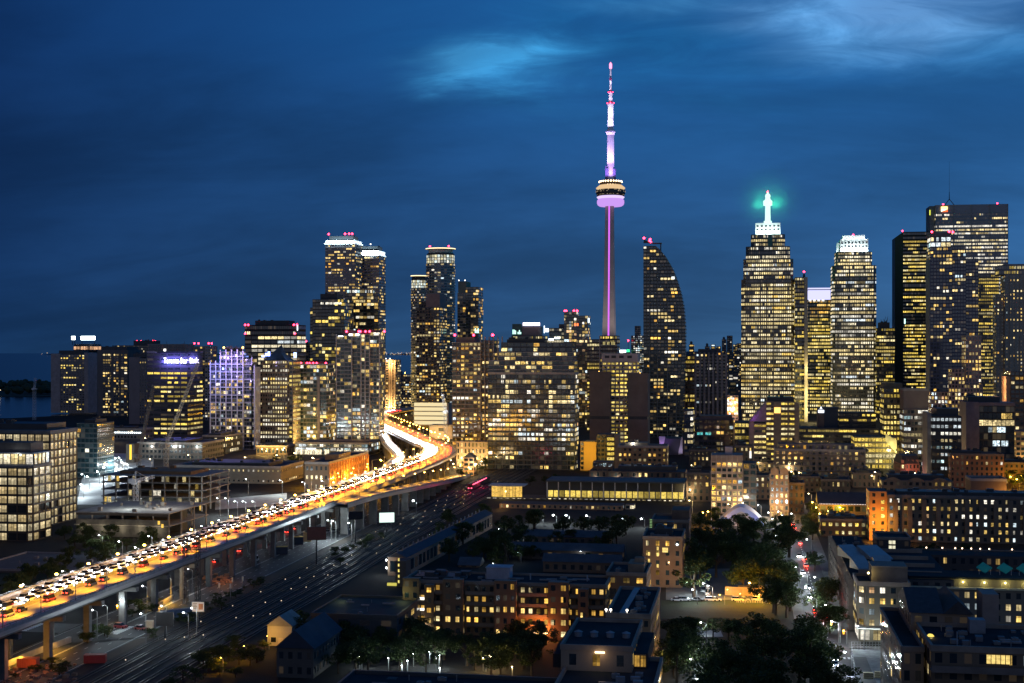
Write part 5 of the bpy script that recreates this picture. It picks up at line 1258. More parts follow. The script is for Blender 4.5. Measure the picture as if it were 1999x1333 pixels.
b.body(st, 836, y1=26, x1=b.x(1715)); b.body(st.but(p=.25, wall=(.04, .045, .055)), 806, x0=b.x(1640), x1=b.x(1712), y0=8, y1=26, zb=b.z(836) + .02, name='upper_wall'); b.body(st.but(p=0, wall=(.04, .05, .07), ww=0), 797, x0=b.x(1598), x1=b.x(1638), y0=9, y1=24, zb=b.z(836) + .02, name='roof_box')
b.block('blank_panel', b.x(1599), b.x(1610), 8.3, 8.9, b.z(836) + .1, b.z(799), surf('pent_brown', (.12, .09, .08), .8)); b.block('logo', b.x(1598.5), b.x(1610), 7.9, 8.25, b.z(807), b.z(801.5), glow('logo_white_blue', (.75, .85, 1), 2.5)); m = MB(); m.face([(b.x(1601.5), 7.9, b.z(799.5)), (b.x(1606.5), 7.9, b.z(799.5)), (b.x(1604), 7.9, b.z(794))]); b.add('logo', m, glow('logo_white_blue', (.75, .85, 1), 2.5))
b = B('glass_hall', 'bright yellow glass building with a sharp sloping pale canopy, at the street canyon', 880, 1668, 1750, 'building')
b.body(OFF.but(p=.85, pf=.4, pal='yellow', b=.8, cw=2.2, fh=3.2, ww=.85, wh=.6, wall=(.12, .11, .08)), 853, y1=24)
m = MB(); x0, x1 = b.x(1728), b.w; z0 = b.z(860); m.face([(x0, -1.5, b.z(845)), (x1, -1.5, b.z(858)), (x1, -1.5, b.z(885)), (x0, -1.5, b.z(860))]); m.face([(x0, -1, b.z(860)), (x1, -1, b.z(885)), (x1, -1, b.z(858)), (x0, -1, b.z(845))])
b.add('canopy', m, surf('canopy_cream', (.45, .42, .26), .7)); lamp(b.root, (b.x(1738), -9, b.z(880)), (1, .85, .35), 9000, .5)
b = B('grey_apartments', 'long grey low-rise with balconies and dark windows in front of the yellow-banded office', 800, 1512, 1690, 'apartment building')
st = CONDO.but(wall=(.17, .15, .145), p=.08, pal='home', cw=3.4, fh=3.1, ww=.45, wh=.6)
b.body(st, 880, y1=18, nsplit=20); b.body(st.but(p=.12), 868, x0=b.x(1520), x1=b.x(1670), y0=5, y1=17, zb=b.z(880) + .02, name='upper_wall'); b.parapet(0, b.w, 0, 18, b.z(880))
m = MB()
for f in range(1, 6): m.box(-.5, b.w + .5, -1.4, -.1, f * 3.1 - .1, f * 3.1 + .15)
b.add('balcony', m, surf('balc_grey', (.2, .18, .17), .8))
b = B('flatiron_building', 'narrow red brick wedge-shaped heritage building with arched windows and a steep mansard roof', 800, 1752, 1801, 'building')
bw_, d = b.w, 22
poly = [(bw_ * .12, 0), (bw_ * .3, -2), (bw_ * .9, 2), (bw_, d), (0, d)]
b.body(CONDO.but(wall=(.34, .15, .11), p=.08, cw=2.4, fh=3.6, ww=.42, wh=.6), 905, poly=poly)
m = MB(); z = b.z(905); top = b.z(890); ins = [(p[0] * .8 + bw_ * .1, p[1] * .8 + 2) for p in poly]
for i in range(5):
    j = (i + 1) % 5; m.face([(*poly[i], z), (*poly[j], z), (*ins[j], top), (*ins[i], top)])
m.face([(*p, top) for p in ins])
b.add('mansard_roof', m, surf('slate', (.05, .05, .055), .7)); m = MB()
for k in range(4): xx = bw_ * (.2 + .2 * k); m.box(xx - .8, xx + .8, -1.2 + k, .6 + k, z + .3, z + 2.2)
b.add('dormer', m, surf('dormer_brick', (.3, .16, .12), .8)); lamp(b.root, (bw_ * .5, -8, 5), (1, .35, .25), 2200, .4); lamp(b.root, (bw_ + 4, 8, 8), (1, .75, .35), 6000, .4)
# -- far city: small dim towers filling the gaps on the horizon
FAR = CONDO.but(cw=6, fh=5, ww=.7, wh=.5, p=.35, pal='mix', b=.55, wall=(.035, .045, .06))
kk = 0
for px, w, py, Y in [(1345, 9, 672, 2700), (1356, 8, 690, 2500), (1364, 10, 681, 2900), (1376, 9, 676, 2700), (1388, 8, 672, 3000), (1398, 9, 676, 2800), (1409, 9, 662, 3600), (1419, 11, 655, 3700), (1431, 9, 672, 2900), (1340, 8, 700, 2200), (1352, 12, 712, 2000), (1422, 10, 700, 2300), (1433, 11, 690, 2500), (1438, 9, 670, 3100), (1212, 8, 694, 2800), (1222, 8, 690, 2600), (1371, 7, 693, 2400), (1386, 9, 697, 2300), (1405, 9, 695, 2300), (1414, 8, 708, 2000), (1430, 12, 720, 1900), (1345, 10, 735, 1800), (1424, 14, 745, 1700), (760, 6, 716, 2300), (776, 6, 733, 2100)]:
    b = B('far_block', 'dim far tower among many specks of light on the horizon', Y, px, px + w, 'tower block', 'far towers on the horizon')
    b.body(FAR.but(p=.1 if py < 665 else .4, b=.45), py, y1=30)
    if kk % 3 == 0: b.plant(b.w * .2, b.w * .7, 5, 20, b.z(py), 5)
    kk += 1
# thin mist added round the beacon spire to make its green halo
def halo_mist(px, py, Y, r, dens):
    p = at(px, py, Y); m = MB(); m.ball((0, 0, 0), r, 0, 24, 14); mm, N, L = newmat('halo_mist'); out = N.new('ShaderNodeOutputMaterial'); v = N.new('ShaderNodeVolumePrincipled'); v.inputs['Color'].default_value = (.9, .95, 1, 1); v.inputs['Anisotropy'].default_value = 0.2; L.new(v.outputs[0], out.inputs['Volume'])
    tc = N.new('ShaderNodeTexCoord'); ln = N.new('ShaderNodeVectorMath'); ln.operation = 'LENGTH'; L.new(tc.outputs['Object'], ln.inputs[0]); mr = N.new('ShaderNodeMapRange'); mr.inputs[1].default_value = r * .98; mr.inputs[2].default_value = r * .12; L.new(ln.outputs['Value'], mr.inputs[0]); pw = N.new('ShaderNodeMath'); pw.operation = 'POWER'; L.new(mr.outputs[0], pw.inputs[0]); pw.inputs[1].default_value = 2.2; mu = N.new('ShaderNodeMath'); mu.operation = 'MULTIPLY'; L.new(pw.outputs[0], mu.inputs[0]); mu.inputs[1].default_value = dens; L.new(mu.outputs[0], v.inputs['Density'])
    o = m.build('halo_mist', mm, None, p); o['kind'] = 'stuff'; return o
halo_mist(1500, 388, 1500, 50, .0035)
# ---------------------------------------------------------------- nearer buildings
def relief(parent, poly, z0, z1, cw, fh, mat_frame, pal, b_, lit_p=.95, col=.34, spd=.55, deep=.45, nsplit=100, skip=(), mull=2, roofmat=None, darkp=None, gp=(.02, .022, .024)):
    """frame of real columns and spandrels standing proud of recessed panes; lit panes are windows of their own"""
    fr = MB(); gl = MB(); panes = []; mu = MB(); n = len(poly); nf = max(1, round((z1 - z0) / fh)); fh = (z1 - z0) / nf
    org = parent.location
    def obox(a, d, nr, u0, u1, w0, w1, zz0, zz1, mb):
        P = [a + d * u + nr * w for u, w in ((u0, w0), (u1, w0), (u1, w1), (u0, w1))]
        # wound so that the outer face (w1) looks outwards
        mb.prism([(p.x, p.y) for p in (P[3], P[2], P[1], P[0])], zz0, zz1, bottom=True)
    for i in range(n):
        a, bb = Vector(poly[i]), Vector(poly[(i + 1) % n]); e = bb - a; Ln = e.length; d = e / Ln; nr = Vector((d.y, -d.x))
        q = [a - nr * 0, bb - nr * 0]
        gl.face([(a.x, a.y, z0), (bb.x, bb.y, z0), (bb.x, bb.y, z1), (a.x, a.y, z1)])
        mid = Vector((org.x + (a.x + bb.x) / 2, org.y + (a.y + bb.y) / 2))
        if -(mid.dot(nr)) / mid.length < .01 or i in skip: continue
        nc = max(1, round(Ln / cw)); c = Ln / nc
        for k in range(nc + 1): 
            u = k * c; obox(a, d, nr, max(u - col / 2, -.02), min(u + col / 2, Ln + .02), 0.01, deep, z0, z1, fr)
        for f in range(nf + 1):
            zz = z0 + f * fh; obox(a, d, nr, 0, Ln, 0.012, deep - .06, max(zz - spd / 2, z0), min(zz + spd / 2, z1 - .005), fr)
        for f in range(nf):
            for k in range(nc):
                if rnd.random() < (lit_p if darkp is None else darkp(f, k, nf, nc, i)):
                    z_0, z_1 = z0 + f * fh + spd / 2 + .05, z0 + (f + 1) * fh - spd / 2 - .05; u0, u1 = k * c + col / 2 + .05, (k + 1) * c - col / 2 - .05
                    cc = pick(pal); kk = b_ * math.exp(rnd.gauss(0, .25))
                    sub = [(0, 1)] if mull < 2 else [(j / mull, (j + 1) / mull) for j in range(mull)]
                    pts = MB()
                    for s0, s1 in sub:
                        g = .07; ua, ub = u0 + (u1 - u0) * s0 + (g if s0 > 0 else 0), u0 + (u1 - u0) * s1 - (g if s1 < 1 else 0)
                        A = a + d * ua + nr * .05; B_ = a + d * ub + nr * .05; kf = kk * rnd.uniform(.7, 1.2)
                        zs = z_0 + (z_1 - z_0) * rnd.choice([.45, .6, .6, .75]); lo, hi = rnd.choice([(.62, 1.2), (.7, 1.1), (.85, 1.35), (.5, .9)])
                        for za_, zb_, kz in ((z_0, zs, lo), (zs, z_1, hi)): pts.face([(A.x, A.y, za_), (B_.x, B_.y, za_), (B_.x, B_.y, zb_), (A.x, A.y, zb_)], 0, None, tuple(v * min(kf * kz, 2) for v in cc))
                    panes.append(pts)
    gl.face([(p[0], p[1], z1) for p in poly], 1)
    gl.build('wall', [surf('pane_dark%s' % (gp,), gp, .15, .3, .2, spec=.9), roofmat or ROOF], parent); fr.build('facade_grid', mat_frame, parent)
    rnd.shuffle(panes)
    for p in panes[:nsplit]: p.build('window', LITN, parent)
    if len(panes) > nsplit:
        m = MB()
        for p in panes[nsplit:]: m.v += []; [m.face([p.v[j] for j in f], 0, None, c) for f, c in zip(p.f, p.c)]
        m.build('window', LITN, parent)['kind'] = 'stuff'
# -- the two-part lit office at the left edge
b = B('corner_office', 'brightly lit cream-windowed office at the left picture edge, tall rear block', 600, -45, 97, 'office building')
d = b.dep(149, b.w); MULL = surf('bronze_frame', (.045, .036, .03), .5, .2, .5)
zt = b.z(846)
relief(b.root, b.rect(0, b.w, 0, d), 0, zt, 3.5, 3.45, MULL, 'cream', .50, lit_p=.95, nsplit=100, mull=3, col=.5, spd=.85)
b.block('cornice', -.5, b.w + .5, -.5, d + .5, zt + .02, zt + 1.4, surf('cornice_grey', (.13, .125, .125), .7)); b.plant(2, b.w - 4, 5, d - 2, zt + 1.4, 2.6, DKP)
b = B('corner_office', 'brightly lit low office wing with roof terrace, in front of the tall cream-windowed block', 548, -60, 60, 'office building')
dw = b.dep(99, b.w); x2 = b.w; poly = [(0, 0), (b.w - 1.5, 0), (b.w, 1.5), (b.w, dw), (0, dw)]; zt = b.z(912)
relief(b.root, poly, 0, zt, 4.3, 3.6, MULL, 'cream', .54, mull=3, col=.5, spd=.85, nsplit=100, darkp=lambda f, k, nf, nc, i: .12 if f in (0, nf - 5) and k % 3 else .96)
m = MB(); pp = [(p[0] + (.5 if p[0] > 1 else 0), p[1] + (-.5 if p[1] < 1 else 0)) for p in poly]; m.prism(pp, zt + .02, zt + .9, bottom=True); b.add('terrace_edge', m, surf('cornice_grey', (.13, .125, .125), .7))
m = MB()
for k in range(46): 
    t = k / 45; xx = b.w * 1.0 * t; m.tube((xx, .2, zt + .9), (xx, .2, zt + 2.1), .07, n=4)
for k in range(16): t = k / 15; m.tube((b.w - .3, .2 + dw * t, zt + .9), (b.w - .3, .2 + dw * t, zt + 2.1), .07, n=4)
m.build('terrace_railing', STEEL, b.root)
x3 = b.x(75); relief(b.root, b.rect(0, b.x(58), 3, dw - .6), zt + .9, b.z(886), 3.4, 4.3, MULL, 'white', 1.1, nsplit=30, col=.2, spd=.3)
m = MB(); m.box(-.3, b.x(58) + .4, 2.4, dw - .4, b.z(886) + .02, b.z(884.5)); b.add('roof_slab', m, surf('slab_white', (.4, .39, .37), .7)); b.plant(2, b.x(50), 4, dw - 2, b.z(884.5), 4.0, surf('plant_brown', (.10, .085, .075), .8))
lamp(b.root, (b.x(28), 1.2, zt + 4.6), (.85, .95, 1), 300, .2)
# -- dark frame building behind it, construction site
b = B('concrete_frame', 'dark unfinished glass block behind the tall cream-windowed office', 820, 150, 190, 'building')
b.body(GLASS.but(p=.05, wall=(.06, .065, .065), pal='home'), 826, y1=22); b.plant(3, b.w - 3, 4, 18, b.z(826), 2, DKP)
SLAB = surf('raw_concrete', (.20, .185, .165), .9, .3, .3)
def frame_building(label, Y, xl, xr, ytop, d, fh, colw, wins=0, pal='home', name='construction_frame', base=0):
    b = B(name, label, Y, xl, xr, 'construction site'); z1 = b.z(ytop); nf = max(1, round((z1 - base) / fh)); fh = (z1 - base) / nf
    for f in range(1, nf + 1): b.block('floor_slab', -.5, b.w + .5, -.5, d + .5, base + f * fh - .35, base + f * fh, SLAB)
    m = MB(); n = max(2, round(b.w / colw))
    for f in range(nf):
        for k in range(n + 1):
            xx = .4 + (b.w - .8) * k / n
            for yy in (.5, d - .5): m.box(xx - .28, xx + .28, yy - .28, yy + .28, base + f * fh, base + (f + 1) * fh - .35)
        for yy in (d * .33, d * .66): m.box(b.w - .7, b.w - .15, yy - .28, yy + .28, base + f * fh, base + (f + 1) * fh - .35)
    b.add('column', m, SLAB); b.block('core_wall', b.w * .1, b.w * .9, d * .55, d * .7, base, z1 - .4, surf('core_dark', (.05, .05, .048), .9))
    m = MB()
    for f in range(nf):
        for k in range(n * 3):
            if rnd.random() < wins:
                xx = b.w * (k + .1) / (n * 3); cc = pick(pal); kk = rnd.uniform(.1, .8); wv = b.w / (n * 3) * .8
                m.face([(xx, .9, base + f * fh + .3), (xx + wv, .9, base + f * fh + .3), (xx + wv, .9, base + (f + 1) * fh - .5), (xx, .9, base + (f + 1) * fh - .5)], 0, None, tuple(v * kk for v in cc))
    if m.f: b.add('window', m, LIT)['kind'] = 'stuff'
    return b
b = frame_building('upper open concrete frame under construction with rows of glazing, behind the darker lower frame', 655, 200, 395, 928, 34, 3.6, 6, .22, 'office')
b.plant(6, b.w - 8, 6, 28, b.z(928), 1.5, surf('formwork', (.14, .1, .06), .9)); 
for x, e in ((b.w * .15, 900), (b.w * .45, 1400), (b.w * .8, 900)): lamp(b.root, (x, 3, 5), (.8, .95, 1), e * 2.2, .3)
b = frame_building('lower dark concrete frame under construction with hoarding, beside the elevated road', 560, 148, 330, 1000, 40, 4.4, 7, .03, 'amber')
b.block('hoarding', .2, b.w - .2, -.3, -.1, 8.8, b.z(1000) - .5, surf('netting', (.055, .045, .04), .95, .4, .4)); b.block('hoarding', .2, b.w - .2, -.28, -.1, .2, 7.2, surf('netting_grey', (.07, .068, .065), .95, .4, .4))
for k in range(5): lamp(b.root, (b.w * (.1 + .2 * k), -2.5, 3.5), (1, .85, .55), 420, .2)
m = MB()
for px, py in ((309, 1018), (316, 1024)): m.box(b.x(px), b.x(px + 4), -.55, -.35, b.z(py + 4), b.z(py - 3))
b.add('lit_panel', m, glow('panel_amber', (1, .6, .1), 1.2))
zt = b.z(1000); m = MB()
for k in range(14): x = rnd.uniform(2, b.w - 3); y = rnd.uniform(2, 30); m.box(x, x + rnd.uniform(.6, 2.2), y, y + rnd.uniform(.6, 2), zt, zt + rnd.uniform(.4, 1.6))
b.add('stacked_material', m, surf('site_stuff', (.2, .18, .15), .9)); lamp(b.root, (b.w * .45, 10, zt + 6), (.85, .97, 1), 5200, .3); lamp(b.root, (b.w * .8, 14, zt + 6), (.95, .95, .9), 4200, .3)
# -- tower cranes
def lattice(mb, p, q, w, seg, r=.09, n3=False):
    p = Vector(p); q = Vector(q); d = (q - p).normalized(); a = d.cross(Vector((0, 0, 1))); 
    if a.length < .1: a = Vector((1, 0, 0))
    a.normalize(); bq = d.cross(a).normalized(); C = [a * s * w / 2 + bq * t * w / 2 for s, t in ((-1, -1), (1, -1), (1, 1), (-1, 1))]
    for c in C: mb.tube(p + c, q + c, r * 1.4, n=4)
    N_ = max(1, int((q - p).length / seg))
    for i in range(N_):
        u, v = p.lerp(q, i / N_), p.lerp(q, (i + 1) / N_)
        for k in range(4): mb.tube(u + C[k], v + C[(k + 1) % 4], r, n=3, cap=False); 
        for k in range(4): mb.tube(v + C[k], v + C[(k + 1) % 4], r, n=3, cap=False)
def crane(label, Y, px, pyb, pyt, jib, mat, z0=0, back=None, lamps=(), w=1.7):
    p = at(px, pyb, Y); r = empty('tower_crane', (p.x, p.y, z0), label, 'crane')
    H = at(px, pyt, Y).z - z0; m = MB(); lattice(m, (0, 0, 0), (0, 0, H), w, w * 1.1); m.build('mast', mat, r)
    m = MB(); m.box(-w * .9, w * .9, -w * .8, w * .8, H, H + 1.0); m.box(-.9, .9, -w * .9 - 1.2, -w * .9, H - .6, H + 1.6); m.build('cab', mat, r)
    j = at(jib[0], jib[1], Y + jib[2]); j = Vector((j.x - p.x, j.y - p.y, j.z - z0)); m = MB(); lattice(m, (0, 0, H + .8), j, w * .7, w * .9, .07); m.build('jib', mat, r)
    bk = back or (-.25 * j.x, -.25 * j.y, H + 1.5); m = MB(); lattice(m, (0, 0, H + .8), bk, w * .6, w, .07); m.box(bk[0] - 1, bk[0] + 1, bk[1] - .8, bk[1] + .8, bk[2] - 1.6, bk[2] + .3); m.build('counter_jib', mat, r)
    apx = (0, 0, H + 5); m = MB(); m.tube((0, 0, H), apx, .18, n=4); m.tube(apx, j.lerp(Vector((0, 0, H)), .3), .06, n=3); m.tube(apx, bk, .06, n=3); m.build('stay', mat, r)
    for lx in lamps:
        q = Vector((0, 0, H)).lerp(j, lx) if lx <= 1 else Vector((0, 0, H + 5)); mm = MB(); mm.ball((q.x, q.y, q.z), .35, 0, 6, 4); mm.build('work_lamp', glow('work_white', (.85, .95, 1), 9), r)
    return r
CW = surf('crane_white', (.5, .5, .5), .6); CBL = surf('crane_blue', (.06, .16, .35), .6); CY = surf('crane_pale', (.45, .42, .33), .6)
r = crane('white luffing crane with a long raised jib crossing the blue-signed office', 690, 324, 975, 872, (388, 704, 10), CY, 0, lamps=(.0,)); lamp(r, (4, -6, 45), (1, .9, .75), 1600, .3)
crane('white crane lit at its foot in the construction deck', 600, 265, 990, 942, (300, 930, 8), CW, 8, lamps=(.02,))
r = crane('blue-white crane standing among bright site lamps behind the concrete frame', 860, 181, 930, 872, (205, 868, -5), CBL, 0, lamps=(.5,)); lamp(r, (6, -8, 20), (.8, .92, 1), 9000, .4)
r = crane('small white floodlit crane by the highway curve, in front of the round towers', 1150, 870, 850, 805, (863, 768, 6), CW, 0, lamps=(0.02, .9), w=2.6); flood(r, (0, -16, 30), (0, 0, 26), (.9, .97, 1), 5, 120); flood(r, (2, -10, 50), (-1, 3, 44), (.9, .97, 1), 3, 120)
crane('thin dim crane with a raised jib left of the white luffing crane', 760, 271, 935, 892, (300, 752, 10), surf('crane_dim', (.2, .18, .15), .7), 0)
crane('distant pale mast crane standing by the harbour water', 1500, 67, 815, 760, (69, 738, 3), CW, 0, w=2.6)
# -- flat-roofed industrial blocks behind the elevated road
BR = surf('brown_brick', (.20, .165, .12), .9, .25, .3)
b = B('flat_warehouse', 'long grey-brown flat-roofed factory with one row of small square lit windows', 790, 338, 548, 'building')
d = b.dep(592, b.w); st = CONDO.but(cw=2.9, fh=5, ww=.34, wh=.3, wall=(.21, .19, .15), p=.6, pal='white', b=.6, run=.7, wrough=.9)
zt = b.z(912); b.body(st.but(p=.08), 0, zt=zt * .35, y1=d, nsplit=20); b.body(st.but(p=0, ww=0), 0, zb=zt * .35 + .01, zt=zt * .62, y1=d, name='wall'); b.body(st.but(p=.75, fh=20), 0, zb=zt * .62 + .01, zt=zt, y1=d, nsplit=60, name='wall')
b.parapet(0, b.w, 0, d, zt); b.plant(8, b.w - 10, 8, d - 8, zt, 2, DKP, units=8)
b = B('orange_brick_block', 'brick warehouse whose right wall glows deep orange under the highway lamps', 742, 595, 641, 'building')
d = b.dep(718, b.w); zt = b.z(905)
b.body(CONDO.but(cw=2.4, fh=4.2, ww=.42, wh=.42, wall=(.20, .14, .09), p=.2, pal='white', b=.7, skip=(1,)), 0, zt=zt, y1=d, nsplit=30)
b.body(CONDO.but(cw=2.2, fh=3.4, ww=.34, wh=.6, wall=(.36, .17, .08), glass=(.06, .03, .02), p=.22, pal='amber', b=.9, run=.15), 0, zt=zt - .2, x0=b.w + .02, x1=b.w + .3, y0=.3, y1=d - .3, nsplit=60, name='side_wall')  # wall and panes coloured orange, highway lamp glow put into the colour
m = MB(); n = 15
for k in range(n + 1): yy = .4 + (d - .8) * k / n; m.box(b.w + .32, b.w + .75, yy - .25, yy + .25, 0, zt - .4)
b.add('pilaster', m, surf('orange_lit_brick', (.34, .16, .08), .9)); b.parapet(0, b.w, 0, d, zt); b.block('roof_box', b.w * .3, b.w * .9, d * .3, d * .6, zt, zt + 3.2, BR); 
for k in range(7): lamp(b.root, (b.w + 9, d * (k + .3) / 7, 3.5), (1, .42, .04), 3400, .4)
for nm, Y, xl, xr, yt, xs, wall, lab, p in (
    ('flat_hall', 960, 268, 395, 866, 437, (.12, .11, .10), 'wide dark hall with a blank face and three wall lamps, foot of the crane', .0),
    ('flat_hall', 1010, 395, 440, 852, 474, (.06, .06, .06), 'dark low block with a row of cream windows, below the violet-lit tower', .35),
    ('flat_hall', 1180, 190, 280, 838, 300, (.12, .12, .13), 'low curved-roof terminal with a strip of tiny white lamps, left of the cranes', .12),
    ('flat_hall', 1000, 500, 560, 872, 576, (.10, .08, .06), 'small dark hall with an amber-lit forecourt, below the pyramid roof office', .1),
    ('flat_hall', 700, 340, 420, 952, 430, (.16, .13, .10), 'low brown shed lit orange at its edge, right end of the open concrete frame', .1)):
    b = B(nm, lab, Y, xl, xr, 'building'); d = b.dep(xs, b.w); b.body(CONDO.but(wall=wall, p=p, pal='cream', cw=3, fh=4.2, ww=.6, wh=.5), yt, y1=d, nsplit=25); b.parapet(0, b.w, 0, d, b.z(yt)); b.plant(3, b.w * .7, 4, d - 3, b.z(yt), 2, DKP, units=5)
    if 'curved' in lab:
        m = MB()
        for k in range(22): m.box(2 + k * b.w / 24, 2.9 + k * b.w / 24, -.4, -.1, b.z(yt) - 3, b.z(yt) - 2.3)
        b.add('lamp_strip', m, glow('work_white', (.85, .95, 1), 4))
    if 'wall lamps' in lab:
        for px in (297, 341, 385):
            m = MB(); m.box(b.x(px) - .5, b.x(px) + .5, -.6, -.1, b.z(873), b.z(870)); b.add('wall_lamp', m, glow('flood_white', (.92, 1, 1), 6)); lamp(b.root, (b.x(px), -2, b.z(872)), (1, .93, .8), 900, .3)
    if 'amber-lit' in lab:
        for k in range(6): lamp(b.root, (b.w * (k + .5) / 6, -7, 4), (1, .6, .15), 3800, .4)
b = B('lit_sign_tower', 'narrow dark stair tower with one vertical yellow light strip, beside the wide dark hall', 930, 246, 262, 'building')
b.body(CONDO.but(p=0, ww=0, wall=(.05, .045, .04)), 866, y1=8); b.block('light_strip', b.w * .45, b.w * .7, -.4, -.1, 2, b.z(868), glow('strip_yellow', (1, .72, .08), 1.4))
# -- lit stack car park at the highway curve, small orange buildings
b = B('car_park', 'open parking structure with glaring cream floors inside the highway bend', 1330, 806, 872, 'building')
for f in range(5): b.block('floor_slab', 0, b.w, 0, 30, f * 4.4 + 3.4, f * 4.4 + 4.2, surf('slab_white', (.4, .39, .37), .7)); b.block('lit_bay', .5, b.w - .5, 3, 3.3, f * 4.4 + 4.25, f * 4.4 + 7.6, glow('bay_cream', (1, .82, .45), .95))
b.block('end_wall', b.w + .02, b.w + 2, 0, 30, 0, 25, CONC)
b = B('blank_store', 'pale cream box building with one dark window band, at the crane foot by the bend', 1180, 838, 884, 'building')
b.body(CONDO.but(wall=(.42, .34, .26), ww=0, p=0), 832, y1=18); b.block('window_band', b.x(856), b.x(867), -.2, -.02, b.z(842), b.z(835), DKP); b.parapet(0, b.w, 0, 18, b.z(832)); lamp(b.root, (b.w * .4, -12, 5), (1, .75, .35), 9000, .5)
b = B('arcade_building', 'pale stone building with rows of arched windows below the balconied condominium', 900, 891, 955, 'building')
b.body(CONDO.but(wall=(.40, .30, .21), p=.35, pal='home', cw=2.4, fh=4, ww=.45, wh=.66), 862, y1=14, nsplit=20)
for k in range(4): lamp(b.root, (b.w * (k + .4) / 4, -6, 5), (1, .72, .3), 2600, .4)
b = B('brick_house', 'small orange-lit house near the rail tracks at the highway curve', 830, 905, 925, 'building')
b.body(CONDO.but(wall=(.42, .26, .12), p=.1, cw=3), 893, y1=8); m = MB(); z = b.z(893); m.face([(-.4, -.4, z), (b.w + .4, -.4, z), (b.w / 2, -.4, z + 2.6)]); m.face([(-.4, -.4, z), (b.w / 2, -.4, z + 2.6), (b.w / 2, 8.4, z + 2.6), (-.4, 8.4, z)]); m.face([(b.w + .4, 8.4, z), (b.w / 2, 8.4, z + 2.6), (b.w / 2, -.4, z + 2.6), (b.w + .4, -.4, z)]); b.add('roof', m, DKP); lamp(b.root, (b.w / 2, -5, 4), (1, .5, .1), 3000, .3); lamp(b.root, (b.w / 2 + 3, -3, 8), (1, .97, .9), 1500, .3)
# -- orange wall block, stair tower, brown blocks in the centre
b = B('yellow_wall_block', 'brown apartment block with one huge blank wall lit vivid orange-yellow', 870, 1133, 1164, 'apartment building')
b.body(CONDO.but(wall=(.30, .20, .08), p=.25, pal='home', cw=3, fh=3), 862, x1=b.x(1140), y1=16, nsplit=10); b.block('blank_wall', b.x(1140) + .02, b.w, -.4, 16, 0, b.z(862), surf('ochre_wall', (.42, .27, .08), .85, .06)); b.body(CONDO.but(wall=(.10, .08, .05), p=.02), 848, x0=b.w + .02, x1=b.x(1196), y0=2, y1=18, name='wall')
for zz in (4, 13, 20): flood(b.root, (b.x(1152), -14, zz), (b.x(1152), -.4, zz), (1, .60, .06), 2.3, 120)
b = B('stair_tower', 'slim tower of stacked yellow stair windows right of the orange-yellow wall', 865, 1184, 1200, 'apartment building')
b.body(CONDO.but(wall=(.07, .06, .045), p=1, pal='yellow', b=.8, cw=20, fh=3, ww=.86, wh=.6, sd=.2), 852, y1=10, nsplit=30); b.block('side_wall', b.w + .02, b.x(1208), -.4, 12, 0, b.z(848), BR)
b = B('brown_apartments', 'plain brown apartment block with dim scattered windows under the right concrete wing', 820, 1206, 1302, 'apartment building')
b.body(CONDO.but(wall=(.19, .135, .08), p=.22, pal='home', b=.55, cw=3, fh=3, ww=.5, wh=.5), 873, y1=18, nsplit=50); b.parapet(0, b.w, 0, 18, b.z(873)); b.plant(4, b.w * .6, 4, 14, b.z(873), 2.5, BR); lamp(b.root, (b.x(1235), 3, b.z(866)), (.9, .97, 1), 800, .3)
b = B('brick_terrace', 'dark brick low-rise with rooftop chimneys and a few lit windows, behind the long colonnaded block', 740, 1150, 1338, 'apartment building')
b.body(CONDO.but(wall=(.09, .065, .05), p=.08, pal='home', cw=3.2, fh=3.2, ww=.4, wh=.55), 920, y1=18, nsplit=30); b.body(CONDO.but(wall=(.11, .075, .05), p=.03), 903, x0=b.x(1156), x1=b.x(1195), y0=2, y1=12, name='tall_wing'); b.plant(b.x(1205), b.x(1320), 5, 15, b.z(920), 2.4, DKP, units=8)
for px in (1163, 1204, 1240): lamp(b.root, (b.x(px), -1.5, b.z(932)), (1, .9, .7), 260, .2)
# -- long colonnaded block
b = B('colonnade_block', 'long low block with yellow-lit upper gallery behind white posts, below the terraced glass apartments', 700, 1068, 1335, 'building')
zt = b.z(942); b.body(CONDO.but(wall=(.11, .10, .09), p=.45, pal='white', cw=2.6, fh=4, ww=.55, wh=.55, b=.6), 0, zt=b.z(974), y1=22, nsplit=60); b.body(CONDO.but(wall=(.05, .055, .06), ww=0, p=0), 0, zb=b.z(974), zt=zt, y0=3, y1=22, name='upper_wall')
z0 = b.z(974)
for k in range(24):
    x0 = b.w * (k + .06) / 24; x1 = b.w * (k + .9) / 24; kk = rnd.choice([.9, 1.0, .8, .5, .25, .9]); m = MB(); m.face([(x0, 2.9, z0 + .3), (x1, 2.9, z0 + .3), (x1, 2.9, z0 + 3.6), (x0, 2.9, z0 + 3.6)], 0, None, (kk, .72 * kk, .14 * kk)); m.build('window', LITN, b.root)
m = MB()
for k in range(13): xx = b.w * k / 12; m.box(xx - .22, xx + .22, -.2, .25, z0, zt)
b.add('post', m, surf('post_white', (.45, .45, .44), .7)); b.block('roof_slab', -.6, b.w + .6, -.8, 23, zt + .01, zt + .7, surf('roof_blue', (.05, .065, .08), .7)); m = MB(); m.box(0, b.w, -.25, -.15, z0 + .9, z0 + 1.0); b.add('railing', m, STEEL)
b = B('glass_pavilion', 'glowing amber glass pavilion with curved pale roof, left end of the long block', 705, 955, 1020, 'building')
b.body(CONDO.but(wall=(.11, .10, .09), p=.35, pal='white', cw=3.2, fh=3.6, ww=.6, wh=.6, b=.9), 972, y1=18, x0=b.x(948), nsplit=30, x1=b.x(1105)); z0 = b.z(972); z1 = b.z(950)
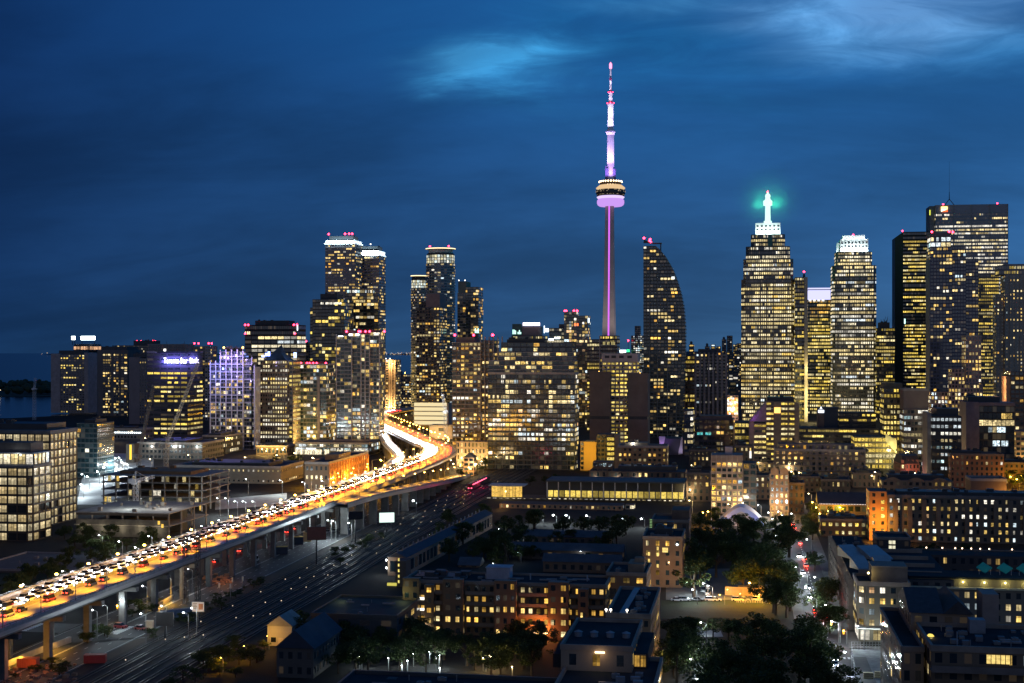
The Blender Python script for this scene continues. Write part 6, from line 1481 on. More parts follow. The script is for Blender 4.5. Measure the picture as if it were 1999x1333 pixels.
for k in range(10):
    x0 = b.x(957) + (b.x(1017) - b.x(957)) * k / 10; x1 = x0 + (b.x(1017) - b.x(957)) / 10 * .93; kk = rnd.uniform(.6, 1.1); m = MB(); yy = 2 + 2.2 * abs(k - 4.5) / 4.5
    m.face([(x0, yy, z0 + .2), (x1, yy, z0 + .2), (x1, yy, z1), (x0, yy, z1)], 0, None, (kk, .6 * kk, .12 * kk)); m.build('window', LITN, b.root)
m = MB(); n = 12
for k in range(n):
    xa = b.x(952) + (b.x(1022) - b.x(952)) * k / n; xb = b.x(952) + (b.x(1022) - b.x(952)) * (k + 1) / n; ya = .4 + 2 * abs(k - 5.5) / 5.5; m.box(xa, xb - .005, ya, 14, z1 + .02, z1 + .5)
b.add('roof', m, surf('slab_white', (.4, .39, .37), .7)); lamp(b.root, (b.x(985), 1, z0 + 3), (1, .75, .3), 900, .3)
b = B('lit_stair_block', 'small white-lit glazed stair block between two starry floodlights', 655, 1221, 1238, 'building')
b.body(CONDO.but(wall=(.2, .19, .17), p=1, pal='white', b=.9, cw=2.2, fh=2.6, ww=.8, wh=.62, sd=.3), 985, y1=6, nsplit=40)
b = B('row_apartments', 'brick low-rise with warm windows under the long block, lit orange at its left corner', 660, 975, 1215, 'apartment building')
b.body(CONDO.but(wall=(.15, .10, .07), p=.16, pal='home', cw=2.6, fh=3.2, ww=.42, wh=.55, b=.5), 985, y1=12, nsplit=60); lamp(b.root, (1, -4, 3), (1, .5, .12), 900, .3)
# -- apartment slab behind the tent
b = B('grid_apartments', 'square-gridded apartment slab full of warm windows above the white arched tent', 640, 1388, 1450, 'apartment building')
d = 16; st = CONDO.but(wall=(.24, .19, .17), p=.42, pal='home', b=.75, cw=2.55, fh=2.75, ww=.72, wh=.66, run=.3)
b.body(st, 901, y1=d, nsplit=90); m = MB(); zt = b.z(901)
for k in range(7): xx = b.w * k / 6; m.box(max(0, xx - .2), min(b.w, xx + .2), -.5, -.08, 0, zt + 3)
for f in range(int(zt / 2.75) + 1): m.box(0, b.w, -.42, -.09, f * 2.75 - .12, f * 2.75 + .12)
b.body(st.but(p=.25, wall=(.10, .08, .07), pal='amber'), 905, x0=b.w + .03, x1=b.x(1477), y0=4, y1=18, name='side_wing', nsplit=20)
b.add('balcony_grid', m, surf('balc_pink', (.26, .2, .18), .85)); b.block('top_frame', 0, b.w, 0, d, zt + .02, zt + 3, surf('balc_pink2', (.2, .155, .14), .85)); b.block('penthouse', b.x(1415), b.x(1430), 3, 9, zt + 3, zt + 6.4, surf('pent_lilac', (.3, .25, .26), .8))
b = B('gable_brick', 'brick apartment with two arched gables and vertical bays of amber windows', 625, 1503, 1540, 'apartment building')
b.body(CONDO.but(wall=(.22, .15, .10), p=.55, pal='amber', b=.55, cw=2.3, fh=2.8, ww=.5, wh=.6), 925, y1=16, nsplit=60); m = MB(); z = b.z(925)
for k in range(2):
    x0 = b.w * k / 2 + .3; x1 = b.w * (k + 1) / 2 - .3; n = 8; arc = [(x0 + (x1 - x0) * (1 - math.cos(math.pi * i / n)) / 2, z + 1.0 + 1.9 * math.sin(math.pi * i / n)) for i in range(n + 1)]
    m.face([(x0, -.1, z)] + [(x1, -.1, z)] + [(x, -.1, q) for x, q in reversed(arc)]); m.face([(x0, .3, z)] + [(x, .3, q) for x, q in arc] + [(x1, .3, z)])
    for (xa, qa), (xb, qb) in zip(arc, arc[1:]): m.face([(xa, -.1, qa), (xb, -.1, qb), (xb, .3, qb), (xa, .3, qa)])
b.add('gable', m, surf('gable_brick', (.25, .17, .11), .9))
for x, z in ((-2, 5), (b.w * .5, 6)): lamp(b.root, (x, -5, z), (1, .6, .2), 2200, .3)
# filler of low brick blocks between park and downtown
low = [(690, 1340, 1386, 925, 12, (.10, .08, .07), .12, 'low plain brick block left of the gridded apartment slab'), (700, 1452, 1505, 930, 14, (.16, .11, .08), .3, 'brick block with tall amber windows right of the gridded apartment slab'), (640, 1540, 1570, 945, 14, (.10, .075, .06), .05, 'plain brown end-wall block right of the arched gables'), (735, 1560, 1600, 932, 14, (.12, .09, .07), .1, 'dark low-rise under three amber street lamps'), (720, 1604, 1660, 938, 14, (.07, .06, .055), .12, 'low dark block with two bright square windows above the market roof'), (760, 1665, 1720, 925, 16, (.14, .11, .09), .15, 'low pale-framed block left of the large right-hand apartments'), (860, 1480, 1515, 905, 14, (.10, .09, .085), .15, 'small dark block beneath the yellow-striped office'), (760, 1855, 1960, 888, 18, (.17, .09, .06), .04, 'red-brown windowless brick hall under the boxy black office'), (780, 1960, 2040, 905, 16, (.13, .09, .06), .2, 'brown brick block with orange-lit trees at the right edge'), (900, 1345, 1400, 880, 14, (.05, .05, .055), .2, 'dark flat roof with tangled white lamps behind the gridded slab'), (820, 1436, 1470, 872, 14, (.07, .065, .06), .1, 'dark block with one white lit slot beside it')]
for Y, xl, xr, yt, d, wall, p, lab in low:
    b = B('brick_block', lab, Y, xl, xr, 'building'); b.body(CONDO.but(wall=wall, p=p, pal='home', cw=2.6, fh=3.1, ww=.42, wh=.56, b=.65), yt, y1=d, nsplit=25); b.parapet(0, b.w, 0, d, b.z(yt), .7, .3, surf('coping', (.13, .11, .1), .85)); b.plant(1.5, max(3, b.w * .6), 3, d - 2, b.z(yt), 1.8, DKP, units=4)
    if 'white lit slot' in lab: b.block('lit_panel', b.x(1463), b.x(1467), -.5, -.1, b.z(894), b.z(880), glow('panel_white', (1, .97, .9), 1.2))
b = B('brick_block', 'low dark brick block with yellow windows under the orange-glowing trees', 560, 1602, 1692, 'building'); b.body(CONDO.but(wall=(.09, .065, .045), p=.5, pal='yellow', cw=2.6, fh=3.3, ww=.5, wh=.4, b=.7), 1016, y1=14, nsplit=20); b.parapet(0, b.w, 0, 14, b.z(1016), .7, .3, surf('coping', (.13, .11, .1), .85)); b.plant(3, b.w - 4, 3, 12, b.z(1016), 1.5, DKP, units=6)
b = B('market_hall', 'wide dark market roof with a string of small lamps along its eave', 610, 1600, 1722, 'building')
b.body(CONDO.but(wall=(.10, .08, .07), p=.05, cw=3), 985, y1=20); m = MB(); z = b.z(985); m.face([(-.8, -1, z), (b.w + .8, -1, z), (b.w + .8, 10, z + 4.5), (-.8, 10, z + 4.5)]); m.face([(b.w + .8, 21, z), (-.8, 21, z), (-.8, 10, z + 4.5), (b.w + .8, 10, z + 4.5)]); m.face([(-.8, -1, z), (-.8, 10, z + 4.5), (-.8, 21, z)]); m.face([(b.w + .8, -1, z), (b.w + .8, 21, z), (b.w + .8, 10, z + 4.5)]); b.add('roof', m, surf('roof_dark', (.03, .032, .036), .7))
m = MB()
for k in range(40): m.box(k * b.w / 40, k * b.w / 40 + .25, -1.3, -1.05, z + .1, z + .4)
b.add('lamp_string', m, glow('string_pink', (1, .8, .7), 1.6))['kind'] = 'stuff'
# -- large apartments on the right
b = B('large_apartments', 'huge dark brick apartment slab with dozens of small square lit windows at the right', 545, 1733, 2060, 'apartment building')
st = CONDO.but(wall=(.12, .095, .07), p=.27, pal='mix', b=.6, cw=2.7, fh=2.75, ww=.42, wh=.5, run=.15)
zt = b.z(972); b.body(st, 0, zt=zt, y1=18, nsplit=100); b.parapet(0, b.w, 0, 18, zt, .8, .4, surf('coping', (.13, .11, .1), .85))
m = MB()
for k in range(13): xx = 3 + k * 5.4; m.box(xx - .9, xx + .9, -.8, -.08, 3, zt - 1)
b.add('bay_pier', m, surf('bay_brick', (.14, .11, .08), .9, .25)); b.plant(4, b.w - 8, 4, 14, zt, 1.8, DKP, units=10)
b.body(CONDO.but(wall=(.36, .17, .06), p=.3, pal='yellow', cw=3, fh=2.9, ww=.35, wh=.5), 0, zt=b.z(963), x0=b.x(1698), x1=-.04, y0=2, y1=16, name='end_wing', nsplit=20)
for zz in (3, 9): 
    for px in (1704, 1716, 1730): lamp(b.root, (b.x(px), -3.0, zz), (1, .42, .05), 1500, .3)
b = B('large_apartments', 'brick apartment wing with curved parapets behind the huge window-dotted slab', 640, 1722, 1860, 'apartment building')
b.body(CONDO.but(wall=(.19, .14, .095), p=.3, pal='home', b=.5, cw=2.8, fh=2.9, ww=.5, wh=.5), 938, y1=16, nsplit=50); m = MB(); z = b.z(938)
for k in range(3):
    x0 = b.w * (k + .1) / 3; x1 = b.w * (k + .8) / 3; n = 8; arc = [(x0 + (x1 - x0) * i / n, z + 1.3 * math.sin(math.pi * i / n)) for i in range(n + 1)]
    m.face([(x, -.2, q) for x, q in arc][::-1]); m.face([(x, .2, q) for x, q in arc])
    for (xa, qa), (xb, qb) in zip(arc, arc[1:]): m.face([(xa, -.2, qa), (xb, -.2, qb), (xb, .2, qb), (xa, .2, qa)])
b.add('curved_parapet', m, surf('gable_tan', (.22, .16, .11), .9)); b.plant(3, b.w - 3, 5, 13, z, 2.2, DKP, units=7)
b = B('brown_hall', 'brown windowless block with an orange-lit corner above the huge slab', 660, 1895, 1965, 'building'); b.body(CONDO.but(wall=(.16, .11, .075), ww=0, p=0), 938, y1=16); b.parapet(0, b.w, 0, 16, b.z(938)); lamp(b.root, (b.w, -4, 6), (1, .45, .08), 2500, .3); lamp(b.root, (b.w + 5, -3, 10), (1, .5, .1), 3500, .3)
# ---------------------------------------------------------------- street lamps
SOD = glow('sodium_head', (1.0, 0.55, 0.10), 30); LED = glow('led_head', (0.88, 0.97, 1.0), 22); WRM = glow('warm_head', (1.0, .74, .36), 18)
POLE = surf('galvanised_pole', (.22, .22, .22), .5, .15, .5, metallic=.4)
LP = {}
def street_lamp(x, y, z, h, arm, kind, energy, label, group, head=.26, name='street_lamp', rad=.2, aim=None):
    """pole, curved arm and glowing head; arm is the (dx, dy) reach of the arm"""
    key = (h, arm, kind, head)
    r = empty(name, (x, y, z), label, 'street lamp', group)
    mat, col = {'sod': (SOD, (1, .445, .012)), 'led': (LED, (.80, .95, 1)), 'warm': (WRM, (1, .68, .28))}[kind]
    if key not in LP:
        m = MB(); m.tube((0, 0, 0), (0, 0, h - .5), .13, .08, 5); p = Vector((0, 0, h - .5))
        for k in range(1, 5):
            t = k / 4; q = Vector((arm[0] * t, arm[1] * t, h - .5 + .5 * math.sin(t * math.pi / 2))); m.tube(p, q, .07, .06, 4); p = q
        a = m.build('pole', POLE, r); m = MB(); m.ball((arm[0], arm[1], h - .12), head, 0, 8, 5, .6); c = m.build('lamp_head', mat, r); LP[key] = (a.data, c.data)
    else:
        for nm, me in zip(('pole', 'lamp_head'), LP[key]): o = bpy.data.objects.new(nm, me); COL.objects.link(o); o.parent = r
    if energy and aim: lamp(r, (arm[0], arm[1], h - .12 - head - .12), col, energy, rad, 124, aim, .45)
    elif energy: lamp(r, (arm[0], arm[1], h - .12 - head - .12), col, energy, rad)
    return r
HG = 'lamps along the edge of the elevated road'
d = HW.at_y(gnd(28, 1222, 14).y); i = 0
d0 = d - 34
dd = d0
while dd < 1180:
    p = HW.off(dd, HWW - .2, 0); q = HW.off(dd, HWW - 5.2, 0)
    street_lamp(p.x, p.y, ZD + .8, 6.4, (round(q.x - p.x, 1), round(q.y - p.y, 1)), 'sod', 15500, 'tall sodium street lamp arching over the deck edge of the elevated road', HG, rad=.25, head=.42, aim=tuple((q - p) * 2.1) [:2] + (-.9,))
    dd += 17.2 if dd < 420 else 18; i += 1
dd = d0 + 330
while dd < 1150:
    p = HW.off(dd, -HWW + .2, 0); q = HW.off(dd, -HWW + 4.6, 0)
    street_lamp(p.x, p.y, ZD + .8, 6.0, (round(q.x - p.x, 1), round(q.y - p.y, 1)), 'sod', 10000, 'sodium street lamp on the inner side of the elevated road bend', 'lamps on the inner side of the elevated road', rad=.25, head=.3); dd += 26
for k in range(13):
    p = BLV.off(640 + k * 22, 10, 0); street_lamp(p.x, p.y, 0, 7, (-1.5, .2), 'sod', 3500, 'sodium lamp in the cluster on the ground around the elevated road bend', 'ground lamps around the elevated road bend', head=.34)
for (xc, Y) in [(-95, 745), (-88, 770), (-102, 790), (-84, 812), (-92, 835), (-108, 850), (-80, 860), (-100, 885), (-118, 905), (-75, 775), (-70, 905), (-112, 760), (-52, 1110), (-66, 1160), (-80, 1210), (-92, 1260), (-104, 1320), (-84, 1380), (-112, 1480), (-140, 1500), (-100, 1560), (-60, 1540)]:
    p = cam2w(xc, Y); street_lamp(p.x, p.y, 0, 7, (-1.5, .2), 'sod', 12000, 'sodium lamp in the cluster on the ground around the elevated road bend', 'ground lamps around the elevated road bend', head=.5 if Y < 1000 else .7)
def lamps_px(L, kind, energy, h, label, group, arm=(-1.4, 0), head=.26):
    for px, py in L:        # py is the lamp head as seen in the photo
        p = at(px, py, (CH - h) * F / (py - HY)); street_lamp(p.x - arm[0], p.y - arm[1], 0, h, arm, kind, energy, label, group, head)
k_ = 0
for d in range(14, int(R1.len) - 10, 24):  # sodium lamps added along the ramp to give it a golden light
    p = R1.off(d, 3.4, 0); q = R1.off(d, .6, 0); street_lamp(p.x, p.y, p.z, 6.2, (round(q.x - p.x, 1), round(q.y - p.y, 1)), 'sod', 12000, 'sodium street lamp added to light the descending exit ramp', 'lamps added along the exit ramp', head=.36, rad=.25, aim=tuple((q - p) * 2)[:2] + (-1.0,))
lamps_px([(45, 1140), (122, 1114), (113, 1142), (264, 1068), (318, 1053), (368, 1042), (393, 1026), (427, 1015), (193, 1044), (290, 1046), (232, 1056)], 'led', 1500, 7, 'white street lamp among the trees left of the elevated road', 'white lamps left of the elevated road')
lamps_px([(180, 1190), (200, 1180), (235, 1170), (275, 1197), (315, 1182), (358, 1195), (374, 1186), (325, 1126), (367, 1110), (278, 1143)], 'led', 1000, 7.5, 'white street lamp over the road under the elevated deck', 'white lamps over the road beneath the deck')
lamps_px([(546, 937), (590, 941), (628, 938), (480, 935), (474, 978), (458, 978), (424, 972), (440, 972), (493, 978), (640, 1015), (649, 1016), (680, 1020)], 'led', 5000, 8, 'white lamp on a slim pole in the yard of the flat warehouse', 'white yard lamps behind the elevated road')
lamps_px([(807, 977), (757, 1006)], 'led', 1000, 6, 'glaring white lamp between the elevated road and the rail tracks', 'glaring lamps beside the rail tracks', head=.55)
lamps_px([(1054, 1004), (1080, 1005), (1105, 1005), (1145, 1006), (1216, 1012), (1252, 1012)], 'led', 1700, 4, 'starry white floodlight along the dark trees below the long block', 'floodlights above the dark trees', head=.42)
lamps_px([(1345, 1133), (1382, 1143), (1373, 1138), (1368, 1214), (1365, 1265), (1348, 1286), (1360, 1324), (1352, 1150)], 'led', 1500, 4.6, 'white park lamp among the trees', 'white park lamps')
lamps_px([(1463, 1137)], 'sod', 6500, 5.5, 'orange starry lamp above the amber-lit park pavilion', None, head=.34)
lamps_px([(1420, 1150), (1500, 1150), (1445, 1158), (1482, 1160), (1405, 1160)], 'sod', 1700, 3, 'small orange lamp under the park pavilion trees', 'orange lamps at the park pavilion', head=.16)
lamps_px([(1612, 1180), (1566, 1118), (1590, 1126), (1573, 1144), (1583, 1166), (1624, 1212), (1649, 1272), (1674, 1221), (1553, 1106), (1560, 1085), (1575, 1052)], 'led', 2400, 6, 'white street lamp along the tree-lined street', 'white lamps along the tree-lined street', arm=(-1.6, .2))
lamps_px([(1500, 1000), (1519, 998), (1474, 966), (1480, 985), (1527, 1005), (1545, 1002), (1460, 992), (1525, 1030), (1508, 1012), (1540, 1018), (1536, 1040), (1515, 1045)], 'led', 1700, 5, 'white lamp around the market street crossing', 'white lamps around the market crossing')
lamps_px([(1576, 911), (1560, 922), (1545, 920), (1708, 921), (1702, 928), (1628, 875), (1540, 912)], 'warm', 2200, 8, 'amber street lamp in the dark low quarter', 'amber lamps in the low quarter', head=.4)
lamps_px([(1586, 980), (1593, 990), (1630, 1003), (1640, 990), (1649, 1000), (1606, 986), (1600, 1002), (1617, 997), (1597, 978), (1644, 1006), (1382, 998), (1372, 1000)], 'sod', 4500, 6.5, 'orange lamp glowing inside a clump of trees by the market hall', 'orange lamps among the market trees', head=.34)
lamps_px([(1973, 930), (1985, 935), (1995, 928)], 'sod', 9000, 6, 'orange lamp among the trees at the right edge', 'orange lamps at the right edge', head=.4)
lamps_px([(205, 880), (215, 888), (225, 894), (232, 893), (238, 902), (198, 895), (165, 905), (170, 930), (158, 945), (225, 905), (190, 920), (210, 905), (175, 890), (246, 905), (160, 925), (202, 912)], 'led', 11000, 7, 'glaring white site lamp in the bright yard behind the concrete frame', 'glaring yard lamps behind the concrete frame', head=.5)
lamps_px([(540, 888), (520, 880), (610, 893), (575, 884), (552, 878)], 'warm', 3400, 7, 'warm lamp in the forecourt below the pyramid roof office', 'warm lamps at the office forecourt', head=.45)
lamps_px([(1764, 875), (1770, 884), (1780, 888), (1803, 900), (1790, 880), (1776, 870)], 'warm', 4200, 7, 'warm street lamp in the street canyon behind the wedge-shaped building', 'warm lamps in the street canyon', head=.4)
lamps_px([(885, 905), (880, 898), (872, 890), (915, 912), (930, 905), (940, 900)], 'warm', 2600, 7, 'warm lamp at the foot of the balconied condominium', 'warm lamps by the highway curve', head=.4)
rs = random.Random(5)  # the warm lamps below are strewn at random, added to brighten the mid-ground
lamps_px([(rs.uniform(1345, 1720), rs.uniform(885, 990)) for k in range(26)], 'warm', 2600, 6, 'added warm street lamp between the low brick blocks', 'added warm lamps between the low blocks', head=.3)
lamps_px([(rs.uniform(1735, 1995), rs.uniform(885, 935)) for k in range(10)], 'warm', 2600, 7, 'added warm street lamp behind the huge apartment slab', 'added warm lamps behind the huge slab', head=.3)
lamps_px([(rs.uniform(155, 560), rs.uniform(845, 900)) for k in range(16)], 'warm', 3600, 7, 'added warm street lamp among the dark halls behind the construction site', 'added warm lamps among the dark halls', head=.4)
lamps_px([(rs.uniform(1460, 1800), rs.uniform(835, 880)) for k in range(12)], 'warm', 5200, 7, 'added warm lamp at the foot of the office towers', 'added warm lamps at the foot of the offices', head=.5)
lamps_px([(rs.uniform(800, 1230), rs.uniform(1020, 1100)) for k in range(10)], 'led', 160, 3.5, 'small dim lamp in the unlit wood below the long block', 'small lamps in the unlit wood', head=.14)
# ---------------------------------------------------------------- vehicles
PAINTS = [surf('paint_%d' % i, c, .3, .05, .5, spec=.6) for i, c in enumerate([(.55, .55, .56), (.30, .31, .33), (.03, .03, .035), (.6, .6, .58), (.25, .03, .03), (.05, .08, .16)])]
TYRE = surf('tyre', (.015, .015, .015), .9); CARGL = surf('car_glass', (.01, .012, .014), .1, .1, 1, spec=.9)
HL = glow('headlight', (.95, .97, 1.0), 55); TL = glow('tail_light', (1.0, .03, .015), 22); HLP = glow('headlight_off', (.7, .72, .75), .02)
def car_meshes(kind, paint):
    L, Wd, H = {'sedan': (3.7, 1.5, 1.15), 'suv': (3.8, 1.6, 1.4), 'van': (4.3, 1.65, 1.75)}[kind]; h = L / 2; w = Wd / 2; zb = .62 if kind == 'sedan' else .78
    m = MB(); secs = [(-h, w * .8, .28, zb * .8), (-h * .86, w * .97, .2, zb * .95), (-h * .4, w, .18, zb), (h * .65, w, .18, zb * 1.02), (h * .92, w * .96, .2, zb), (h, w * .85, .28, zb * .9)]
    def ring(s): y, ww, a, b_ = s; return [(-ww, y, a), (ww, y, a), (ww, y, a + (b_ - a) * .6), (ww * .9, y, b_), (-ww * .9, y, b_), (-ww, y, a + (b_ - a) * .6)]
    for s0, s1 in zip(secs, secs[1:]):
        A, Bq = ring(s0), ring(s1)
        for i in range(6): j = (i + 1) % 6; m.face([A[i], Bq[i], Bq[j], A[j]], 0)
    m.face(ring(secs[0]), 0); m.face(ring(secs[-1])[::-1], 0)
    for sx in (-1, 1):
        for yy in (-h * .62, h * .62): m.tube((sx * (w - .16), yy, .27), (sx * (w + .01), yy, .27), .27, .27, 8, 1)
    body = m
    c = MB(); y0, y1, t0, t1 = {'sedan': (-h * .42, h * .78, -h * .08, h * .42), 'suv': (-h * .42, h * .95, -h * .12, h * .8), 'van': (-h * .7, h * .96, -h * .42, h * .93)}[kind]
    Q = [(-w * .9, y0, zb), (w * .9, y0, zb), (w * .9, y1, zb), (-w * .9, y1, zb)]; T = [(-w * .74, t0, H), (w * .74, t0, H), (w * .74, t1, H), (-w * .74, t1, H)]
    for i in range(4): j = (i + 1) % 4; c.face([Q[i], Q[j], T[j], T[i]], 0)
    c.face(T, 1)
    return body, c, (L, Wd, zb)
CARP = {}
def car(kind, pi, loc, rz, label, group, lights='none', cat='car', spot=0):
    key = (kind, pi)
    if key not in CARP:
        b_, c_, dim = car_meshes(kind, pi); ob = b_.build('body', [PAINTS[pi], TYRE]); oc = c_.build('cabin', [CARGL, PAINTS[pi]])
        L, Wd, zb = dim; lm = {}
        for nm, yy, mat in (('headlight', -L / 2, HL), ('tail_light', L / 2, TL), ('headlight_off', -L / 2, HLP)):
            m = MB(); m.box(-.17, .17, -.07, .07, -.09, .09); o = m.build('headlight', mat); lm[nm] = o.data; bpy.data.objects.remove(o)
        CARP[key] = (ob.data, oc.data, dim, lm); bpy.data.objects.remove(ob); bpy.data.objects.remove(oc)
    bd, cd, (L, Wd, zb), lm = CARP[key]
    r = empty('car' if kind != 'van' else 'van', loc, label, cat if kind != 'van' else 'van', group, rz)
    def ch(nm, me, p=(0, 0, 0)): o = bpy.data.objects.new(nm, me); COL.objects.link(o); o.parent = r; o.location = p
    ch('body', bd); ch('cabin', cd)
    for sx in (-1, 1):
        if lights in ('head', 'both'): ch('headlight', lm['headlight'], (sx * Wd * .34, -L / 2 - .02, zb * .78))
        if lights in ('tail', 'both'): ch('tail_light', lm['tail_light'], (sx * Wd * .34, L / 2 + .02, zb * .82))
        if lights == 'none': ch('headlight', lm['headlight_off'], (sx * Wd * .34, -L / 2 - .02, zb * .78))
    if spot and lights in ('head', 'both'): lamp(r, (0, -L / 2 - .25, zb * .85), (.93, .96, 1), spot, .15, 115, (0, -L / 2 - 7, -1.2), .7, 'headlamp_beam')
    if spot and lights == 'tail': lamp(r, (0, L / 2 + .4, .6), (1, .05, .02), spot, .2)
    return r
def heading(P, d, rev):          # car fronts point along local -Y
    t = P.tan(d); a = math.atan2(t.y, t.x) - math.pi / 2
    return a if rev else a + math.pi
CG1 = 'oncoming cars with headlights on the elevated road'; CG2 = 'cars with red tail lights on the elevated road'
n1 = 0
dstart = HW.at_y(255 * CS)
for lane, o in enumerate((-2.6, -5.1, -7.6)):
    d = dstart + lane * 1.9
    while d < 600 and n1 < 235:
        if rnd.random() < (.97, .95, .5)[lane]:
            p = HW.off(d, o + rnd.uniform(-.2, .2), .008); k = rnd.choice(['sedan', 'sedan', 'suv', 'suv', 'van'])
            car(k, rnd.choice([0, 0, 3, 3, 3, 1]), p, heading(HW, d, True), 'car with bright white headlights in the dense queue driving towards the viewer', CG1, 'head', spot=4200); n1 += 1
        d += rnd.uniform(4.6, 5.6) * (1 if d < 420 else 1.25)
n2 = 0
for lane, o in enumerate((2.4, 5.0, 7.6)):
    d = dstart + lane * 5
    while d < 560 and n2 < 48:
        p = HW.off(d, o, .008); car(rnd.choice(['sedan', 'suv', 'van']), rnd.choice([1, 2, 4, 5]), p, heading(HW, d, False), 'car with red tail lights driving away along the elevated road', CG2, 'tail'); n2 += 1
        d += rnd.uniform(9, 26) * (.62 if lane == 0 else 1.6)
m = MB(); hb = MB()                 # far traffic beyond the bend, too many and too small to tell apart
for P, o_, d_a, d_b, sp, hl in ((HW, -2.6, 600, 1250, 6.2, 1), (HW, -5.2, 600, 1250, 6.2, 1), (HW, -7.8, 600, 1250, 6.8, 1), (R2, 0, 30, R2.len - 10, 5.6, 1), (R2, 2, 30, R2.len - 10, 6.2, 1), (HW, 3, 560, 1250, 12, 0), (HW, 6.5, 560, 1250, 18, 0)):
    d = d_a
    while d < d_b:
        p = P.off(d, o_, .01); t = P.tan(d); n = Vector((t.y, -t.x, 0)).normalized(); t = t * (-1 if hl else 1)
        def bx(mb, f0, f1, w, z0, z1, mi):
            q = [p + t * f0 + n * w, p + t * f0 - n * w, p + t * f1 - n * w, p + t * f1 + n * w]; q = q if hl else q[::-1]; mb.prism([(v.x, v.y) for v in q], p.z + z0, p.z + z1, mi)
        bx(m, -1.8, 1.8, .75, .2, .7, 0); bx(m, -1.3, .6, .65, .7, 1.2, 0)
        for s_ in (-.5, .5):
            c = p + t * (1.9 if hl else -1.9) + n * s_; r_ = .2; mi = 1 if hl else 2; m.box(c.x - r_, c.x + r_, c.y - .1, c.y + .1, c.z + .45, c.z + .75, mi)
        if hl and rnd.random() < .5: q = p + t * 2.4; lamp(None, (q.x, q.y, q.z + .9), (.95, .97, 1), 260, .2, name='headlamp_beam')
        d += sp * rnd.uniform(.9, 1.15)
o = m.build('distant_traffic', [PAINTS[0], HL, TL]); o['kind'] = 'stuff'
# cars under and beside the elevated road
p = gnd(236, 1226); car('suv', 4, (p.x, p.y, .03), math.radians(78), 'dark red car waiting under the white lamps beside the elevated road', None, 'none')
p = gnd(275, 1229); car('sedan', 4, (p.x, p.y, .03), math.radians(75), 'red car beside the small kiosk near the elevated road', None, 'none')
for px, py in ((404, 1104), (420, 1098), (455, 1083), (470, 1077), (520, 1062), (562, 1040), (575, 1033)):
    p = gnd(px, py); d = BLV.at_y(p.y); car('sedan', 2, (p.x, p.y, .03), heading(BLV, d, False), 'car with glowing red tail lights on the road under the deck', 'cars with red tail lights under the deck', 'tail', spot=260)
for px, py in ((500, 1094), (496, 1103)): p = gnd(px, py); car('van', 3, (p.x, p.y, .03), .3, 'white van parked in the dirt yard beside the rail tracks', 'white vans in the dirt yard', 'none')
for px, py in ((640, 1040), (652, 1038), (668, 1036), (680, 1034)): p = gnd(px, py); car('sedan', 0, (p.x, p.y, .03), .2, 'pale car parked under the lit ramp beside the dirt yard', 'cars parked under the ramp', 'none')
# parked row at the park, street traffic on the right
for i, px in enumerate((1322, 1336, 1362, 1388, 1397, 1440, 1452, 1480, 1492)):
    p = gnd(px, 1173); car(['sedan', 'suv'][i % 2], [0, 1, 2, 0, 3, 3, 1, 0, 2][i], (p.x, p.y, .03), math.radians(90 + rnd.uniform(-2, 2)), 'parked car in the row along the park lawn', 'parked cars along the park lawn', 'none')
for px, py in ((1375, 1146), (1373, 1155), (1382, 1160)): p = gnd(px, py); car('van', 3, (p.x, p.y, .03), 0, 'white van parked in the teal-lit lot of the park', 'white vans in the lit lot', 'none')
for i, (px, py) in enumerate(((1591, 1192), (1594, 1199), (1598, 1206), (1601, 1188), (1606, 1197), (1610, 1207), (1573, 1106), (1570, 1094), (1562, 1062), (1556, 1043), (1551, 1032), (1548, 1026))):
    p = gnd(px, py); car(['sedan', 'suv'][i % 2], [1, 2, 0, 4, 2, 5][i % 6], (p.x, p.y, .03), math.pi, 'car with red tail lights driving up the tree-lined street', 'cars with red tail lights on the tree-lined street', 'tail', spot=500)
for i, (px, py) in enumerate(((1580, 1167), (1576, 1150), (1567, 1120), (1560, 1088), (1545, 1052), (1533, 1035), (1525, 1028), (1632, 1290), (1630, 1300))):
    p = gnd(px, py); car(['sedan', 'suv'][i % 2], [1, 2, 0, 4, 2, 5][i % 6], (p.x, p.y, .03), 0, 'car with white headlights coming down the tree-lined street', 'cars with headlights on the tree-lined street', 'head', spot=500)
p = gnd(1660, 1325); car('suv', 3, (p.x, p.y, .03), .1, 'white car parked at the kerb by the fenced yard', None, 'none')
# traffic lights at the street corner
def traffic_light(px, pyb, h, col, label, arm=(-2.2, 0), on=1):
    p = gnd(px, pyb); r = empty('traffic_light', (p.x, p.y, 0), label, 'traffic light', 'traffic lights at the street corner' if label.startswith('traffic') else None)
    m = MB(); m.tube((0, 0, 0), (0, 0, h), .1, .07, 5); m.tube((0, 0, h - .3), (arm[0], arm[1], h), .06, .05, 4); m.build('pole', POLE, r)
    m = MB(); x, y = arm; m.box(x - .2, x + .2, y - .15, y + .15, h - .9, h + .3); m.build('signal_box', surf('signal_yellow', (.35, .26, .03), .6), r); m = MB(); m.ball((x, y - .2, h), .22, 0, 8, 5); m.build('signal_lamp', glow('signal_%s' % (col,), col, 22), r); lamp(r, (x, y - .7, h), col, 260, .2)
RC_, AC = (1, .04, .02), (1, .38, .06)
traffic_light(1640, 1255, 5.4, RC_, 'traffic signal showing red above the tree-lined street'); traffic_light(1653, 1262, 4, AC, 'traffic signal glowing orange at the kerb of the street corner', (-.8, 0)); traffic_light(1586, 1245, 4.2, AC, 'traffic signal glowing orange at the tree edge of the street', (.4, 0))
traffic_light(232, 1215, 4.6, (1, .5, .08), 'yellow traffic signal under the elevated road, beside the white lamps', (-.4, 0))
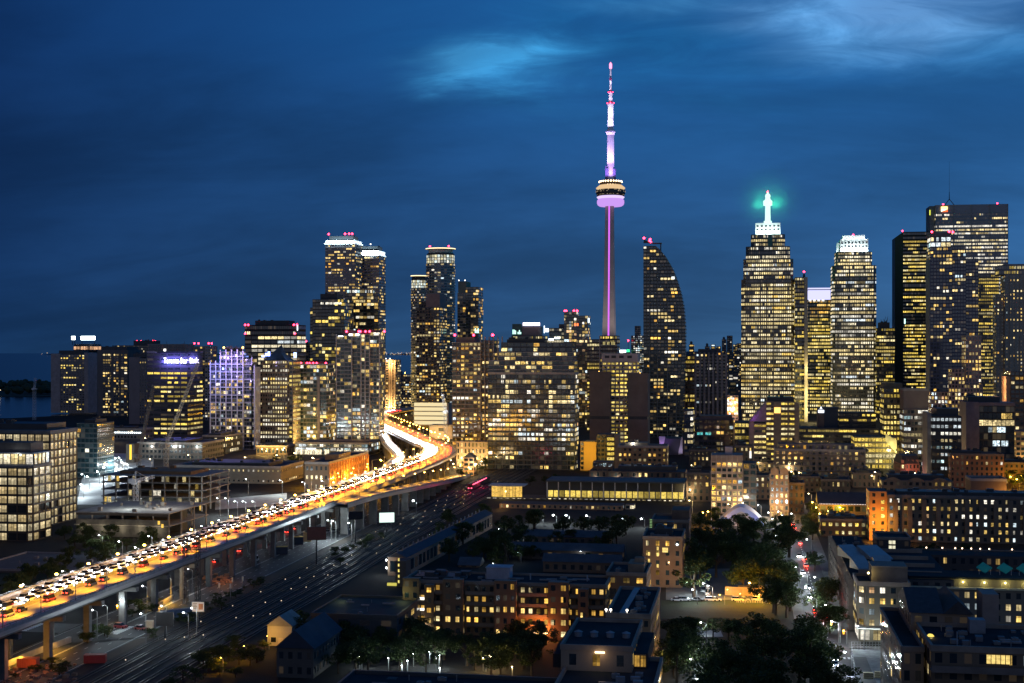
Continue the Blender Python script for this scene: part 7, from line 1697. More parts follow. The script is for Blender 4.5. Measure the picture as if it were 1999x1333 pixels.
# a train with red marker lights on the tracks
t = empty('commuter_train', (0, 0, 0), 'dark commuter train with glowing red marker lights on the far tracks', 'train')
d0 = RC.at_y(gnd(912, 956).y)
m = MB(); mm = MB(); 
for k in range(2):
    a, e = d0 + k * 26, d0 + k * 26 + 24
    RC.sweep(m, -4.0, -1.2, .5, 3.4, a, e); RC.sweep(m, -3.6, -1.6, 3.4, 3.8, a, e)
RC.sweep(mm, -1.25, -1.05, 3.0, 3.3, d0, d0 + 40)  # long glowing strip added for a red light streak
q = RC.off(d0 - .05, -2.6); mm.box(q.x - 1.1, q.x - .5, q.y - .1, q.y, 1.0, 1.5); mm.box(q.x + .5, q.x + 1.1, q.y - .1, q.y, 1.0, 1.5)
m.build('carriage', surf('train_dark', (.05, .05, .055), .5), t); mm.build('marker_and_streak', glow('train_red', (1, .10, .18), 5), t); q = RC.off(d0 - 4, -2); lamp(t, (q.x, q.y, 2.6), (1, .03, .10), 900, .3); q = RC.off(d0 + 18, .6); lamp(t, (q.x, q.y, 2.6), (1, .03, .10), 900, .3)
# ---------------------------------------------------------------- trees
def leaf_mat(name, c0, c1):
    m, N, L = newmat(name); out = N.new('ShaderNodeOutputMaterial'); p = N.new('ShaderNodeBsdfPrincipled'); tr = N.new('ShaderNodeBsdfTranslucent'); ad = N.new('ShaderNodeMixShader')
    g = N.new('ShaderNodeNewGeometry'); mx = N.new('ShaderNodeMix'); mx.data_type = 'RGBA'; L.new(g.outputs['Random Per Island'], mx.inputs[0]); mx.inputs[6].default_value = rgb(*c0); mx.inputs[7].default_value = rgb(*c1)
    L.new(mx.outputs[2], p.inputs['Base Color']); L.new(mx.outputs[2], tr.inputs[0]); p.inputs['Roughness'].default_value = .7; p.inputs['Specular IOR Level'].default_value = .2; ad.inputs[0].default_value = .3; L.new(p.outputs[0], ad.inputs[1]); L.new(tr.outputs[0], ad.inputs[2]); L.new(ad.outputs[0], out.inputs[0]); return m
LEAVES = leaf_mat('leaves', (.016, .032, .010), (.060, .078, .024)); BARK = surf('bark', (.055, .042, .03), .95, .3, 2)
tr_ = random.Random(21); TP = []
for k in range(6):
    r = empty('tree', (0, 0, -50)); h = 1.0
    m = MB(); m.tube((0, 0, 0), (.02, 0, .42), .035, .024, 6)
    blobs = []
    nb = 15 + k
    for i in range(nb):
        a = tr_.uniform(0, 6.283); rr = tr_.uniform(.05, .42) ; z = tr_.uniform(.36, .88); rr *= 1 - max(0, z - .7) * 1.6
        c = Vector((rr * math.cos(a), rr * math.sin(a), z)); blobs.append((c, tr_.uniform(.07, .155)))
        if i < 6: m.tube((.01, 0, .26 + .03 * i), c, .014, .004, 4)
    trunk = m.build('trunk', BARK, r)
    m = MB()
    for c, br in blobs:
        for i in range(int(150 * (br / .13) ** 2)):
            v = Vector((tr_.gauss(0, 1), tr_.gauss(0, 1), tr_.gauss(0, 1))).normalized(); p = c + v * br * tr_.uniform(.55, 1.12); p.z = c.z + (p.z - c.z) * .85
            u = Vector((tr_.gauss(0, 1), tr_.gauss(0, 1), tr_.gauss(0, 1))).normalized(); w = u.orthogonal().normalized(); s = tr_.uniform(.012, .036)
            q = u.cross(w); m.face([p - w * s, p + q * s * .6, p + w * s, p - q * s * .6])
    crown = m.build('crown', LEAVES, r); TP.append(r)
used = [False] * len(TP); ntree = 0
def tree(x, y, h, label, group, wide=1.0, z=0):
    global ntree
    k = rnd.randrange(len(TP)); o = TP[k]
    if used[k]: o = copy_tree(TP[k])
    used[k] = True; ntree += 1
    o.location = (x, y, z); s = h; o.scale = (s * wide, s * wide, s); o.rotation_euler = (0, 0, rnd.uniform(0, 6.28)); nm = 'bush' if ('bush' in label or 'shrub' in label) else 'tree'; o.name = nm; tag(o, label, nm, group)
    return o
def grove(pl, n, h0, h1, label, group, wide=1.15, minsep=3.2):
    P = [gnd(*p) for p in pl]; xs = [p.x for p in P]; ys = [p.y for p in P]; got = []; tries = 0
    def inside(x, y):
        c = False
        for i in range(len(P)):
            a, b_ = P[i], P[i - 1]
            if (a.y > y) != (b_.y > y) and x < (b_.x - a.x) * (y - a.y) / (b_.y - a.y) + a.x: c = not c
        return c
    while len(got) < n and tries < n * 60:
        tries += 1; x, y = rnd.uniform(min(xs), max(xs)), rnd.uniform(min(ys), max(ys))
        if inside(x, y) and all((x - g[0]) ** 2 + (y - g[1]) ** 2 > minsep ** 2 for g in got): got.append((x, y)); tree(x, y, rnd.uniform(h0, h1), label, group, wide * rnd.uniform(.9, 1.15))
G = grove
G([(1340, 1172), (1420, 1168), (1530, 1150), (1545, 1060), (1480, 1058), (1345, 1110)], 26, 9, 14, 'tall dark leafy tree in the park between the brick block and the street', 'dark park trees')
G([(1338, 1110), (1400, 1110), (1400, 1035), (1345, 1035)], 9, 6, 9, 'dark tree between the tent and the brick mid-rise', 'dark trees left of the tent')
G([(1500, 1215), (1560, 1200), (1545, 1140), (1505, 1160)], 7, 9, 13, 'large leafy tree at the left kerb of the tree-lined street', 'trees along the left kerb of the street')
for i, px in enumerate((1310, 1335, 1352, 1392, 1422, 1440, 1465, 1490, 1512)):
    p = gnd(px, 1247 + (i % 3) * 3); tree(p.x, p.y, rnd.uniform(5.5, 7.5), 'small round tree in the row in front of the park lawn', 'small trees before the lawn', 1.3)
G([(1295, 1340), (1352, 1340), (1342, 1262), (1298, 1262)], 8, 7, 10, 'dark tree beside the bottom park path', 'dark trees at the bottom park path')
G([(1385, 1420), (1640, 1400), (1600, 1290), (1400, 1300)], 22, 8, 12, 'big dark leafy tree at the bottom right, left of the street', 'big dark trees at the bottom of the picture')
G([(1560, 1300), (1618, 1318), (1600, 1258), (1560, 1262)], 5, 8, 10, 'big leafy tree bulging over the street', 'trees bulging over the street')
G([(1600, 1240), (1650, 1262), (1622, 1180), (1590, 1150)], 8, 6, 9, 'street tree in front of the right-hand terrace', 'street trees on the right kerb')
G([(1580, 1100), (1600, 1130), (1585, 1030), (1568, 1030)], 5, 5, 8, 'street tree lit by traffic near the market crossing', 'street trees by the market crossing')
G([(780, 1120), (1200, 1110), (1240, 1040), (1000, 1030), (850, 1040)], 40, 6, 10, 'dark tree in the unlit wood below the long block', 'unlit trees below the long block')
G([(840, 1060), (960, 1045), (950, 1010), (880, 1015)], 8, 5, 8, 'dark tree left of the row apartments', 'dark trees beside the rail roof')
G([(700, 1330), (1060, 1330), (1060, 1255), (780, 1255), (640, 1262)], 36, 6, 10, 'dark tree in front of the central apartment row', 'dark trees in front of the apartments')
G([(560, 1300), (700, 1340), (720, 1260), (600, 1190)], 9, 4, 7, 'dim tree around the low dark roofs beside the tracks', 'dim trees around the low roofs')
G([(330, 1345), (430, 1340), (545, 1275), (520, 1245), (440, 1270), (360, 1310)], 22, 2.4, 4.2, 'bush lit orange on the bank beside the tracks', 'orange-lit bushes beside the tracks', 1.7, 1.6)
G([(640, 1085), (700, 1062), (760, 1040), (770, 1052), (700, 1085), (650, 1110)], 14, 1.5, 3.2, 'low bush on the bank between the rail tracks and the long shed', 'bushes along the rail bank', 1.7, 2)
G([(300, 1255), (420, 1200), (540, 1130), (520, 1125), (400, 1180), (290, 1240)], 22, 1.2, 2.6, 'scrubby bush along the dirt yard beside the tracks', 'scrub along the dirt yard', 1.9, 2)
G([(20, 1330), (130, 1325), (150, 1290), (60, 1290)], 9, 1.2, 2.6, 'scrubby bush in the yard at the bottom left', 'scrub in the bottom left yard', 1.9, 1.6)
G([(135, 1255), (215, 1260), (230, 1232), (150, 1232)], 8, 1.8, 3, 'low shrub on the green island by the crossing', 'shrubs by the crossing', 1.8, 1.5)
G([(232, 1212), (330, 1195), (330, 1180), (240, 1185)], 8, 1.8, 3, 'low shrub on the bank beside the yellow wall', 'shrubs by the yellow wall', 1.8, 1.5)
G([(0, 1178), (110, 1142), (280, 1085), (330, 1062), (250, 1065), (100, 1108), (0, 1150)], 30, 4, 7, 'dark tree in the belt along the left side of the elevated road', 'tree belt along the elevated road')
G([(100, 1082), (300, 1072), (300, 1045), (110, 1052)], 10, 5, 8, 'dark tree in front of the construction frames', 'trees before the construction frames')
G([(560, 925), (640, 935), (590, 900), (480, 895)], 6, 5, 8, 'dark tree behind the flat warehouse', 'trees behind the flat warehouse')
G([(888, 935), (952, 925), (950, 905), (900, 908)], 8, 5, 8, 'dark tree beside the small orange-lit house', 'trees by the orange-lit house')
G([(1575, 1022), (1665, 1022), (1665, 1000), (1580, 1000)], 10, 5, 7.5, 'tree glowing orange from a lamp in its crown, by the market hall', 'orange-glowing market trees', 1.2, 2.4)
G([(1362, 1022), (1400, 1022), (1400, 1010), (1365, 1010)], 4, 4.5, 6, 'orange-lit tree left of the white arched tent', 'orange-lit trees by the tent', 1.2, 2)
G([(1400, 1045), (1500, 1048), (1500, 1032), (1400, 1032)], 10, 4.5, 7, 'dark tree in front of the white arched tent', 'trees before the tent', 1.2, 2.6)
G([(1960, 955), (2010, 955), (2010, 940), (1960, 940)], 6, 7, 10, 'orange-lit tree at the right picture edge', 'orange-lit trees at the right edge')
G([(1450, 985), (1560, 960), (1720, 950), (1720, 925), (1480, 925)], 14, 5, 8, 'dark tree between the low brick blocks', 'trees between the low brick blocks')
G([(1720, 1105), (2000, 1108), (2000, 1085), (1740, 1085)], 8, 4, 6, 'dark courtyard tree below the huge apartment slab', 'courtyard trees')
G([(1030, 955), (1085, 955), (1085, 945), (1030, 945)], 4, 5, 7, 'tree between the glass pavilion and the long block', 'trees beside the glass pavilion')
G([(1300, 1130), (1330, 1130), (1330, 1080), (1250, 1040)], 4, 5, 7, 'dark tree against the plain brick mid-rise', 'trees against the brick mid-rise')
# ---------------------------------------------------------------- foreground buildings
BRK = (.14, .09, .05); TANB = surf('tan_brick', (.22, .16, .11), .9, .25, .3); ROOFB = surf('roof_blue_grey', (.018, .024, .030), .95, .35, .12, spec=.12); COP = surf('coping_tan', (.2, .16, .13), .85)
def gable(b, name, x0, x1, y0, y1, z, rise, mat, along='y', over=.4):
    m = MB()
    if along == 'y':
        xm = (x0 + x1) / 2; a = [(x0 - over, y0 - over, z), (x1 + over, y0 - over, z), (xm, y0 - over, z + rise)]; c = [(x0 - over, y1 + over, z), (x1 + over, y1 + over, z), (xm, y1 + over, z + rise)]
    else:
        ym = (y0 + y1) / 2; a = [(x0 - over, y1 + over, z), (x0 - over, y0 - over, z), (x0 - over, ym, z + rise)]; c = [(x1 + over, y1 + over, z), (x1 + over, y0 - over, z), (x1 + over, ym, z + rise)]
    m.face(a); m.face(c[::-1]); m.face([a[1], c[1], c[2], a[2]]); m.face([c[0], a[0], a[2], c[2]]); m.face([a[0], c[0], c[1], a[1]])
    return b.add(name, m, mat)
# central apartment row
b = B('apartment_row', 'long tan brick apartment row with arched parapets and amber windows, centre foreground', 368, 788, 1182, 'apartment building')
st = CONDO.but(wall=BRK, p=.46, pal='amber', b=.8, cw=2.1, fh=2.9, ww=.46, wh=.46, run=.35); zt = b.z(1140)
b.body(st.but(p=.36), 0, zt=zt, y1=15, nsplit=60, winmat=LITN, roof=ROOFB)
for k, (a, c) in enumerate(((790, 822), (868, 907), (968, 1010), (1072, 1112), (832, 850), (1130, 1150))):
    x0, x1 = b.x(a), b.x(c); zz = b.z(1131) if k < 4 else b.z(1143)
    m = B.__new__(B); facade(b.root, [(x0, -2.2), (x1, -2.2), (x1, -.05), (x0, -.05)], 0, zz, st.but(cw=2.2, p=.38), 'bay', 22, COP, winmat=LITN)
    if k in (1, 2, 3):
        n = 10; mm = MB(); xa, xb = x1 - .6, x1 + 4.2
        for i in range(n):
            t0, t1 = math.pi * i / n, math.pi * (i + 1) / n; r0, r1 = 2.0, 2.3; cx = (xa + xb) / 2; zc = zz - 3.0
            P = lambda t, r: (cx - r * math.cos(t), zc + r * math.sin(t)); q = [P(t0, r0), P(t1, r0), P(t1, r1), P(t0, r1)]
            mm.face([(x, -.6, z) for x, z in q]); mm.face([(q[3][0], -.6, q[3][1]), (q[2][0], -.6, q[2][1]), (q[2][0], -.05, q[2][1]), (q[3][0], -.05, q[3][1])])
        b.add('arch', mm, TANB)
m = MB(); fhh = zt / max(1, round(zt / 2.9))
for f in range(1, 5):
    for a, c in ((824, 866), (910, 966), (1014, 1070), (1114, 1180)): m.box(b.x(a), b.x(c), -1.5, -.07, f * fhh - .12, f * fhh + .1); m.box(b.x(a), b.x(c), -1.5, -1.4, f * fhh + .1, f * fhh + .8)
b.add('balcony', m, surf('balc_tan', (.17, .125, .09), .85)); b.parapet(0, b.w, 0, 15, zt, .6, .3, COP)
x0 = b.x(940); x1 = b.x(986); m = MB(); m.box(x0, x1, 7, 12, zt, zt + 3.0); m.box(x0 - .2, x1 + .2, 6.8, 12.2, zt + 3.0, zt + 3.25); b.add('penthouse', m, surf('white_box', (.30, .29, .32), .7)); b.plant(b.x(800), b.x(900), 5, 12, zt, .7, DKP, units=6, name='roof_plant'); 
m = MB()
for k in range(8): xx = rnd.uniform(2, b.w - 4); m.tube((xx, 8, zt), (xx, 8, zt + rnd.uniform(.8, 2)), .2, .2, 6)
b.add('vent_pipe', m, STEEL)
for px, e, c in ((829, 260, (1, .9, .7)), (1052, 2600, (1, .28, .06)), (1064, 1800, (1, .3, .06)), (806, 1600, (1, .3, .08))): lamp(b.root, (b.x(px), -3.2, 2.6), c, e, .2)
m = MB()
for k in range(9): m.box(b.x(1042) + k * .48, b.x(1042) + k * .48 + .18, -3.0, -2.8, 1.7, 1.9)
b.add('lamp_string', m, glow('string_warm', (1, .6, .3), 8))
m = MB(); m.box(b.x(822), b.x(832), -1.6, -1.45, 9.2, 9.9); m.box(b.x(822), b.x(832), -1.6, -1.45, 6.4, 7); b.add('balcony_lamp', m, glow('balc_white', (1, .95, .8), 2))
b = B('brown_block', 'plain brown brick end block joined to the right of the arched apartment row', 372, 1184, 1262, 'apartment building'); b.body(st.but(p=.22, wall=(.15, .095, .06), cw=3.4), 0, zt=b.z(1122), y1=18, nsplit=20, winmat=LITN, roof=ROOFB); b.parapet(0, b.w, 0, 18, b.z(1122), .7, .3, COP); b.plant(b.w * .5, b.w - 1, 5, 14, b.z(1122), 2.2, TANB)
# flat roofs bottom centre
b = B('flat_roof_block', 'dark blue flat-roofed block with a tilted rooftop glass strip, right of the apartment row', 314, 1184, 1270, 'apartment building')
d = 36; st2 = st.but(wall=(.15, .10, .065), p=.18); zt = b.z(1204); b.body(st2, 0, zt=zt, y1=d, nsplit=30, winmat=LITN, roof=ROOFB); b.parapet(0, b.w, 0, d, zt, .8, .35, COP); m = MB(); m.face([(b.w * .25, 4, zt + .1), (b.w * .4, 4, zt + .1), (b.w * .55, 30, zt + 1.6), (b.w * .4, 30, zt + 1.6)]); m.face([(b.w * .4, 4, zt + .05), (b.w * .4, 30, zt + .05), (b.w * .4, 30, zt + 1.58), (b.w * .4, 4.2, zt + .1)]); b.add('skylight', m, surf('sky_glass', (.03, .05, .06), .3)); 
for k in range(4): lamp(b.root, (b.w + 2.0, 4 + k * 9, 4), (1, .6, .2), 260, .2)
m = MB()
for px, py in ((1182, 1178), (1191, 1208), (1223, 1209)): m.ball((b.x(px), 1.5, zt + 1.2), .3, 0, 6, 4); m.tube((b.x(px), 1.5, zt), (b.x(px), 1.5, zt + 1), .06, n=4)
b.add('roof_lamp', m, glow('roof_lamp_soft', (1, .9, .75), 4))
b = B('roof_complex', 'blue-grey flat roof with a raised brick stair block and pale roof vents, bottom centre edge', 226, 1052, 1262, 'apartment building')
z1 = 15.2; b.body(st2, 0, zt=z1, y1=44, roof=ROOFB, nsplit=10); b.parapet(0, b.w, 0, 44, z1, .8, .35, COP)
y0 = 43.5; xs = lambda px: onv(px, b.v + y0)[0] - b.u
x0, x1 = xs(1108), xs(1242); facade(b.root, [(x0, y0 - 10), (x1, y0 - 10), (x1, y0 + 16), (x0, y0 + 16)], z1 + .02, z1 + 4.2, st.but(wall=(.20, .155, .115), p=.25, cw=4, fh=4.2, ww=.3, wh=.5), 'stair_block', 6, ROOFB, winmat=LITN)
b.parapet(x0, x1, y0 - 10, y0 + 16, z1 + 4.2, .7, .3, COP)
m = MB()
for k in range(4): xx = x0 + 2 + k * (x1 - x0 - 4) / 3; m.lathe([(.75, z1 + 4.2), (.75, z1 + 5), (.9, z1 + 5.1), (0, z1 + 5.5)], 10, 0, xx, y0 + 1)
for k in range(9): xx = rnd.uniform(2, b.w - 2); yy = rnd.uniform(8, 30); m.box(xx, xx + rnd.uniform(.6, 1.8), yy, yy + rnd.uniform(.6, 1.6), z1, z1 + rnd.uniform(.5, 1.3))
b.add('roof_vent', m, surf('vent_pale', (.17, .18, .2), .6)); m = MB(); xx = (x0 * .45 + x1 * .55); m.box(xx - .9, xx + .9, y0 - 10.4, y0 - 10.05, z1 + 3.5, z1 + 3.75); b.add('wall_lamp', m, glow('wall_warm', (1, .68, .35), 5)); lamp(b.root, (xx, y0 - 11.5, z1 + 3.3), (1, .7, .4), 90, .2)
m = MB(); m.box(xs(1090), x0 - .03, y0 - 8, y0 + 14, z1 + .02, z1 + 2.6); m.box(x1 + .03, xs(1268), y0 - 6, y0 + 14, z1 + .02, z1 + 2.8); b.add('roof_wing', m, [ROOFB]); facade(b.root, [(x1 + .05, y0 - 6.2), (xs(1266), y0 - 6.2), (xs(1266), y0 - 6.05), (x1 + .05, y0 - 6.05)], z1 + .1, z1 + 2.7, st.but(p=.9, cw=1.2, fh=2.6, pal='amber', ww=.8, wh=.8), 'lit_wall', 4, COP, winmat=LITN)
# brick mid-rise by the park
b = B('brick_midrise', 'plain tan brick mid-rise with a column of amber stair windows, left of the park trees', 440, 1255, 1332, 'apartment building')
zt = b.z(1051); st3 = st.but(wall=(.17, .11, .07), p=.25, cw=3, fh=3, ww=.36, wh=.5); b.body(st3, 0, zt=zt, y1=20, nsplit=40, winmat=LITN, roof=ROOFB); b.parapet(0, b.w, 0, 20, zt, .7, .3, COP); b.plant(b.x(1275), b.x(1310), 8, 17, zt, 2.2, DKP)
for px, py in ((1282, 1074), (1282, 1086), (1265, 1085), (1265, 1098), (1282, 1108), (1264, 1110)):
    z = b.z(py); m = MB(); k = rnd.uniform(.8, 1.3); m.face([(b.x(px), -.09, z), (b.x(px + 4), -.09, z), (b.x(px + 4), -.09, z + 1.1), (b.x(px), -.09, z + 1.1)], 0, None, (k, .7 * k, .2 * k)); m.build('window', LITN, b.root)
z = b.z(1078); 
m = MB(); m.face([(b.x(1293), -.09, z), (b.x(1304), -.09, z), (b.x(1304), -.09, z + 1.5), (b.x(1293), -.09, z + 1.5)], 0, None, (1.1, .8, .25)); m.build('window', LITN, b.root); lamp(b.root, (b.x(1305), -6, 7), (1, .55, .25), 500, .3); lamp(b.root, (b.x(1262), -5, 3), (1, .7, .4), 300, .2)
m = MB(); m.tube((b.x(1322), -.4, b.z(1062)), (b.x(1322), -.1, b.z(1062)), .35, .2, 8); b.add('wall_lamp', m, glow('flood_white', (.92, 1, 1), 6))
b = B('brick_midrise', 'dark brick block behind the plain tan mid-rise, with a green-lit ladder', 500, 1272, 1345, 'apartment building'); b.body(st3.but(wall=(.12, .085, .065), p=.1), 0, zt=b.z(1018), y1=18, nsplit=10, winmat=LITN); b.parapet(0, b.w, 0, 18, b.z(1018), .7, .3, COP); b.block('tall_wing', b.x(1310), b.w, 4, 18, b.z(1018) + .02, b.z(998), surf('brick_dark', (.12, .08, .06), .9)); m = MB(); 
for k in range(6): m.box(b.x(1268) + .1, b.x(1273), -.5, -.3, b.z(1030) + k * .55, b.z(1030) + k * .55 + .12)
b.add('ladder', m, glow('ladder_green', (.5, .9, .35), .8))
# row houses and dim roofs in the dark centre
for Y, xl, xr, yt, lab in ((500, 1000, 1215, 1064, 'dark terrace of low houses with a long ridge roof, in the unlit wood'), (540, 1010, 1190, 1038, 'second dark terrace roof higher up in the unlit wood'), (470, 1060, 1210, 1086, 'lower dark terrace with two lit windows, above the central apartment row'), (480, 895, 935, 1092, 'small dark pavilion roof left of the white rooftop box')):
    b = B('terrace_houses', lab, Y, xl, xr, 'houses' if xr - xl > 60 else 'building'); zt = b.z(yt) - 2; b.body(st.but(wall=(.08, .06, .05), p=.07, cw=3), 0, zt=zt, y1=9, nsplit=12, winmat=LITN); gable(b, 'roof', 0, b.w, 0, 9, zt + .02, 2.2, surf('roof_slate', (.05, .055, .065), .8), 'x')
# long roof beside the rail tracks
p = gnd(757, 1102); b = B('rail_shed', 'long low shed with a dark blue ridge roof running beside the rail tracks', 462, 757, 786, 'building'); d = 128; zt = 6.2
b.root.rotation_euler = (0, 0, math.radians(-2.6))
facade(b.root, [(0, 0), (b.w * 1.25, 0), (b.w * 1.25, d), (0, d)], 0, zt, CONDO.but(wall=(.24, .16, .11), p=.02, cw=5, fh=6), 'wall'); gable(b, 'roof', 0, b.w * 1.25, 0, d, zt + .02, 1.5, surf('roof_navy', (.026, .036, .055), .8), 'y'); m = MB()
for k in range(20): m.tube((b.w * .45, 4 + k * 6.2, zt + 1.2), (b.w * .45, 4 + k * 6.2, zt + 2.2), .28, .28, 6)
b.add('roof_vent', m, surf('vent_pale', (.17, .18, .2), .6)); 
for zz, e in ((5.2, 420), (2.6, 300)): lamp(b.root, (-.8, -.8, zz), (.8, .95, 1), e, .2); m = MB(); m.ball((-.4, -.4, zz), .28, 0, 6, 4); b.add('wall_lamp', m, LED)
lamp(b.root, (b.w * .6, -4, 5), (1, .6, .3), 160, .2)
b = B('stair_block', 'narrow block with one vertical line of yellow stair windows, below the long rail shed', 440, 772, 792, 'building'); b.body(CONDO.but(wall=(.06, .055, .05), p=0, ww=0), 0, zt=b.z(1095), y1=7); 
for k in range(5): m = MB(); z = 1.2 + k * 1.75; m.face([(b.x(777), -.1, z), (b.x(780), -.1, z), (b.x(780), -.1, z + .9), (b.x(777), -.1, z + .9)], 0, None, (1, .8, .2)); m.build('window', LITN, b.root)
m = MB(); m.box(b.x(758), b.x(776), -1.5, -1, .5, 1.4); b.add('lit_canopy', m, glow('canopy_yellow', (.9, .8, .15), .7))
# dark roofs bottom left of centre
b = B('dark_hall', 'dark flat hall with one small lit window among the trees, bottom left of centre', 345, 608, 775, 'building'); b.body(st.but(wall=(.04, .045, .05), p=.03, cw=6), 0, zt=b.z(1203), y1=26, nsplit=4, winmat=LITN, roof=surf('roof_black', (.022, .026, .03), .8)); b.parapet(0, b.w, 0, 26, b.z(1203), .6, .3, DKP); lamp(b.root, (b.x(622), 20, b.z(1203) + 2), (.8, .9, .4), 130, .2); lamp(b.root, (b.x(745), 22, b.z(1203) + 2), (.8, .9, .4), 160, .2)
b = B('gabled_shed', 'dark blue gabled shed beside the tracks, bottom left of centre', 318, 540, 612, 'building'); b.body(st.but(wall=(.07, .065, .06), p=.0), 0, zt=b.z(1265), y1=22); gable(b, 'roof', 0, b.w, 0, 22, b.z(1265) + .02, 4.2, surf('roof_navy', (.026, .036, .055), .8), 'y')
b = B('small_house', 'small pale gable-fronted hut by the tracks', 352, 522, 570, 'building'); b.body(CONDO.but(wall=(.32, .31, .29), p=0, ww=0), 0, zt=b.z(1222), y1=9); gable(b, 'roof', 0, b.w, 0, 9, b.z(1222) + .02, 2.6, surf('roof_pale', (.20, .2, .19), .8), 'y', .3); b.block('door', b.w * .45, b.w * .62, -.12, -.02, 0, 2.1, surf('door_pale', (.4, .36, .33), .7)); b.block('window', b.w * .15, b.w * .35, -.12, -.02, 1, 2.2, CARGL); lamp(b.root, (b.w * .4, -5, 4), (1, .9, .75), 120, .2)
b = B('bottom_roof', 'long black flat roof along the bottom edge of the picture', 240, 600, 1048, 'building'); b.body(st.but(p=0, ww=0, wall=(.06, .05, .045)), 0, zt=12.4, y1=29, roof=ROOFB); b.parapet(0, b.w, 0, 29, 12.4, .7, .35, DKP); b.plant(b.w * .2, b.w * .3, 8, 16, 12.4, 1.6, DKP)
b = B('left_roof', 'wide dark flat-roofed shed between the lit office and the elevated road', 470, -60, 120, 'building'); z = b.z(1113); b.body(st.but(p=0, ww=0, wall=(.05, .05, .055)), 0, zt=z, y1=38, x1=b.x(188), roof=surf('roof_dark_blue', (.04, .045, .055), .8)); b.parapet(0, b.x(188), 0, 38, z, .5, .3, surf('coping_grey', (.15, .15, .16), .8)); m = MB(); 
for k in range(5): xx = rnd.uniform(4, b.w); yy = rnd.uniform(6, 30); m.box(xx, xx + 1.5, yy, yy + 1.2, z, z + 1)
b.add('roof_vent', m, surf('vent_grey', (.12, .12, .13), .7))
# ---- right-hand foreground ----
b = B('corner_terrace', 'corner apartment block with white-lit shops below and a long stepped side along the street', 357, 1674, 1776, 'apartment building')
st4 = st.but(wall=(.085, .072, .054), p=.36, pal='mix', cw=2.7, fh=3.0, ww=.46, wh=.52); zt = b.z(1142); d = 105
poly = [(2.2, 0), (b.w, 0), (b.w, 14), (0, 14), (0, 2.2)]
b.body(st4.but(p=.4), 0, zt=zt, zb=3.6, poly=poly, nsplit=40, winmat=LITN, roof=ROOFB); b.body(st4.but(p=.75, pal='white', fh=3.6, cw=3.4, ww=.7, wh=.7, b=1.0), 0, zt=3.58, y1=13.9, x0=.3, nsplit=20, winmat=LITN)
for k in range(4): lamp(b.root, (b.w * (k + .3) / 4, -2.4, 3.2), (.85, 1, .95), 260, .2)
m = MB(); m.box(-.4, b.w + .3, -1.2, -.05, 3.5, 3.75); b.add('awning', m, surf('awning_pale', (.4, .4, .38), .7)); b.parapet(0, b.w, 0, 14, zt, .8, .3, COP)
z2 = zt - 1.2
facade(b.root, [(-.1, 14.05), (9, 14.05), (9, d), (-.1, d)], 0, z2, st4.but(wall=(.11, .085, .07), p=.1, cw=3, ww=.5), 'side_wall', 24, ROOFB, winmat=LITN)
m = MB()
for f in range(1, 5): m.box(-1.2, -.12, 14.2, d - .2, f * z2 / 5 - .1, f * z2 / 5 + .12); m.box(-1.2, -1.1, 14.2, d - .2, f * z2 / 5 + .5, f * z2 / 5 + .6)
for k in range(13): yy = 14.3 + k * (d - 15) / 12; m.box(-1.25, -.12, yy - .15, yy + .15, 0, z2)
b.add('balcony', m, surf('balc_dark', (.14, .115, .10), .85))
# penthouse and pitched studio roofs
b.block('penthouse', b.x(1692) + 1.5, b.w - .2, 3, 12, zt + .02, zt + 4.4, surf('pent_brown2', (.17, .135, .11), .85)); lamp(b.root, (b.x(1697), 1.6, zt + 2.6), (1, .82, .25), 160, .2); m = MB(); m.ball((b.x(1697), 2.6, zt + 2.6), .28, 0, 6, 4); b.add('wall_lamp', m, glow('lamp_yellow', (1, .85, .35), 9))
def tilted(nm, cx, cy, z, w, l, t, mat):
    m = MB(); a = [(-w, -l, -t), (w, -l, -t), (w, l, t), (-w, l, t)]; rot = .45
    R = lambda p: (cx + p[0] * math.cos(rot) - p[1] * math.sin(rot), cy + p[0] * math.sin(rot) + p[1] * math.cos(rot), z + p[2])
    top = [R(p) for p in a]; low = [(x, y, z - t - .3) for x, y, _ in top]; m.face(top)
    for i in range(4): j = (i + 1) % 4; m.face([low[i], low[j], top[j], top[i]])
    return b.add(nm, m, mat)
SKG = surf('skylight_grey', (.20, .25, .27), .45, .12, .5)
for px, py, w, l in ((1662, 1076, 2.5, 3.6), (1708, 1078, 3.2, 4.6), (1681, 1098, 2.2, 2.4), (1724, 1096, 2.6, 1.6)):
    q = at(px, py, (CH - zt - 1.5) * F / (py - HY)); tilted('skylight', q.x - b.u, q.y - b.v, zt + 1.6, w, l, 1.4, SKG)
facade(b.root, [(9.05, 14.05), (26, 14.05), (26, 70), (9.05, 70)], 0, zt - .6, st4.but(wall=(.08, .07, .065), p=.06), 'rear_wing', 10, ROOFB, winmat=LITN)
m = MB()
for k in range(4): yy = 22 + k * 14; m.box(2, 24, yy, yy + .35, zt - .6, zt + .5)
b.add('party_wall', m, COP)
b = B('lit_cornice_block', 'low apartment block with a glowing yellow cornice of lamp-lit arches and two teal rooftop skylights', 368, 1778, 2060, 'apartment building')
zt = b.z(1133); zc = b.z(1151); b.body(st4.but(p=.42, pal='mix', wall=(.13, .115, .095)), 0, zt=zc, y1=13, nsplit=60, winmat=LITN); b.body(st4.but(ww=0, p=0, wall=(.24, .21, .14)), 0, zb=zc + .02, zt=zt, y0=2, y1=13, name='upper_wall', roof=ROOFB); m = MB(); m.box(-.3, b.w + .3, -.5, .5, zc + .03, zc + .5); b.add('cornice', m, surf('cornice_cream', (.45, .42, .28), .7)); b.block('roof_edge', -.3, b.w, 1.5, 13, zt + .02, zt + .5, ROOFB)
wl = MB()
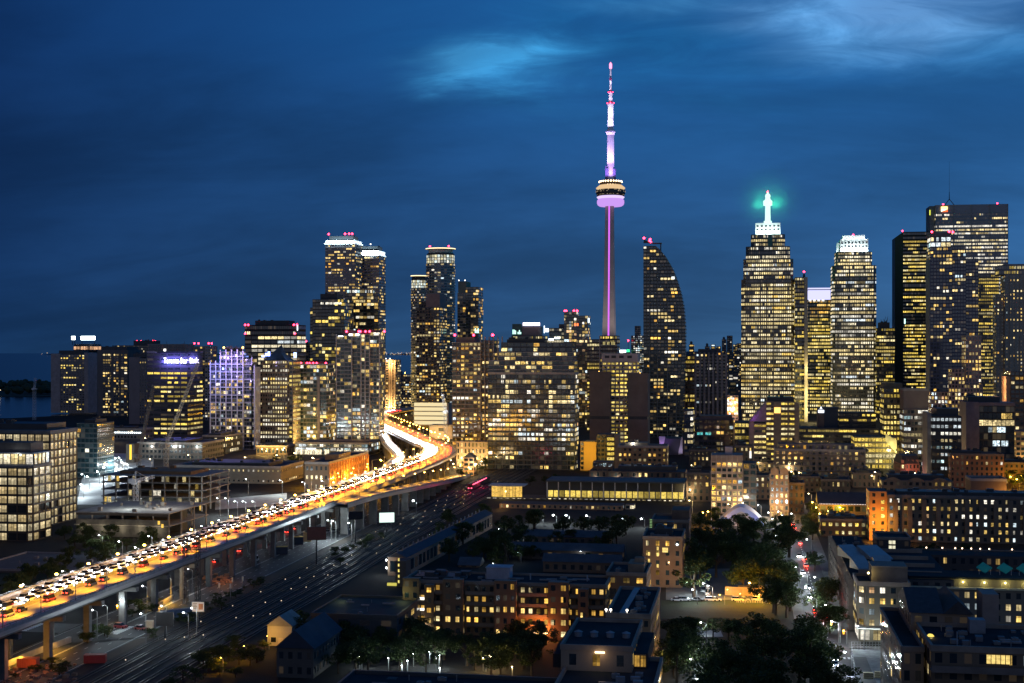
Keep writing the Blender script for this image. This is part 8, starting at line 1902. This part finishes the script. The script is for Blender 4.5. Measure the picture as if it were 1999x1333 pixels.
for px in (1781, 1800, 1841, 1882, 1924, 1965, 2005):
    xx = b.x(px); lamp(b.root, (xx, .9, zc + 1.7), (1, .86, .28), 110, .12); wl.ball((xx, 1.75, zc + 1.6), .22, 0, 6, 4)
    if px > 1790:
        m = MB()
        for i in range(8):
            t0, t1 = math.pi * i / 8, math.pi * (i + 1) / 8; P = lambda t, r: (xx - r * math.cos(t), 1.8, zc + .6 + 1.2 * r * math.sin(t)); m.face([P(t0, 1.0), P(t1, 1.0), P(t1, 1.2), P(t0, 1.2)])
        b.add('arch', m, surf('arch_cream', (.4, .37, .25), .7))
b.add('wall_lamp', wl, glow('lamp_yellow', (1, .85, .35), 9))
TEAL = surf('teal_panel', (.03, .26, .20), .5, .12, .5)
for px in (1930, 1971, 2010):
    q = b.x(px); m = MB(); c = (q, 7, zt + 2.3); hw_, hl = 2.1, 2.1
    T = [(q - hw_, 7, zt + 2.4), (q, 5.2, zt + 1.2), (q + hw_, 7, zt + 2.4), (q, 8.8, zt + 3.6)]; m.face(T); m.face([(x, y, z - .15) for x, y, z in T[::-1]]); m.tube((q + hw_ * .8, 7, zt + .4), (q + hw_ * .8, 7, zt + 2.3), .09, n=4, m=1); m.tube((q - hw_ * .6, 7, zt + .4), (q - hw_ * .6, 7, zt + 2.3), .09, n=4, m=1); b.add('skylight', m, [TEAL, STEEL]); lamp(b.root, (q, 2.8, zt + 5), (.6, 1, .85), 45, .2)
b = B('courtyard_block', 'dark low wing with a row of small roadside lamps above the glowing cornice', 440, 1770, 2060, 'apartment building'); b.body(st4.but(wall=(.07, .055, .05), p=.12, pal='amber'), 0, zt=b.z(1085), y1=10, nsplit=20, winmat=LITN, roof=ROOFB); m = MB()
for px in (1768, 1818, 1850, 1876, 1890, 1908, 1926, 1944, 1990): m.ball((b.x(px), 12, b.z(1085) + .6), .25, 0, 6, 4)
b.add('eave_lamp', m, glow('eave_warm', (1, .7, .45), 5)); m = MB(); m.box(0, b.w, 11.5, 11.8, b.z(1085), b.z(1085) + .3); b.add('coping', m, COP)
b = B('garden_block', 'dark flat block with two bright windows behind the pitched studio roofs', 430, 1712, 1778, 'apartment building'); b.body(st4.but(wall=(.05, .045, .045), p=.0), 0, zt=b.z(1052), y1=14, roof=ROOFB); 
for py in (1062, 1072):
    for k in range(2): m = MB(); z = b.z(py); x = b.x(1735 + 7 * k); m.face([(x, -.1, z), (x + .9, -.1, z), (x + .9, -.1, z + 1.1), (x, -.1, z + 1.1)], 0, None, (.9, .85, .6)); m.build('window', LITN, b.root)
b.parapet(0, b.w, 0, 14, b.z(1052), .6, .3, COP)
# bottom-right brick complex
b = B('brick_complex', 'brick apartment complex with dark gable roof and chimney-like tower, bottom right corner', 252, 1818, 2080, 'apartment building')
zd = b.z(1272); st5 = st.but(gspec=.35, wall=(.115, .085, .06), p=.24, cw=2.6, fh=3.1, ww=.5, wh=.6, pal='home')
b.body(st5, 0, zt=zd, y1=22, nsplit=30, winmat=LITN, roof=ROOFB); b.parapet(0, b.w, 0, 22, zd, .8, .4, COP)
m = MB(); z = zd - 2.2; m.face([(b.x(1925), -.1, z), (b.x(1972), -.1, z), (b.x(1972), -.1, z + 1.6), (b.x(1925), -.1, z + 1.6)], 0, None, (1.0, .72, .22)); m.build('window', LITN, b.root); m = MB()
for k in range(6): xx = b.x(1925) + (b.x(1972) - b.x(1925)) * k / 5; m.box(xx - .06, xx + .06, -.2, -.12, z, z + 1.6)
b.add('window_frame', m, DKP)
m = MB(); m.box(b.x(1815), b.w, -2.6, -.1, zd - 3.6, zd - 3.3); m.box(b.x(1815), b.w, -2.6, -2.5, zd - 3.3, zd - 2.4); b.add('balcony', m, surf('balc_dark', (.14, .115, .10), .85))
xs = lambda px, yy: onv(px, b.v + yy)[0] - b.u
y1 = 22; zu = zd + 2.6; x0, x1 = xs(1778, y1), xs(1896, y1)
facade(b.root, [(x0, y1 + .03), (x1, y1 + .03), (x1, y1 + 22), (x0, y1 + 22)], 0, zu, st5.but(wall=(.20, .155, .12), p=.04), 'gable_wall', 8, ROOFB, winmat=LITN); xm = xs(1838, y1)
gable(b, 'roof', x0, xm, y1, y1 + 20, zu + .02, 3.4, surf('roof_tile', (.035, .035, .04), .8, .3, 1), 'x'); gable(b, 'roof', xm + .6, x1, y1 - .4, y1 + 18, zu + .02, 2.6, surf('roof_tile', (.035, .035, .04), .8, .3, 1), 'y')
b.block('chimney_tower', xs(1918, y1), xs(1950, y1), y1 + .03, y1 + 7, 0, zu + 4.0, surf('tower_brick', (.22, .175, .15), .9, .2)); b.block('roof_plant', xs(1893, y1 - 6), xs(1924, y1 - 6), y1 - 6, y1 - 3, zd + .02, zd + 2.6, surf('vent_pale', (.17, .18, .2), .6)); m = MB()
for k in range(8): xx = rnd.uniform(4, b.w - 6); yy = rnd.uniform(4, 18); m.box(xx, xx + rnd.uniform(.5, 1.6), yy, yy + 1.1, zd, zd + rnd.uniform(.4, 1.1))
b.add('roof_vent', m, surf('vent_grey', (.12, .12, .13), .7)); m = MB(); m.tube((b.x(1875), 4, zd), (b.x(1875), 4, zd + 2.6), .12, n=5); b.add('vent_pipe', m, STEEL)
x2 = xs(1744, 20); facade(b.root, [(x2, 6), (b.x(1816) - .4, 6), (b.x(1816) - .4, 46), (x2, 46)], 0, zd - 1.5, st5.but(wall=(.15, .12, .095), p=.12), 'street_wing', 20, ROOFB, winmat=LITN); b.parapet(x2, b.x(1816) - .4, 6, 46, zd - 1.5, .7, .3, COP); m = MB(); m.ball((x2 + 6, 12, zd - .3), .8, 0, 10, 6); b.add('globe_lamp', m, glow('globe_yellow', (1, .75, .15), 1.2)); lamp(b.root, (x2 + 6, 10.6, zd), (1, .75, .25), 120, .2)
# fence of the yard
f = empty('yard_fence', (0, 0, 0), 'dark mesh fence around the gravel yard at the street corner', 'fence'); A = [gnd(*p) for p in ((1662, 1268), (1745, 1268))] + [gnd(1672, 1345)]
for a, c in ((A[0], A[1]), (A[2], A[0])):
    m = MB(); n = 14
    for k in range(n + 1): q = a.lerp(c, k / n); m.tube(q, q + Vector((0, 0, 2)), .05, n=4)
    m.build('post', STEEL, f)['kind'] = 'stuff'; m = MB()
    for zz in (.1, .7, 1.3, 1.95): m.tube(a + Vector((0, 0, zz)), c + Vector((0, 0, zz)), .03, n=4)
    m.build('rail', STEEL, f)
for px, py in ((1695, 1325), (1717, 1323)):
    p = gnd(px, py); r = empty('pallet_stack', (p.x, p.y, .03), 'yellowish stack of crates in the fenced yard, beside the street', 'crate stack', 'crate stacks in the fenced yard'); m = MB()
    for k in range(3): m.box(-1.1, 1.1, -.6, .6, k * .5, k * .5 + .4)
    m.build('crates', surf('crate_wood', (.40, .34, .2), .8, .2, 1), r)
# ---- white arched tent -----------------------------------------------------
p0 = gnd(1398, 1027); p1 = gnd(1497, 1027); r = empty('arched_tent', (p0.x, p0.y, 0), 'white arched event tent glowing blue-white beside the market street', 'tent'); wd = (p1 - p0).x; Ht = 8.2; m = MB(); n = 20; dp = 16
A = [(wd * i / n, Ht * (1 - abs(2 * i / n - 1) ** 1.7)) for i in range(n + 1)]
for (xa, za), (xb, zb_) in zip(A, A[1:]):
    for j in range(4):
        ya, yb = dp * j / 4, dp * (j + 1) / 4; s0 = 1 - .12 * math.sin(math.pi * j / 4); s1 = 1 - .12 * math.sin(math.pi * (j + 1) / 4); m.face([(xa, ya, za * s0), (xb, ya, zb_ * s0), (xb, yb, zb_ * s1), (xa, yb, za * s1)])
m.build('canopy', surf('tent_white', (.7, .7, .72), .6, .06), r, smooth=True); m = MB(); B2 = [(wd * .12 + wd * .76 * i / n, Ht * .8 * (1 - abs(2 * i / n - 1) ** 1.3)) for i in range(n + 1)]
for (xa, za), (xb, zb_), (xc_, zc_), (xd, zd_) in zip(A, A[1:], B2[1:], B2): m.face([(xa, -.05, za), (xd, -.3, zd_), (xc_, -.3, zc_), (xb, -.05, zb_)])
m.build('front_band', surf('tent_blue', (.38, .42, .62), .6, .1), r); m = MB()
for (xa, za), (xb, zb_) in zip(B2, B2[1:]): m.face([(xa, 1.5, 0), (xb, 1.5, 0), (xb, 1.5, zb_), (xa, 1.5, za)])
m.build('end_wall', surf('tent_cream', (.55, .48, .42), .7), r); lamp(r, (wd * .5, -3, 2), (1, .8, .6), 380, .3); lamp(r, (wd * .08, -4, 2), (.45, .55, 1), 800, .3); lamp(r, (wd * .92, -4, 2), (.42, .5, 1), 900, .3); lamp(r, (wd * .5, dp + 3, 3), (.8, .85, 1), 900, .3)
# park pavilion and low fence
p = gnd(1415, 1165); q = gnd(1500, 1165); r = empty('park_pavilion', (p.x, p.y, 0), 'low park pavilion wall glowing orange under the trees', 'pavilion'); wd = (q - p).x; m = MB(); m.box(0, wd, 3, 3.4, 0, 2.6); m.box(wd * .3, wd * .9, .5, 5, 2.62, 2.9)
for k in range(6): m.box(wd * (.3 + .11 * k), wd * (.3 + .11 * k) + .2, .7, .9, 0, 2.6)
m.build('shelter', surf('ochre_timber', (.38, .26, .13), .8), r)
p = gnd(1478, 1177); r = empty('picket_fence', (p.x, p.y, 0), 'low white picket fence at the edge of the park lawn', 'fence'); m = MB()
for k in range(26): m.box(-6 + k * .5, -5.82 + k * .5, -.05, .05, 0, .9)
m.build('pickets', surf('picket_white', (.55, .5, .5), .7), r)
# ---------------------------------------------------------------- yard things beside the elevated road
def billboard(px, py, w, h, zc, mat, label, Y=None, rz=.15, deco=None, lit=0):
    Y = Y or (CH - zc) * F / (py - HY); p = at(px, py, Y); r = empty('billboard', (p.x, p.y, 0), label, 'billboard', None, rz); m = MB(); m.tube((0, 0, 0), (0, 0, zc - h / 2), .28, .24, 8); m.build('post', DARKM, r); m = MB(); m.box(-w / 2 - .12, w / 2 + .12, -.2, .35, zc - h / 2 - .12, zc + h / 2 + .12); m.build('frame', DARKM, r); m = MB(); m.box(-w / 2, w / 2, -.26, -.21, zc - h / 2, zc + h / 2); m.build('poster', mat, r)
    if deco: deco(r, w, h, zc)
    return r
def poster(r, w, h, zc):
    m = MB(); y = -.3
    m.box(w * .05, w * .42, y, y + .03, zc - h * .3, zc + h * .32); m.build('poster_picture', surf('poster_brown', (.45, .16, .06), .7, .4, 1.5), r); m = MB()
    for k in range(4): m.box(-w * .42, -w * (.08 + .05 * (k % 2)), y, y + .03, zc + h * (.3 - .16 * k), zc + h * (.38 - .16 * k))
    m.build('poster_text', surf('poster_text', (.3, .2, .12), .7), r); lamp(r, (0, -3.5, zc - h * .6), (1, .8, .6), 180, .2)
billboard(387, 1184, 3.2, 2.6, 5.6, surf('poster_cream', (.62, .5, .4), .7), 'small lit billboard with a cream and brown poster, beside the tracks', deco=poster)
billboard(322, 1208, 4.4, 3.4, 5, surf('board_black', (.02, .02, .022), .7), 'black back of a billboard left of the cream poster board', rz=.1)
billboard(694, 1006, 5.6, 3.0, 11, surf('board_black', (.02, .02, .022), .7), 'dark billboard on a tall post in front of the highway ramp', rz=.5)
billboard(618, 1041, 6.4, 4.4, 11, surf('board_rust', (.12, .05, .04), .8), 'large dim reddish billboard on a tall post above the dirt yard', rz=.35)
billboard(755, 1010, 6.2, 4.0, 6, glow('screen_white', (.75, 1, .9), 1.3), 'glaring white lit billboard beside the rail tracks', rz=.4)
# lattice pylon in front of the elevated road
p = gnd(372, 1180); r = empty('lattice_pylon', (p.x, p.y, 0), 'dark lattice steel gantry tower standing in front of the elevated road', 'pylon'); m = MB(); lattice(m, (-1.6, 0, 0), (-1.6, 0, 20), 1.2, 1.4, .06); lattice(m, (2.0, .5, 0), (2.0, .5, 21), 1.2, 1.4, .06); m.build('mast', DARKM, r); m = MB(); lattice(m, (-3.6, 0, 15.5), (4.6, .5, 16), .9, 1.1, .05); lattice(m, (-3, 0, 19), (3.8, .5, 19.5), .7, 1.0, .05); m.build('crossarm', DARKM, r)
# containers and huts
def container(px, py, mat, label, rz, L=6, Wd=2.3, H=2.4, name='shipping_container', cat='container', roofm=None):
    p = gnd(px, py); r = empty(name, (p.x, p.y, .02), label, cat, None, rz); m = MB(); m.box(-L / 2, L / 2, -Wd / 2, Wd / 2, .15, H); n = int(L / .4)
    for k in range(n): xx = -L / 2 + .2 + k * L / n; m.box(xx, xx + .16, -Wd / 2 - .06, -Wd / 2 - .003, .3, H - .15)
    m.build('body', mat, r); m = MB(); m.box(-L / 2 - .03, L / 2 + .03, -Wd / 2 - .08, Wd / 2 + .03, H + .004, H + .1); m.build('roof', roofm or mat, r); m = MB(); m.box(L / 2 + .004, L / 2 + .06, -Wd / 2 + .1, -.03, .25, H - .12); m.box(L / 2 + .004, L / 2 + .06, .03, Wd / 2 - .1, .25, H - .12); m.build('door', mat, r); return r
ORG = surf('container_orange', (.55, .13, .05), .6, .15, .6)
container(55, 1303, ORG, 'bright orange-red container in the bottom left yard', .12, 4.6, 2.3, 2.2); container(186, 1294, surf('container_red', (.32, .05, .04), .6), 'dark red container half hidden by scrub near the tracks', .25, 5, 2.2, 2)
container(578, 1063, surf('container_blue', (.05, .06, .08), .6), 'hut with a yellow roof in the dirt yard', .3, 5.4, 3, 3, 'site_hut', 'hut', surf('roof_yellow', (.50, .30, .06), .7)); container(548, 1082, surf('container_blue', (.05, .06, .08), .6), 'second blue hut with a dim yellow roof, nearer in the dirt yard', .3, 5, 3, 2.8, 'site_hut', 'hut', surf('roof_yellow', (.50, .30, .06), .7)); container(600, 1057, surf('hut_tan', (.4, .25, .12), .8), 'tan hut between the billboard and the yellow-roofed hut', .3, 3, 3, 3.6, 'site_hut', 'hut')
container(292, 1228, surf('kiosk_tan', (.5, .38, .26), .7), 'small tan kiosk lit beside the red car', .1, 1.8, 1.6, 2.2, 'kiosk', 'kiosk'); container(345, 1205, surf('container_navy', (.05, .08, .14), .6), 'long blue container beside the black billboard', .72, 9, 2.2, 2.2)
# yellow concrete wall along the yard and its sodium lamps
for pl, lab in (([(0, 1308), (70, 1278), (138, 1254)], 'low concrete yard wall lit yellow along the bottom left road'), ([(290, 1192), (315, 1183), (338, 1170)], 'short concrete wall glowing yellow between shrubs below the elevated road')):
    r = empty('retaining_wall', (0, 0, 0), lab, 'wall'); m = MB(); P = [gnd(*q) for q in pl]
    for a, c in zip(P, P[1:]):
        t = (c - a).normalized(); n_ = Vector((t.y, -t.x, 0)) * .2; m.prism([tuple((a + n_)[:2]), tuple((c + n_)[:2]), tuple((c - n_)[:2]), tuple((a - n_)[:2])], 0, 1.5)
    m.build('body', CONC, r); a = P[0].lerp(P[-1], .5)
    for k in (.25, .75): q = P[0].lerp(P[-1], k); lamp(r, (q.x + 1.6, q.y - 2.2, 2.6), (1, .48, .04), 1600, .15)
m = MB()
for k in range(90):
    p = gnd(rnd.uniform(0, 150), rnd.uniform(1296, 1345)); s_ = rnd.uniform(.15, .6); m.box(p.x - s_, p.x + s_, p.y - s_ * .8, p.y + s_ * .8, 0, s_ * 1.2)
for k in range(60):
    p = gnd(rnd.uniform(400, 455), rnd.uniform(1122, 1142)); s_ = rnd.uniform(.15, .7); m.box(p.x - s_, p.x + s_, p.y - s_ * .8, p.y + s_ * .8, 0, s_)
o = m.build('rubble', surf('rubble_tan', (.30, .17, .10), .95, .4, .8)); o['kind'] = 'stuff'
p = gnd(60, 1318); lamp(None, (p.x, p.y, 5), (1, .35, .1), 1400, .3); p = gnd(430, 1136); lamp(None, (p.x + 2, p.y - 3, 5), (1, .4, .15), 1200, .3); p = gnd(450, 1290); 
for px, py in ((425, 1305), (470, 1282), (515, 1262)): p = gnd(px, py); street_lamp(p.x + 2.5, p.y - 3, 0, 3.4, (-.6, .2), 'sod', 1000, 'low sodium lamp on the bank beside the orange bushes', 'low lamps by the orange bushes', head=.1)
# rail signals
for px, pyb, h in ((428, 1170, 5), (450, 1172, 5), (454, 1152, 4), (474, 1150, 4)):
    p = gnd(px, pyb); r = empty('rail_signal', (p.x, p.y, 0), 'pale rail signal mast beside the tracks', 'signal', 'rail signal masts'); m = MB(); m.tube((0, 0, 0), (0, 0, h), .12, .1, 5); m.build('post', POLE, r); m = MB(); m.box(-.25, .25, -.2, .2, h - 1.4, h); m.build('signal_box', STEEL, r)
# white-lamp glitter inside the dark trees, ground lamps seen through leaves
for pl, n, c, e, lab, grp in (([(780, 1330), (860, 1330), (860, 1295), (800, 1295)], 9, 'led', 420, 'small white garden lamp glittering through the leaves, bottom centre', 'garden lamps in the bottom trees'), ([(940, 1330), (1020, 1330), (1020, 1290), (950, 1290)], 6, 'warm', 600, 'warm garden lamp behind leaves by the courtyard', 'warm garden lamps'), ([(700, 1310), (760, 1325), (760, 1300), (690, 1290)], 5, 'led', 300, 'small white lamp among trees beside the low dark hall', 'lamps beside the dark hall')):
    for k in range(n):
        px = rnd.uniform(pl[0][0], pl[1][0]); py = rnd.uniform(pl[2][1], pl[0][1]); p = gnd(px, py); street_lamp(p.x, p.y, 0, 3.2, (0, -.3), c, e, lab, grp, head=.14, name='garden_lamp')
# roof clutter: air handlers, ducts, hatches and patched felt on the near flat roofs
HV = surf('air_handler', (.13, .135, .14), .6, .25, 1); DU = surf('duct_metal', (.2, .2, .21), .45, .2, 1, metallic=.4); PATCH = surf('felt_patch', (.05, .055, .06), .9, .4, .8)
def clutter(root, x0, x1, y0, y1, z, n):
    for k in range(n):
        x, y = rnd.uniform(x0 + 1, x1 - 2), rnd.uniform(y0 + 1, y1 - 2); t = rnd.random(); m = MB()
        if t < .35:
            w, l, h = rnd.uniform(.8, 1.8), rnd.uniform(.7, 1.4), rnd.uniform(.6, 1.2); m.box(x, x + w, y, y + l, z + .15, z + h); m.box(x + .1, x + w - .1, y + .1, y + .2, z, z + .149); m.box(x + .1, x + w - .1, y + l - .2, y + l - .1, z, z + .149); m.lathe([(.3, z + h + .003), (.3, z + h + .12), (0, z + h + .14)], 10, 0, x + w / 2, y + l / 2); m.build('air_handler', HV, root)
        elif t < .5: m.box(x, x + rnd.uniform(2, 4.5), y, y + .4, z + .25, z + .6); m.build('duct', DU, root)
        elif t < .7: m.tube((x, y, z), (x, y, z + rnd.uniform(.5, 1.4)), .11, n=6); m.build('vent_pipe', DU, root)
        elif t < .82: m.box(x, x + 1, y, y + 1, z, z + .45); m.box(x + .08, x + .92, y + .08, y + .92, z + .452, z + .5); m.build('roof_hatch', HV, root)
        else: w, l = rnd.uniform(1.5, 4), rnd.uniform(1.2, 3); x = min(x, x1 - w - .5); y = min(y, y1 - l - .5); m.face([(x, y, z + .006), (x + w, y, z + .006), (x + w, y + l, z + .006), (x, y + l, z + .006)]); m.build('felt_patch', PATCH, root)
for nm, k_, (xa, xb, ya, yb), n in (('apartment_row', 0, (1, 52, 1, 13), 26), ('flat_roof_block', 0, (1, 9, 1, 34), 14), ('roof_complex', 0, (1, 16, 10, 32), 16), ('brick_midrise', 0, (1, 11, 1, 7), 8), ('lit_cornice_block', 0, (3, 30, 9, 12.5), 10), ('brown_block', 0, (1, 5, 2, 16), 6), ('left_roof', 0, (1, 34, 2, 36), 12), ('large_apartments', 0, (3, 50, 1, 4), 10), ('dark_hall', 0, (2, 18, 2, 24), 8), ('bottom_roof', 0, (6, 36, 18, 28), 9)):
    r = bpy.data.objects[nm]; w = [c for c in r.children if c.name.startswith('wall')][0]; zt = max(v.co.z for v in w.data.vertices); xm = max(v.co.x for v in w.data.vertices); ym = max(v.co.y for v in w.data.vertices); clutter(r, xa, min(xb, xm - 1), ya, min(yb, ym - 1), zt + .004, n)
r = bpy.data.objects['brick_complex']; clutter(r, 3, 22, 2, 20, [c for c in r.children if c.name.startswith('wall')][0].data.vertices[2].co.z + .004, 14)
r = bpy.data.objects['corner_terrace']; zt = max(v.co.z for c in r.children if c.name.startswith('side_wall') for v in c.data.vertices); clutter(r, .5, 8.5, 16, 100, zt + .004, 26)
# every roof lamp, beacon and bulb keeps its own light; trees not used are removed
for k, u in enumerate(used):
    if not u:
        for ch in list(TP[k].children): bpy.data.objects.remove(ch)
        bpy.data.objects.remove(TP[k])
print('LAMPS', LAMPN[0], 'OBJ', len(bpy.data.objects))
